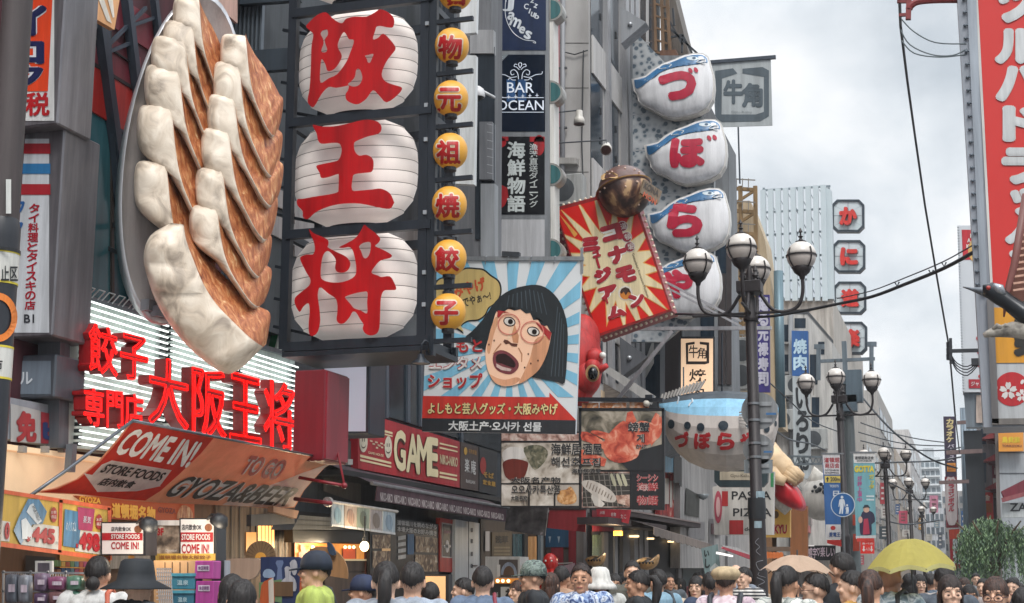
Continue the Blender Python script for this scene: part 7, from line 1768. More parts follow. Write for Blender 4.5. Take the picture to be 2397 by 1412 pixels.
T.poly('dome_picture', ell(1191,1346,19,30,20,0, PI, 2*PI), M('#8a93a3', .5, var=.5, scale=14),.010); T.poly('dome_inner', ell(1191,1346,13,21,20,0, PI, 2*PI), M('#5d4434', .5),.013)
T.rect('amber_strip', (1158,1354,1230,1366), M('#b8742a', .5, emit=.4),.02,.05); T.polys('amber_lamp', [ell(x, 1360,4,4,12) for x in (1165,1177,1190,1217)], M('#ffd9a0', .4, emit=2.5),.03)
T.rect('white_notice', (1163,1322,1171,1350), M('#c9c6c2', .5),.012); T.rect('lower_cabinet', (1150,1366,1222,1480), M('#2a2a2e', .5),-.02,.35)
T.rect('white_sign', (1172,1374,1216,1480), M('#cac8c4', .5),.0); T.texts('lettering', [('お', (1183,1378,1202,1400)),('み', (1184,1402,1204,1424))], M('#1f1f22', .5),.006, bold=.06)
T.texts('white_lettering', [('準備', (1158,1386,1166,1402))], M('#c9c6c2', .5),.0)
T = Thing('red_curtain_awning', 'plain red hanging awning beside the smoky printed screen', 'awning', plane=PY(22.4))
T.poly('cloth', [(1286,1194),(1371,1194),(1370,1246),(1281,1236)], M('#a8343a', .7, var=.15),0,.02)
T.polys('rail', [R4(1284,1188,1372,1194)], M('#4d3a38', .5),.01,.05)
T = Thing('red_lettered_awning', 'small red awning valance with pale lettering over dark shop', 'awning', plane=PY(23.0))
T.poly('cloth', [(1396,1190),(1477,1194),(1471,1226),(1397,1208)], M('#b0303c', .7),0,.02)
T.texts('lettering', [('大阪', (1404,1196,1416,1204)),('名物', (1430,1200,1442,1209)),('たこ', (1453,1204,1466,1214))], M('#d6bcbc', .6),.006, bold=.03)
T = Thing('octopus_statue', 'glossy red octopus statue standing by the shop entrance', 'statue')
YO = 21.6; c = hit(1288,1318, PY(YO)); m = MB(); m.ball(c, .12,18,12, sz=1.25)
for i in range(6):
 a = i*PI/3; v = Vector((math.cos(a), math.sin(a),0)); m.tube([c+v*.06-Vector((0,0,.1)), c+v*.1-Vector((0,0,.22)), c+v*.14-Vector((0,0,.36)), c+v*.22-Vector((0,0,.4))],[.05,.04,.03,.012],8)
m.build('body', M('#b0241f', .25), T, True)
MB().lathe((c.x, c.y, 0),[(.26,0),(.26, c.z-.40),(.001, c.z-.39)],16).build('plinth', M('#b9a8b0', .5), T)
MB().ball(c+Vector((-.04,-.11,.03)),.016,8,6).ball(c+Vector((.05,-.105,.03)),.016,8,6).build('eye', M('#c9c4be', .4), T)
T = Thing('takoyaki_shop_front', 'red and grey shop front with blue panel under the museum', 'shop front', plane=PY(23.35))
T.rect('wall', (1272,1200,1384,1480), M('#5d5350', .6, var=.3),0,.03)
T.rect('blue_panel', (1272,1236,1331,1281), M('#2f5a7c', .4, var=.2),.03,.03); T.polys('cone_picture', [[(1284,1256),(1290,1256),(1287,1272)],[(1305,1256),(1311,1256),(1308,1272)]], M('#a9b9c4', .5),.035)
T.polys('red_pillar', [R4(1331,1240,1348,1400), R4(1290,1282,1318,1330)], M('#8c2430', .5),.03,.05); T.rect('grey_pillar', (1349,1230,1366,1400), M('#7f7a78', .6),.04,.05)
T.rect('white_pipe', (1366,1195,1374,1400), M('#a9aaac', .4),.06,.05); T.polys('white_rail', [[(1270,1320),(1340,1316),(1340,1319),(1270,1323)]], M('#c0bcb8', .4),.3,.02)
T.poly('pink_cloth', [(1318,1325),(1345,1318),(1346,1400),(1314,1400)], M('#c6a9b4', .6),.2,.02)
XS = XB+.06; P = PX(XS)
T = Thing('dark_restaurant_front', 'dark open restaurant front with grey columns and teal doorway', 'shop front', plane=P)
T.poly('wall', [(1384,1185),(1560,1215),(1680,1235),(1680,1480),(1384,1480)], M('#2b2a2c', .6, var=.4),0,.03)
T.rect('red_panel', (1386,1195,1446,1244), M('#8a2732', .5),.02)
T.rect('green_glass', (1386,1252,1414,1330), M('#5d6a58', .2, var=.6, scale=4),.02)
T.polys('grey_column', [R4(1458,1240,1475,1480), R4(1588,1262,1596,1480), R4(1414,1246,1424,1480)], M('#6f6c6c', .6, var=.3),.06,.06)
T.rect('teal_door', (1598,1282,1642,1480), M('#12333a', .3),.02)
T.polys('ceiling_light', [R4(1476,1253,1496,1258), R4(1517,1259,1531,1263), R4(1565,1266,1580,1270)], M('#ffd9a0', .4, emit=1.6),.10,.02)
T = Thing('amber_flood', 'small amber floodlight under the restaurant eave', 'light', plane=PY(23.2))
T.rect('housing', (1437,1233,1456,1244), M('#2a2c30', .4),0,.1); T.rect('amber_lens', (1436,1243,1456,1254), M('#ffa63c', .4, emit=1.4),.01,.06)
T = Thing('striped_eave', 'dark layered eave running along the restaurant front', 'eave', plane=PX(XS+.5))
T.polys('eave_board', [[(1470,1196),(1640,1226),(1640,1236),(1470,1208)],[(1424,1210),(1560,1230),(1560,1242),(1424,1226)]], M('#3a2f30', .6),0,.5)
T.polys('eave_edge', [[(1470,1192),(1640,1223),(1640,1226),(1470,1196)]], M('#8a7a76', .5),.02,.02)
T = Thing('canvas_awning', 'greyish brown canvas awning with scalloped edge over the restaurant', 'awning', plane=PX(-4.9))
for a, b in ((1531,1604),(1606,1666)):
 f = lambda x, y: (x, y+(x-1531)*.30)
 sc_e = [f(b-(b-a)*i/12,1253-(b-1531)*.02+(3 if i % 2 else 0)) for i in range(13)]
 T.poly('valance', [f(a, 1234), f(b, 1234)]+sc_e, M('#7d726c', .8, var=.15),0,.012)
a_, b_ = hit(1531,1234, T.p), hit(1666,1274, T.p)
MB().add([a_, b_, (-6.0, b_.y, b_.z+.35),(-6.0, a_.y, a_.z+.35)],[(0,1,2,3)]).build('canopy', M('#857a72', .8, var=.2), T)
for x, y, lab, s in ((1513,1320, 'hanging blowfish lantern with tan belly at the restaurant entrance', 26),(1391,1314, 'hanging blowfish lantern behind the white hat person', 22)):
 T = Thing('fish_lantern', lab, 'lantern', 'small blowfish lanterns', plane=PY(22.6))
 o_ = [(x-s, y-4),(x-s*.6, y-s*.45),(x, y-s*.58),(x+s*.6, y-s*.52),(x+s*1.05, y-s*.85),(x+s*.98, y-s*.1),(x+s*.6, y+s*.35),(x, y+s*.55),(x-s*.6, y+s*.4)]
 pw = Pillow(spl(o_, 2), T.p, .16,(x, y)); pw.mesh(MB(),5,.1).build('belly', M('#b58c58', .5, var=.2), T, True)
 m = MB(); up_ = [(x-s*.95, y-6),(x-s*.5, y-s*.44),(x, y-s*.55),(x+s*.6, y-s*.5),(x+s*.95, y-s*.75),(x+s*.6, y-s*.2),(x, y-s*.12),(x-s*.5, y-s*.1)]
 for i in range(8): m.poly([up_[i], up_[(i+1) % 8],(x, y-s*.3)], pw, .012)
 m.build('dark_back', M('#3a3028', .5), T)
 m = MB()
 for k in range(5):
  e_ = ell(x-s*.6+k*s*.3, y-2,2.4,2.8,8)
  for i in range(8): m.poly([e_[i], e_[(i+1) % 8],(x-s*.6+k*s*.3, y-2)], pw, .014)
 m.build('spot', M('#1c1a18', .5), T)
T = Thing('red_menu_panel', 'red illuminated food panel above the restaurant eave', 'sign', plane=PX(XS+.1))
T.poly('panel', [(1545,1098),(1617,1126),(1602,1222),(1545,1210)], ramp_mat('red_food_print', [(.36, '#5d1a1c'),(.5, '#a82a26'),(.62, '#c2504a'),(.72, '#d8b8a4')],5, rough=.4),0,.1)
T.polys('white_skewer', [R4(1556,1120,1566,1180), R4(1568,1126,1574,1188), R4(1576,1124,1582,1170)], M('#c2b8ae', .5),.008)
T.poly('fried_piece', spl([(1584,1150),(1596,1148),(1606,1160),(1604,1182),(1592,1184),(1584,1170)],2), M('#c99a52', .5, var=.3, scale=12),.008)
T = Thing('white_shop_upper', 'white upper shop wall with hanging menus and bowl shaped lamp', 'building', plane=PX(-5.55))
y0, y1 = hit(1618,1200, T.p).y, hit(1795,1200, T.p).y
T.poly('wall', [(1592,1060),(1800,1110),(1800,1330),(1592,1330)], M('#aaa6a4', .6, var=.25),0,.2)
T.polys('dark_menu', [[(1606,1142),(1638,1160),(1636,1212),(1604,1204)]], M('#4a4a46', .5, var=.5, scale=10),.02)
T.polys('blue_pane', [R4(1553,1040,1577,1106)], M('#6f9cb4', .3, var=.4),.02)
T.polys('dark_frame', [R4(1577,1050,1590,1130),[(1590,1070),(1596,1072),(1596,1140),(1590,1138)]], M('#33302f', .5),.03)
T.polys('grey_panel', [R4(1660,1215,1672,1320), R4(1700,1255,1704,1330)], M('#6f6b6c', .5),.02)
T.polys('window_print', [R4(1610,1222,1650,1262), R4(1676,1224,1686,1258)], M('#8d8a8c', .4, var=.6, scale=10),.02)
T.polys('small_sign', [R4(1668,1226,1686,1250)], M('#5d4448', .5),.06,.03)
MB().lathe(hit(1646,1160, PX(-5.4)),[(.001,-.1),(.09,-.06),(.13,.03),(.125,.03),(.001,-.05)],16).build('bowl_lamp', M('#8d9396', .4,.3), T, True)
T = Thing('hanging_flag', 'pale teal hanging flag with dark brush strokes by the restaurant', 'flag', plane=PY(27.5))
T.poly('cloth', [(1641,1284),(1680,1274),(1686,1330),(1650,1345)], M('#7c9294', .7, var=.3),0,.015)
T.texts('lettering', [('い', (1648,1288,1660,1304)),('し', (1650,1308,1662,1330))], M('#2c3436', .6),.006, bold=.05)
T.poly('white_wave', [(1662,1330),(1674,1318),(1686,1330),(1686,1345),(1662,1345)], M('#b5bcbc', .6),.006)
T = Thing('pink_awning', 'pink red slanted awning with tube light left of lamp post', 'awning', plane=PX(-4.3))
T.poly('canopy', [(1694,1280),(1765,1302),(1765,1313),(1690,1284)], M('#b03a48', .7),0,.02)
T.poly('canopy_roof', [(1690,1276),(1726,1282),(1765,1302),(1694,1281)], M('#c2c0be', .6),-.3,.02)
T.poly('tube_lamp', [(1680,1292),(1716,1300),(1716,1304),(1680,1297)], M('#e8e4e0', .4, emit=.9),-.1,.03)
T = Thing('scribble_banner', 'black banner with white and pink handwritten lettering behind cream umbrella', 'banner', plane=PY(33))
T.rect('cloth', (1858,1277,1956,1312), M('#1c1a1e', .6),0,.02); T.rect('white_rim', (1860,1276,1906,1279), M('#cfcac8', .6, emit=.3),.02,.03)
T.texts('lettering', [('円Mや感字', (1862,1282,1912,1308)),('♡楽しい', (1912,1280,1954,1304))], M('#c6b0ba', .6),.006, bold=.02)
T = Thing('lattice_lantern_row', 'row of striped orange lanterns under the brown eave', 'lanterns', plane=PY(30))
T.polys('lantern', [ell(1796+i*8,1300,5,8,12) for i in range(5)], M('#b06030', .5, emit=.25),0,.1)
T.rect('eave', (1784,1280,1850,1290), M('#6d5848', .6),0,.4); T.rect('brown_wall', (1850,1185,1890,1330), M('#8a5630', .6),.0,.2)
T = Thing('pink_eave_shop', 'shop with pink slanting eave and white tube lamps beside banner', 'shop front', plane=PX(-4.1))
T.poly('eave', [(1893,1230),(1990,1288),(1990,1298),(1893,1246)], M('#b06a6c', .6),0,.1)
T.polys('tube_lamp', [[(1908,1262),(1938,1276),(1938,1280),(1908,1267)]], M('#eee6e2', .4, emit=.9),.05,.04)
T.polys('white_panel', [R4(1906,1188,1924,1226), R4(1898,1190,1904,1228)], M('#b9a9a8', .5, var=.3),.05)
T.polys('small_poster', [R4(1972,1288,1990,1318), R4(1994,1296,2008,1320), R4(1990,1270,2006,1290)], M('#9c5a58', .5, var=.6, scale=12),.1,.05)
lamp(hit(350,1262, PY(9.5)),5,(1,.85,.65)); lamp(hit(515,1262, PY(9.95)),5,(1,.85,.65))
lamp(hit(845,1292, PY(14.2)),18); lamp(hit(770,1285, PX(-6.6)),14); lamp(hit(100,1150, PX(-7.4)),25,(1,.85,.65),.3); lamp(hit(1447,1262, PY(23.0)),10)
# far end of the street
fc = ['#b7b2ac', '#a8a39f', '#c2bdb6', '#9c9894', '#b3a699', '#bcb9b8', '#a09ca0', '#c4bdb0']
rs = random.Random(11)
def facade(lab, x0, x1, y0, y1, z, hx, ny, nz, front=None, nm='town_building'):
 T = Thing(nm, lab, 'building')
 MB().bb(x0, x1, y0, y1,0, z).build('wall', M(hx, .75, var=.25), T)
 if front: win_grid(T, 0, y0, y0,2.5, z-.6, ny, nz, front=(x0, x1))
 else: win_grid(T, x1 if x1 < 0 else x0, y0+.3, y1-.3,3, z-.5, ny, nz, side=1 if x1 < 0 else -1)
 return T
LB = [(58,66,10.5, 'pale building beyond the pink panel building on the left'),(66.3,76,12, 'beige building second beyond the pink panel building'),(76.3,90,9.5, 'grey building on the left behind the teal banner'),(90.3,108,13, 'tall cream building far down the left side'),(108.3,135,11, 'low grey building far down the left side'),(135.3,170,15, 'distant pale building at the left side end')]
for i, (y0, y1, z, lab) in enumerate(LB): facade(lab, -14,-5.0+.1*i, y0, y1, z, fc[i],4,4)
RB = [(58,72,9, 'pale building on the right behind the willow'),(72.3,90,11, 'beige building on the right beyond the willow'),(90.3,120,10, 'grey building far down the right side'),(120.3,165,13, 'distant cream building at the right side end')]
for i, (y0, y1, z, lab) in enumerate(RB): facade(lab, 2.3,12, y0, y1, z, fc[i+3],4,4)
Y = 210
T = Thing('apartment_block', 'white many storey apartment block with balcony rows at the street end', 'building', plane=PY(Y))
a, b = hit(2140,1072, T.p), hit(2212,1300, T.p)
MB().bb(a.x, b.x, Y, Y+14,0, a.z).build('wall', M('#b9bfc3', .7, var=.1), T)
m = MB(); m2 = MB(); nz = 11; hz = a.z/nz/1.5
for j in range(16):
 z = a.z-1.3-j*1.15
 for i in range(5):
  x0 = a.x+(b.x-a.x)*(i+.12)/5; x1 = a.x+(b.x-a.x)*(i+.88)/5; m.bb(x0, x1, Y-.03, Y+.1, z, z+.62)
 m2.bb(a.x+.1, b.x-.1, Y-.5, Y, z-.28, z-.06)
m.build('balcony_recess', M('#6c767d', .4, var=.2), T); m2.build('balcony_slab', M('#c6cacc', .7), T)
MB().bb(a.x+1.2, a.x+2.6, Y+1, Y+5, a.z, a.z+1.4).build('roof_box', M('#a9aeb2', .7), T)
for i, (px0, px1, pt, Y, hx, ny, nz, lab) in enumerate(((2056,2076,1118,150, '#b5aca6', 2,7, 'narrow beige building at the street end left'),(2074,2104,1180,180, '#c0bcb8', 3,6, 'white low building at the street end under the lamps'),(2100,2142,1205,170, '#aaa6a6', 4,5, 'grey low building at the street end in front of apartments'),(2128,2170,1176,200, '#c4b8ac', 4,6, 'cream building at the street end below apartments'),(2165,2215,1190,190, '#b3b5ba', 4,5, 'bluish building at the street end right of apartments'),(2204,2262,1150,195, '#a8a4a2', 5,7, 'grey building at the street end behind karaoke sign'),(2040,2064,1010,120, '#c0b2a4', 2,9, 'tall tan building behind the teal street banner'),(2256,2330,1105,185, '#b0aaa6', 5,8, 'pale building at the street end behind pipes'))):
 T = Thing('town_building', lab, 'building', plane=PY(Y)); a, b = hit(px0, pt, T.p), hit(px1,1300, T.p)
 MB().bb(a.x, b.x, Y, Y+12,0, a.z).build('wall', M(hx, .75, var=.2), T)
 win_grid(T, 0, Y, Y, 2, a.z-.4, ny, nz, front=(a.x, b.x), hx='#5d666e')
SG = [(2060,1130,2072,1180,70, '#a83a44', 'small red upright sign beside third lamp post'),(2063,1186,2076,1212,75, '#c9c6c2', 'small white sign under the small red upright sign'),(2096,1180,2106,1204,90, '#3f5f8a', 'tiny blue sign left of the pink panel'),(2104,1196,2124,1226,88, '#c04a64', 'pink and blue picture panel hanging mid street'),(2176,1160,2196,1200,110, '#c27f96', 'pale pink banner in front of the apartments'),(2058,1232,2086,1262,60, '#3b464e', 'dark hanging screen behind the yellow umbrella'),(2150,1212,2160,1240,95, '#b98a4a', 'tiny amber sign mid street'),(2186,1216,2200,1236,80, '#8a9aa4', 'tiny grey blue sign near karaoke signs'),(2112,1240,2130,1256,85, '#c8c4be', 'tiny white sign above yellow umbrella'),(2166,1250,2182,1266,78, '#b5b0a8', 'tiny beige sign right above yellow umbrella'),(2196,1246,2206,1284,64, '#5d6470', 'narrow grey sign left of box karaoke sign'),(2250,1196,2260,1246,58, '#2f5f94', 'narrow blue sign right of bowl restaurant sign'),(2010,1300,2022,1322,50, '#b5606a', 'small pink notice under red arrow sign'),(2070,1090,2080,1124,100, '#b0a090', 'tan upright sign left of far lamp'),(2222,1166,2232,1180,49, '#c2b4a8', 'pale small plate on the bowl sign')]
SG = SG[:-1]
for x0, y0, x1, y1, Y, hx, lab in SG:
 T = Thing('street_sign', lab, 'sign', 'small signs far down the street', plane=PY(Y))
 T.rect('panel', (x0, y0, x1, y1), M(hx, .5, var=.3, scale=6),0,.15)
 w, h = x1-x0, y1-y0
 T.polys('stroke', [R4(x0+w*.25, y0+h*k, x1-w*.25, y0+h*(k+.09)) for k in (.2,.45,.7)], M('#d0ccc8' if hx[1] in '23458ab' else '#6a4a48', .5),.01)
 T.polys('bracket', [R4(x0+w*.45, y1, x0+w*.55, y1+3)], M('#55585c', .5),-.05,.05)
def wire(lab, pts, r=.012):
 T = Thing('overhead_wire', lab, 'wire', 'thin wires across the far street')
 MB().tube(spl([tuple(hit(x, y, PY(Y))) for x, y, Y in pts],5, False), r, 5).build('wire', M('#3f454c', .6), T)
wire('diagonal wire from the crab signs down to the karaoke sign', [(2018,930,45),(2080,1000,45),(2140,1050,46),(2190,1080,48),(2240,1096,50)],.03)
wire('upper sagging wire in front of the far sky', [(2015,990,48),(2080,1012,50),(2150,1028,50),(2212,1036,50)],.02)
wire('middle sagging wire in front of the far sky', [(2010,1012,48),(2090,1034,50),(2150,1042,50),(2212,1044,50)],.02)
wire('lower sagging wire in front of the far sky', [(2015,1032,48),(2100,1050,50),(2210,1054,50),(2320,1030,48)],.022)
wire('wire at lamp height across the far street', [(2048,1084,50),(2110,1082,52),(2200,1078,52),(2300,1060,48)],.03)
wire('thin slack wire beside the hearth sign', [(1795,890,30),(1850,940,34),(1900,985,38),(1960,1010,40)],.016)
wire('thin dark wire under the big blowfish tail', [(1818,1010,24),(1850,1030,28),(1900,1040,33),(1935,1056,36)],.018)
wire('thin wire from the insulator into the street', [(2236,975,30),(2240,1010,32),(2246,1060,34)],.014)
wire('rising wire crossing behind far lamps', [(2060,1120,60),(2120,1150,62),(2170,1190,64)],.03)
wire('low wire bundle above the yellow umbrella', [(2060,1215,60),(2120,1228,62),(2200,1218,62)],.03)
T = Thing('willow_tree', 'green drooping willow tree at lower right', 'tree')
cx = hit(2325,1300, PY(41)).x; YW = 41
m = MB(); m.tube([(cx, YW, 0),(cx+.05, YW, 1.2),(cx-.05, YW, 2.6)],[.16,.13,.09],10)
rs = random.Random(4); zt = zat(2325,1200, YW)
for i in range(9):
 a = i*2*PI/9; m.tube([(cx, YW, 1.7+.1*i % .5),(cx+.5*math.cos(a), YW+.5*math.sin(a),2.7),(cx+.95*math.cos(a), YW+.9*math.sin(a), zt-.25)],[.06,.04,.015],6)
m.build('trunk', M('#5d4a38', .8, bump=.5, scale=14), T, True)
V = []; F = []
for i in range(250):
 a = rs.random()*2*PI; r = .92*math.sqrt(rs.random()); x = cx+r*math.cos(a); y = YW+r*math.sin(a); z = zt-.25-.45*r*r+rs.uniform(-.12,.2); L = rs.uniform(.5,1.75)*(1-.25*r)
 sx, sy = rs.uniform(-.12,.12)+.16*math.cos(a)*r, rs.uniform(-.1,.1)
 n = int(L/.055)
 for k in range(n):
  t = k/n; px_, py_, pz_ = x+sx*t, y+sy*t, z-L*t
  for q in range(2):
   b = rs.random()*2*PI; l = rs.uniform(.06,.12); w = .016
   dx, dy = math.cos(b), math.sin(b); o = len(V)
   V += [(px_, py_, pz_),(px_+dx*l*.5-dy*w, py_+dy*l*.5+dx*w, pz_-l*.5),(px_+dx*l*.7, py_+dy*l*.7, pz_-l),(px_+dx*l*.5+dy*w, py_+dy*l*.5-dx*w, pz_-l*.5)]
   F.append((o, o+1, o+2, o+3))
m = MB(); m.V = [Vector(v) for v in V]; m.F = F; m.MI = [rs.randrange(3) for f in F]
m.build('crown', [M('#5d7a52', .6, var=.2), M('#7a9468', .6, var=.2), M('#466046', .6, var=.2)], T)
# people
def remesh(name, mb, voxel, smooth=3):
 me = bpy.data.meshes.new(name); me.from_pydata(mb.V, [], mb.F); o = bpy.data.objects.new(name, me); COL.objects.link(o)
 r = o.modifiers.new('r', 'REMESH'); r.mode = 'VOXEL'; r.voxel_size = voxel; r.use_smooth_shade = True
 s = o.modifiers.new('s', 'SMOOTH'); s.iterations = smooth; s.factor = .5
 dg = bpy.context.evaluated_depsgraph_get(); n = bpy.data.meshes.new_from_object(o.evaluated_get(dg)); n.name = name
 bpy.data.objects.remove(o); n.polygons.foreach_set('use_smooth', [True]*len(n.polygons)); n.materials.clear(); n.materials.append(None); return n
Vc = Vector; DZ = Vector((0,-.004,-.042))
def torso_rings(g=0.): return [(.02,.82),(.155+g, .85),(.163+g, .93),(.145+g, 1.03),(.14+g, 1.10),(.155+g, 1.22),(.170+g, 1.33),(.165+g, 1.385),(.125+g*.7,1.425),(.066+g*.3,1.45),(.01,1.455)]
def torso(m, g=0.): 
 m.lathe((0,.012,0), torso_rings(g),24, sy=.66)
ARMS = {'down': [(.175,.01,1.385),(.228,.02,1.12),(.232,-.05,.88)], 'phone': [(.175,.01,1.385),(.225,-.06,1.14),(.16,-.28,1.28)], 'up': [(.175,.01,1.385),(.25,-.10,1.2),(.17,-.28,1.42)]}
def hand(m, w, d, s):
 """palm, four unequal bent fingers and a thumb from the side of the palm"""
 w, d = Vc(w), Vc(d).normalized(); sx = Vc((0,-1,0)) if abs(d.z) > .6 else Vc((0,0,1)); c = w+d*.055
 m.tube([w, w+d*.03, c, w+d*.09],[.024,.032,.036,.032],10)
 n = d.cross(sx).normalized()*s
 for i, L in enumerate((.062,.075,.07,.055)):
  b = w+d*.085+sx*(-.027+.018*i)*1.0; m.tube([b, b+d*L*.45-n*.006, b+d*L*.8-n*.020, b+d*L*.9-n*.034],[.0095,.009,.0085,.006],7)
 b = w+d*.03+sx*-.03; m.tube([b, b+d*.03-sx*.022, b+d*.062-sx*.03-n*.01],[.011,.0105,.008],7)
def body_mesh(pose):
 m = MB(); torso(m)
 hd = m; m = MB(); m.tube([(0,.012,1.44),(0,.008,1.50),(0,0,1.55)],[.062,.056,.054],14)
 m.ball((0,.012,1.615),1,22,16,.0745,.096,.096); m.ball((0,-.018,1.555),1,18,12,.058,.066,.075)
 m.ball((0,-.062,1.505),1,12,8,.030,.022,.022); m.ball((0,-.073,1.63),1,14,8,.05,.018,.016)
 m.tube([(0,-.082,1.615),(0,-.098,1.588),(0,-.104,1.572)],[.010,.012,.014],8); m.ball((0,-.09,1.570),1,10,8,.019,.014,.009)
 m.ball((0,-.078,1.537),1,10,8,.024,.013,.008); m.ball((0,-.076,1.525),1,10,8,.021,.012,.008)
 for s in (-1,1):
  m.ball((s*.036,-.066,1.575),1,10,8,.026,.02,.022)
  m.ball((s*.077,.018,1.588),1,10,8,.012,.02,.033)
 hd.add([v+DZ for v in m.V], m.F); m = hd
 for s in (-1,1):
  P_ = ARMS['down'] if (pose == 'down' or s > 0) else ARMS[pose]
  p = [Vc((s*a, b, c)) for a, b, c in P_]
  m.tube([p[0], p[0].lerp(p[1],.5), p[1], p[1].lerp(p[2],.3), p[2]],[.050,.046,.038,.036,.025],12); m.ball(p[0],.052,12,8)
  hand(m, p[2],(p[2]-p[1]), s)
  m.tube([(s*.085,.012,.86),(s*.088,-.002,.66),(s*.09,-.006,.48),(s*.09,.01,.32),(s*.092,.02,.09)],[.088,.075,.055,.053,.036],14)
  m.tube([(s*.094,.045,.05),(s*.098,-.05,.04),(s*.102,-.135,.028)],[.038,.036,.026],10)
 return remesh('body', m, .0072,2)
def shirt_mesh(pose, g=.02, sl=.55):
 m = MB(); m.lathe((0,.012,0),[(.01,.80),(.16+g, .80),(.165+g, .92),(.150+g, 1.03),(.150+g, 1.12),(.160+g, 1.22),(.172+g, 1.33),(.168+g, 1.39),(.128+g, 1.432),(.074+g*.4,1.458),(.01,1.46)],26, sy=.68)
 for s in (-1,1):
  P_ = ARMS['down'] if (pose == 'down' or s > 0) else ARMS[pose]
  p = [Vc((s*a, b, c)) for a, b, c in P_]; m.ball(p[0],.055+g, 12,8); e = p[0].lerp(p[1], sl)
  m.tube([p[0], p[0].lerp(e, .5), e],[.055+g, .056+g, .056+g],14)
 me = remesh('shirt', m, .012,2)
 for v in me.vertices:                     # cloth folds
  a = math.atan2(v.co.y, v.co.x); f = .004*math.sin(9*a+14*v.co.z)+.005*math.sin(23*v.co.z+3*a+4*v.co.x)
  v.co += v.normal*f
 return me
def trouser_mesh():
 m = MB(); m.lathe((0,.012,0),[(.01,.93),(.165,.93),(.176,.86),(.165,.80),(.01,.79)],20, sy=.72)
 for s in (-1,1): m.tube([(s*.085,.012,.86),(s*.088,0,.66),(s*.09,0,.46),(s*.09,.012,.28),(s*.092,.02,.07)],[.098,.086,.070,.066,.062],14)
 return remesh('trousers', m, .014,2)
def shoe_mesh():
 m = MB()
 for s in (-1,1): m.tube([(s*.093,.06,.05),(s*.096,.0,.055),(s*.1,-.08,.042),(s*.104,-.16,.03)],[.046,.05,.046,.03],12)
 return remesh('shoes', m, .012,1)
HC = Vc((0,.014,1.622))
def hair_mesh(style, rnd):
 """a shell over the skull with a hair line per direction, plus tail or bun"""
 lim = {'short': (58,84,122), 'bangs': (84,102,122), 'bob': (80,100,120), 'long': (78,100,120), 'pony': (60,90,116), 'bun': (60,90,116), 'bald': None}[style]
 drop = {'bob': 1.495, 'long': 1.36}.get(style); na, nt = 64,18; R = Vc((.0815,.1035,.1035)); V = []; F = []; ph = rnd.random()*6
 for lay in (0,1):
  k = 1.0 if lay == 0 else .90
  for i in range(na):
   a = 2*PI*i/na; q = abs(((a+PI) % (2*PI))-PI)/PI              # 0 front .. 1 back
   f, s_, b = lim; L = f+(s_-f)*min(1, q/.42)**1.5 if q < .42 else s_+(b-s_)*((q-.42)/.58)
   L += 3*math.sin(11*a+ph)+2*math.sin(23*a+ph*2); L = math.radians(L)
   hang = drop is not None and q > .36
   for j in range(nt+1):
    t = j/nt; th = L*min(1, t/.7) if hang else L*t
    wv = 1+.016*math.sin(17*a+3*th+ph)+.013*math.sin(37*a+2*th+ph)+.008*math.sin(6*a+5*th+ph)+(.010 if style == 'short' else 0)*math.sin(5*a+7*th+ph)
    p = HC+Vc((R.x*math.sin(th)*math.sin(a),-R.y*math.sin(th)*math.cos(a), R.z*math.cos(th)))*(wv*k)
    if hang and t > .7:
     e = Vc((R.x*1.08*math.sin(a)*k, -R.y*1.05*math.cos(a)*k, 0)); w = (t-.7)/.3
     zz = p.z+(drop+.02*math.sin(7*a+ph)-p.z)*w; p = Vc((HC.x+p.x*(1-w)+e.x*w*(1-.12*w), HC.y+(p.y-HC.y)*(1-w)+e.y*w*(1-.12*w), zz))
    V.append(p)
 n1 = na*(nt+1)
 for lay in (0,1):
  for i in range(na):
   for j in range(nt):
    a, b, c, d = lay*n1+i*(nt+1)+j, lay*n1+((i+1) % na)*(nt+1)+j, lay*n1+((i+1) % na)*(nt+1)+j+1, lay*n1+i*(nt+1)+j+1
    F.append((a, b, c, d) if lay == 0 else (d, c, b, a))
 for i in range(na):
  a, b = i*(nt+1)+nt, ((i+1) % na)*(nt+1)+nt; F.append((a, b, n1+b, n1+a))
 m = MB().add(V, F)
 for q_ in range(620):                     # loose locks lying on the shell and breaking its outline
  a = rnd.random()*2*PI; q = abs(((a+PI) % (2*PI))-PI)/PI; f, s_, b = lim
  L = math.radians(f+(s_-f)*min(1, q/.42)**1.5 if q < .42 else s_+(b-s_)*((q-.42)/.58)); hang = drop is not None and q > .36
  t0 = rnd.uniform(.02,.85); t1 = min(t0+rnd.uniform(.2,.45),1.10); up = rnd.uniform(.0,.035); tw = rnd.uniform(-.35,.35); w = rnd.uniform(.0018,.0042); o = []
  for k in range(6):
   t = t0+(t1-t0)*k/5; aa = a+tw*(k/5)**2; th = L*t if not hang else L*min(1, t/.7); lift = 1.006+up*(k/5)**1.5
   p = HC+Vc((R.x*math.sin(th)*math.sin(aa),-R.y*math.sin(th)*math.cos(aa), R.z*math.cos(th)))*lift
   if hang and t > .7: p = Vc((HC.x+R.x*1.07*math.sin(aa)*lift, HC.y-R.y*1.05*math.cos(aa)*lift, p.z+(drop-p.z)*(t-.7)/.3))
   sd = Vc((math.cos(aa), math.sin(aa),0))*w*(1-.8*k/5)
   o += [p-sd, p+sd]
  m.add(o, [(2*k, 2*k+1,2*k+3,2*k+2) for k in range(5)])
 if style == 'pony': m.tube([(0,.10,1.655),(0,.15,1.655),(0,.178,1.60),(0,.172,1.52),(.01,.155,1.44),(.012,.14,1.37)],[.022,.034,.042,.042,.032,.008],12)
 if style == 'bun': m.ball((0,.118,1.545),.047,14,10)
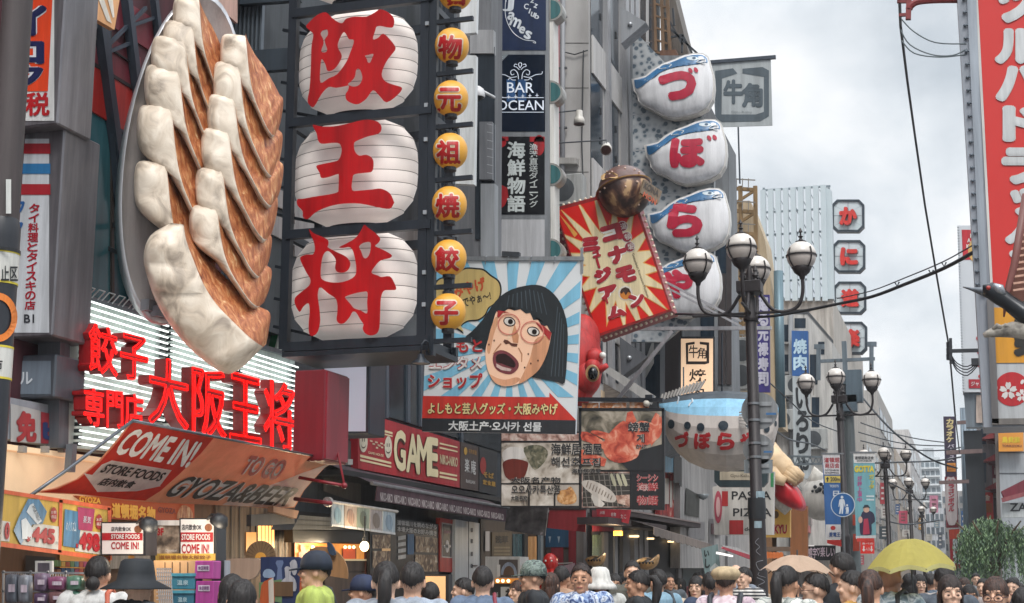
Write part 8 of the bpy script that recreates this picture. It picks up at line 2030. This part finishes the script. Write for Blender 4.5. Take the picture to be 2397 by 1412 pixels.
 me = bpy.data.meshes.new('hair_'+style); me.from_pydata([v+DZ for v in m.V],[], m.F); me.polygons.foreach_set('use_smooth', [True]*len(me.polygons)); me.materials.append(None); return me
def hat_mesh(kind):
 m = MB(); c = HC
 if kind == 'cap':
  m.lathe(c, [(.001,.122),(.05,.115),(.082,.085),(.098,.04),(.1,-.012),(.094,-.012)],24, sy=1.12)
  m.add([c+Vc(v) for v in [(-.075,-.095,.004),(-.05,-.16,-.006),(0,-.185,-.010),(.05,-.16,-.006),(.075,-.095,.004),(-.075,-.095,-.006),(-.05,-.16,-.016),(0,-.185,-.02),(.05,-.16,-.016),(.075,-.095,-.006)]],[(0,1,2,3,4),(9,8,7,6,5),(0,5,6,1),(1,6,7,2),(2,7,8,3),(3,8,9,4),(4,9,5,0)])
 elif kind == 'bucket':
  m.lathe(c, [(.001,.128),(.07,.124),(.092,.108),(.104,.04),(.112,-.005),(.20,-.052),(.198,-.058),(.108,-.012)],32, sy=1.08)
 elif kind == 'sunhat':
  m.lathe(c, [(.001,.125),(.06,.12),(.088,.09),(.1,.03),(.105,.0),(.15,-.045),(.165,-.085),(.160,-.085),(.1,-.01)],28, sy=1.08)
 elif kind == 'flatcap':
  m.lathe(c+Vc((0,-.012,.02)),[(.001,.100),(.06,.096),(.11,.07),(.128,.035),(.112,.008),(.098,-.012)],26, sy=1.18)
  m.add([c+Vc(v) for v in [(-.07,-.11,.012),(0,-.165,.004),(.07,-.11,.012),(-.07,-.11,0),(0,-.165,-.008),(.07,-.11,0)]],[(0,1,2),(5,4,3),(0,3,4,1),(1,4,5,2)])
 me = bpy.data.meshes.new('hat_'+kind); me.from_pydata([v+DZ for v in m.V],[], m.F); me.polygons.foreach_set('use_smooth', [True]*len(me.polygons)); me.materials.append(None); return me
def part_mesh(nm, m, smooth=True):
 me = bpy.data.meshes.new(nm); me.from_pydata([v+(Vector() if nm == 'strap' else DZ) for v in m.V],[], m.F); me.polygons.foreach_set('use_smooth', [smooth]*len(me.polygons)); me.materials.append(None); return me
BM = {p: body_mesh(p) for p in ('down', 'phone', 'up')}; SM = {p: shirt_mesh(p) for p in ('down', 'phone', 'up')}; TM = trouser_mesh(); SHM = shoe_mesh()
HM = {}; HATM = {}
EYE = [part_mesh('eye', MB().ball((s*.0325,-.0845,1.588),1,12,8,.0115,.005,.0036)) for s in (-1,1)]
IRI = [part_mesh('iris', MB().ball((s*.0325,-.0885,1.588),1,10,8,.0075,.004,.0046)) for s in (-1,1)]
BRW = part_mesh('eyebrow', MB().tube([(-.054,-.080,1.606),(-.036,-.092,1.612),(-.018,-.094,1.608)],[.002,.0042,.003],6).tube([(.054,-.080,1.606),(.036,-.092,1.612),(.018,-.094,1.608)],[.002,.0042,.003],6))
LIP = part_mesh('mouth', MB().tube([(-.024,-.080,1.530),(-.010,-.0895,1.5325),(0,-.0910,1.531),(.010,-.0895,1.5325),(.024,-.080,1.530)],[.002,.0052,.0055,.0052,.002],8))
GLS = MB()
for s in (-1,1):
 GLS.tube([Vc((s*.035+.027*math.cos(t),-.108+abs(.012*math.cos(t)) if s*math.cos(t) > 0 else -.108,1.586+.020*math.sin(t))) for t in [2*PI*i/18 for i in range(18)]],.0026,5, closed=True); GLS.tube([(s*.061,-.098,1.59),(s*.082,.01,1.596)],.0024,5)
GLS.tube([(-.008,-.109,1.59),(.008,-.109,1.59)],.0024,5); GLSM = part_mesh('glasses', GLS)
skin_ = [M('#cda085', .6, var=.1, scale=14), M('#d8b097', .6, var=.1, scale=14), M('#bf9074', .6, var=.12, scale=14)]
def hairmat(hx): return ramp_mat('hair_'+hx[1:],[(.3, '#0b090a'),(.75, hx)],6,(10,10,.5),.58, bump=.9, bdist=.014)
HB = hairmat('#2b2524'); HBR = hairmat('#5a3a2c'); HDB = hairmat('#3d2a24')
def floral(nm, a, b, c, s=18): return ramp_mat(nm, [(.30, a),(.44, b),(.50, c),(.62, a)], s, rough=.75, detail=3, dist=1.0)
PAT = {'hawaii': floral('blue_floral', '#26386a', '#c9d0da', '#7d93b8', 20), 'grey': floral('grey_print', '#5d6c76', '#c2c9cc', '#8fa0a8', 14), 'white_print': floral('white_print', '#bfc0ba', '#d2d2cc', '#6f7a78', 9), 'pink_print': floral('pink_print', '#c9b4bc', '#d8ccd0', '#a08a98', 10), 'camo': floral('camo_print', '#3f4a48', '#5d6a62', '#7d8a84', 22)}
def stripes(nm, a, b, s):
 def bd(t, p, co):
  w = t.nodes.new('ShaderNodeTexWave'); w.bands_direction = 'Z'; w.inputs['Scale'].default_value = s; t.links.new(co.outputs['Object'], w.inputs[0])
  r = t.nodes.new('ShaderNodeValToRGB'); r.color_ramp.interpolation = 'CONSTANT'; r.color_ramp.elements[0].color = lin(a)+[1]; r.color_ramp.elements[1].position = .5; r.color_ramp.elements[1].color = lin(b)+[1]
  t.links.new(w.outputs[0], r.inputs[0]); t.links.new(r.outputs[0], p.inputs['Base Color'])
 return node_mat(nm, bd, .75)
PAT['stripe'] = stripes('striped_cloth', '#c9c6c2', '#2b2c32', 9)
CR = Vc((math.cos(YAW), math.sin(YAW),0))
def ob(nm, me, mat, par):
 o = bpy.data.objects.new(nm, me); COL.objects.link(o); o.parent = par
 o.material_slots[0].link = 'OBJECT'; o.material_slots[0].material = mat; return o
rp = random.Random(2)
def person(px, ytop, d, turn, hair, hcol, top, label, hat=None, pose='down', glasses=False, face=None, group=None, strap=None, sk=None, tr='#2c3038', lean=0., hatcol='#1c2430', hadd=0.):
 d *= 1.0 if group else 1.24; r = ray(px, ytop); h = Vc((r.x, r.y, 0)); k = d/h.length; P_ = CAM+r*k; H = P_.z
 s = (H-hadd)/(1.692 if not hat else 1.715); loc = Vc((P_.x, P_.y, 0))
 v = (Vc((CAM.x, CAM.y, 0))-loc).normalized(); t = math.radians(turn); f = v*math.cos(t)+CR*math.sin(t)
 o = bpy.data.objects.new('person', None); COL.objects.link(o); o.empty_display_size = .2
 o.location = loc; o.rotation_euler = (lean, 0, math.atan2(f.x, -f.y)); o.scale = (s, s, s); o['label'] = label; o['category'] = 'person'
 if group: o['group'] = group
 ob('body', BM[pose], sk or skin_[rp.randrange(3)], o)
 tm = PAT[top] if top in PAT else M(top, .75, var=.18, scale=9, bump=.3)
 ob('shirt', SM[pose], tm, o); ob('trousers', TM, M(tr, .8), o); ob('shoes', SHM, M('#2a2a2c', .6), o)
 if hair != 'bald':
  kx = (hair, rp.randrange(3))
  if kx not in HM: HM[kx] = hair_mesh(hair, rp)
  ob('hair', HM[kx], hcol, o)
 if hat:
  if hat not in HATM: HATM[hat] = hat_mesh(hat)
  ob('hat', HATM[hat], PAT[hatcol] if hatcol in PAT else M(hatcol, .75, var=.2, scale=8), o)
 if face is None: face = abs(turn) < 110
 if face:
  for i in (0,1):
   e = ob('eye', EYE[i], M('#8a7a70', .5), o); ob('iris', IRI[i], M('#1b1412', .2), e)
  ob('eyebrow', BRW, HB, o); ob('mouth', LIP, M('#9c5a50', .45), o)
 if glasses: ob('glasses', GLSM, M('#3a2026', .3), o)
 if strap:
  a = 1 if strap[0] == 'r' else -1
  st = part_mesh('strap', MB().tube([(a*.10,.135,.95),(a*.12,.15,1.15),(a*.115,.15,1.30),(a*.095,.10,1.44),(a*.092,.0,1.468),(a*.095,-.08,1.43),(a*.10,-.145,1.28),(a*.11,-.14,1.0)],.017,6)); ob('bag_strap', st, M(strap[1:],.6), o)
 return o
W_ = '#c9c8c6'
person(232,1298,8.6,165, 'bun', HB, W_, 'person with low black bun in white shirt at left', strap='l#b3563c')
person(325,1304,7.6,130, 'short', HB, '#2b3036', 'person in black wide brimmed bucket hat at lower left', hat='bucket', hatcol='#171c22')
person(568,1352,6.6,180, 'long', HB, '#30343a', 'person with black parted hair seen from behind below the mural')
person(545,1340,7.6,170, 'bob', HB, '#2c2e34', 'person with black bobbed hair just left behind the parted hair')
person(738,1283,8.8,-88, 'short', HB, '#a9b85c', 'person in yellow green t-shirt and navy cap walking left', hat='cap', hatcol='#1d2738', strap='l#23262c')
person(848,1340,9.6,-100, 'short', HB, '#6d3038', 'person in dark blue cap bending beside the grill shop', hat='cap', hatcol='#222e4c')
person(904,1310,7.4,178, 'pony', HB, '#8b929c', 'person with long black ponytail in grey shirt seen from behind')
person(966,1312,7.9,176, 'short', HB, '#98a2b0', 'person with short black hair in pale blue grey shirt')
person(1084,1350,11.0,-95, 'short', HB, '#3a3c42', 'person in profile facing left near the white door panels')
person(1130,1322,9.4,178, 'short', HB, '#5f7088', 'person in denim blue shirt with dark red strap from behind', strap='l#7d2838')
person(1211,1356,12.4,-50, 'bangs', HBR, 'stripe', 'person with brown fringe in striped top facing left')
person(1246,1306,10.2,-88, 'short', HB, '#1f2328', 'person in grey camouflage cap and black t-shirt facing left', hat='cap', hatcol='camo')
person(1290,1338,11.4,150, 'bob', HBR, '#1c1d22', 'person with reddish brown hair turned away by the octopus')
person(1314,1322,12.4,170, 'short', HB, '#a8876f', 'person with short black hair in tan top seen from behind', strap='r#2b2422')
person(1360,1315,9.9,-8, 'short', HDB, 'hawaii', 'person in blue and white floral shirt looking up ahead', tr='#3a3d44')
person(1404,1324,11.4,12, 'long', HB, '#bcbcb8', 'person in white sun hat facing the camera', hat='sunhat', hatcol='#cfcdc8')
person(1438,1340,13.2,5, 'long', HB, '#c0a3ae', 'person with long dark hair in pale pink top')
person(1480,1310,13.0,0, 'short', HB, '#5d5d56', 'person in olive grey t-shirt standing facing the camera')
person(1492,1332,10.6,-95, 'pony', HB, '#22262a', 'person with black ponytail in black t-shirt in profile')
person(1539,1330,12.0,-150, 'short', HB, '#7f9fb2', 'person in light blue shirt turned away to the left', strap='l#2c343c')
person(1629,1346,12.6,-15, 'bob', HB, '#c8b8a4', 'person in cream top holding up a phone', pose='phone')
person(1664,1336,10.8,178, 'short', HB, '#2c3a54', 'person in navy polo shirt seen from behind')
person(1698,1321,10.2,172, 'short', HDB, 'pink_print', 'person in beige flat cap with dark backpack seen from behind', hat='flatcap', hatcol='#b9a482')
person(1740,1325,13.6,-40, 'short', HB, 'stripe', 'person in striped top behind the flat cap person')
person(1841,1321,8.8,150, 'pony', HB, 'white_print', 'person with thick dark ponytail in white printed shirt under cream umbrella')
person(1906,1338,9.2,-105, 'short', HB, '#262c40', 'person with black short hair and glasses facing left', glasses=True, face=True)
person(1968,1290,9.6,-140, 'short', HB, '#1d2127', 'tall person in black t-shirt turned away right of cream umbrella')
person(1992,1332,9.0,-110, 'short', HB, '#b98a3a', 'person with black hair in mustard top in left profile')
person(2036,1330,8.2,172, 'pony', HBR, '#b5a89c', 'person with brown ponytail in front of bald person')
person(2082,1306,8.9,150, 'bald', HB, 'grey', 'bald person in grey printed shirt with black strap', strap='l#1f2126', sk=M('#a97a60', .45, var=.1, scale=8))
person(2210,1320,10.2,178, 'short', HB, '#4a525c', 'person with curly black hair behind the bob haired person')
person(2222,1342,8.3,12, 'bob', HDB, '#2c3448', 'person with dark brown bob in navy top facing camera')
person(2328,1346,7.8,-12, 'bangs', HBR, '#3d2c34', 'person with brown fringe and glasses looking down at right', glasses=True)
person(2394,1372,8.6,170, 'short', HB, '#a9b0bc', 'person in pale blue shirt cut off by right edge')
fr = [(2152,1342,15,10, 'bob', HB, '#b5a8a0', 'person in beige top far under the yellow umbrella'),(2128,1340,14,170, 'long', HB, '#22252b', 'person with long black hair under the yellow umbrella'),(2178,1340,17,175, 'short', HB, '#556270', 'person from behind right of the umbrella edge'),(2256,1350,14,0, 'long', HBR, '#a89c98', 'person facing camera beneath the willow left side'),(2268,1366,12,10, 'bangs', HB, '#363a44', 'person with fringe beneath the willow'),(2300,1352,16,-20, 'short', HB, '#6a6058', 'person in brown top beneath the willow'),(2368,1350,14,-10, 'short', HB, '#2a2a30', 'person in dark cap near the right edge'),(2385,1362,16,20, 'short', HB, '#50484c', 'person in dim shirt near the right edge'),(2284,1340,24,5, 'short', HB, '#8a8a8c', 'person in grey top far below the willow'),
  (1565,1340,17,20, 'short', HB, '#4f565c', 'person in grey top by the teal doorway'),(1590,1352,20,-90, 'bob', HB, '#8f7f78', 'person walking left by the teal doorway'),(1764,1345,16,160, 'long', HBR, '#9a8a78', 'person with brown hair left of the lamp post'),(1722,1318,15,175, 'bald', HB, '#7d8490', 'balding person behind the flat cap'),(1456,1338,17,150, 'short', HB, '#3d4148', 'person half hidden beside the blowfish lantern'),(1180,1356,16,-60, 'bob', HB, '#6d666a', 'person behind the striped top person'),(1328,1340,16,100, 'short', HB, '#5a5450', 'person walking right behind the floral shirt'),(1545,1345,20,0, 'long', HB, '#b0a9a4', 'person with long hair in the restaurant doorway'),(2010,1345,14,175, 'short', HB, '#525a60', 'person between the tall and the bald persons'),(1858,1350,14,170, 'short', HB, '#6a6a6c', 'person under the cream umbrella behind the ponytail'),(640,1352,10.4,-170, 'short', HB, '#4a4a50', 'person low in front of the mural'),(1045,1368,13,100, 'bob', HB, '#85786e', 'person beside the lit menu stand'),(1008,1360,10,178, 'short', HB, '#32343a', 'person behind the pale blue grey shirt')]
for px, yt, d, tn, hs, hc, tp, lb in fr: person(px, yt, d, tn, hs, hc, tp, lb)
rq = random.Random(9)
for i in range(34):
 px = rq.choice([rq.uniform(1990,2330), rq.uniform(1400,1800), rq.uniform(2050,2390)]); d = rq.uniform(20,48); hgt = rq.uniform(1.5,1.78)
 yt = 1360-(hgt-1.6)*3460/d
 person(px, yt, d, rq.choice([0,180,175,-10,170,30]), rq.choice(['short', 'bob', 'long', 'pony']), rq.choice([HB, HB, HDB]), rq.choice(['#c0bdb8', '#2b2e34', '#5f6a78', '#8a7a70', '#33405a', '#a0a4a8', '#7d4a4c']), 'small figure among the distant crowd down the street', group='distant crowd down the street', face=False)
def umbrella(px, ytop, wpx, hpx, d, hx, lab, tilt, ph=0, scal=False):
 T = Thing('umbrella', lab, 'umbrella')
 k = d/3460; c = Vc(ray(px, ytop)); hh = math.hypot(c.x, c.y); top = CAM+c*(d/hh); R = wpx*k/2; Hh = hpx*k; q = Matrix.Rotation(math.radians(tilt),3, Vc((CR.y*-1, CR.x, 0)))
 n = 8; rings = 7; V = []; F = []
 pf = lambda t: Vc((0,0,-Hh*(1-math.cos(t*1.25))/(1-math.cos(1.25))))
 for j in range(rings+1):
  t = j/rings
  for i in range(n*4):
   a = 2*PI*i/(n*4)+ph; fr_ = (i % 4)/4; sag = 1-.09*t*math.sin(PI*fr_)-.0*t; dz = .085*R*t*math.sin(PI*fr_)
   V.append(top+q @ (Vc((R*t*sag*math.cos(a), R*t*sag*math.sin(a), dz))+pf(t)))
 nn_ = n*4
 for j in range(rings):
  for i in range(nn_): F.append((j*nn_+i, j*nn_+(i+1) % nn_, (j+1)*nn_+(i+1) % nn_, (j+1)*nn_+i))
 can = MB().add(V, F).build('canopy', cloth_mat(hx, .35,.1), T, False)
 m = MB()
 for i in range(n):
  a = 2*PI*i/n+ph; m.tube([top+q @ (Vc((R*t*math.cos(a), R*t*math.sin(a),-.012))+pf(t)) for t in (.05,.4,.7,1.0)],.004,5)
 m.build('rib', M('#3a3c40', .4,.5), T)
 if scal:
  m = MB()
  for i in range(nn_): m.add([V[-nn_+i], V[-nn_+(i+1) % nn_], V[-nn_+(i+1) % nn_]+q @ Vc((0,0,-.03)), V[-nn_+i]+q @ Vc((0,0,-.03))],[(0,1,2,3)])
  m.build('hem', cloth_mat('#cfc98a', .35,.11), T)
 MB().tube([top+q @ Vc((0,0,.04)), top+q @ Vc((0,0,-.75))],.007,6).build('shaft', M('#55585c', .4,.5), T); MB().tube([top+q @ Vc((0,0,-.75)), top+q @ Vc((0,0,-.87))],.014,8).build('handle', BLACK, T)
umbrella(1866,1300,172,40,11.6, '#c9ad96', 'cream beige umbrella with smooth round canopy right of lamp post', 3,.2)
umbrella(2126,1262,205,66,11, '#b3a757', 'yellow green umbrella with hem held above the bald person', -3,.35, True)
T = Thing('backpack', 'dark backpack on the back of the flat cap person', 'backpack')
po = [o for o in COL.objects if o.name.startswith('person') and 'flat cap with' in o.get('label', '') or ('dark backpack' in o.get('label', '') and o.name.startswith('person'))][0]
def loc_(v): return Matrix.Translation(po.location) @ Matrix.Rotation(po.rotation_euler.z, 4, 'Z') @ Matrix.Scale(po.scale.x, 4) @ Vc(v)
m = MB(); m.V = []; 
bx = MB().ball((0,.22,1.06),1,20,12,.15,.085,.21)
MB().add([loc_(v) for v in bx.V], bx.F).build('bag_body', M('#23272e', .6), T, True)
m = MB()
for s in (-1,1): m.tube([loc_(v) for v in ((s*.09,.18,1.22),(s*.115,.155,1.34),(s*.125,.09,1.44),(s*.12,0,1.465),(s*.12,-.09,1.41))],.024,8)
m.build('shoulder_strap', M('#262b34', .6), T); MB().tube([loc_(v) for v in ((-.08,.305,1.1),(0,.315,1.1),(.08,.305,1.1))],.016,6).build('tan_trim', M('#b08a62', .6), T)
T = Thing('phone', 'pale phone held up by the cream top person', 'phone')
po = [o for o in COL.objects if 'holding up a phone' in o.get('label', '')][0]
bx = MB().box((-.16,-.36,1.38),(.075,.012,.15)); MB().add([loc_(v) for v in bx.V], bx.F).build('case', M('#b9b4ae', .3), T, bevel=.003)
# pale summer haze
hz = MB().bb(-45,45,-6,330,-1.2,27).build('haze', bpy.data.materials.new('haze_air'))
hm = hz.data.materials[0]; hm.use_nodes = True; ht = hm.node_tree; ht.nodes.clear()
ho = ht.nodes.new('ShaderNodeOutputMaterial'); hv = ht.nodes.new('ShaderNodeVolumePrincipled'); hv.inputs['Color'].default_value = (.92,.95,.98,1); hv.inputs['Density'].default_value = .0006
ht.links.new(hv.outputs[0], ho.inputs['Volume']); hz['kind'] = 'stuff'; hz.display_type = 'WIRE'
for t in ALL: t.fin()
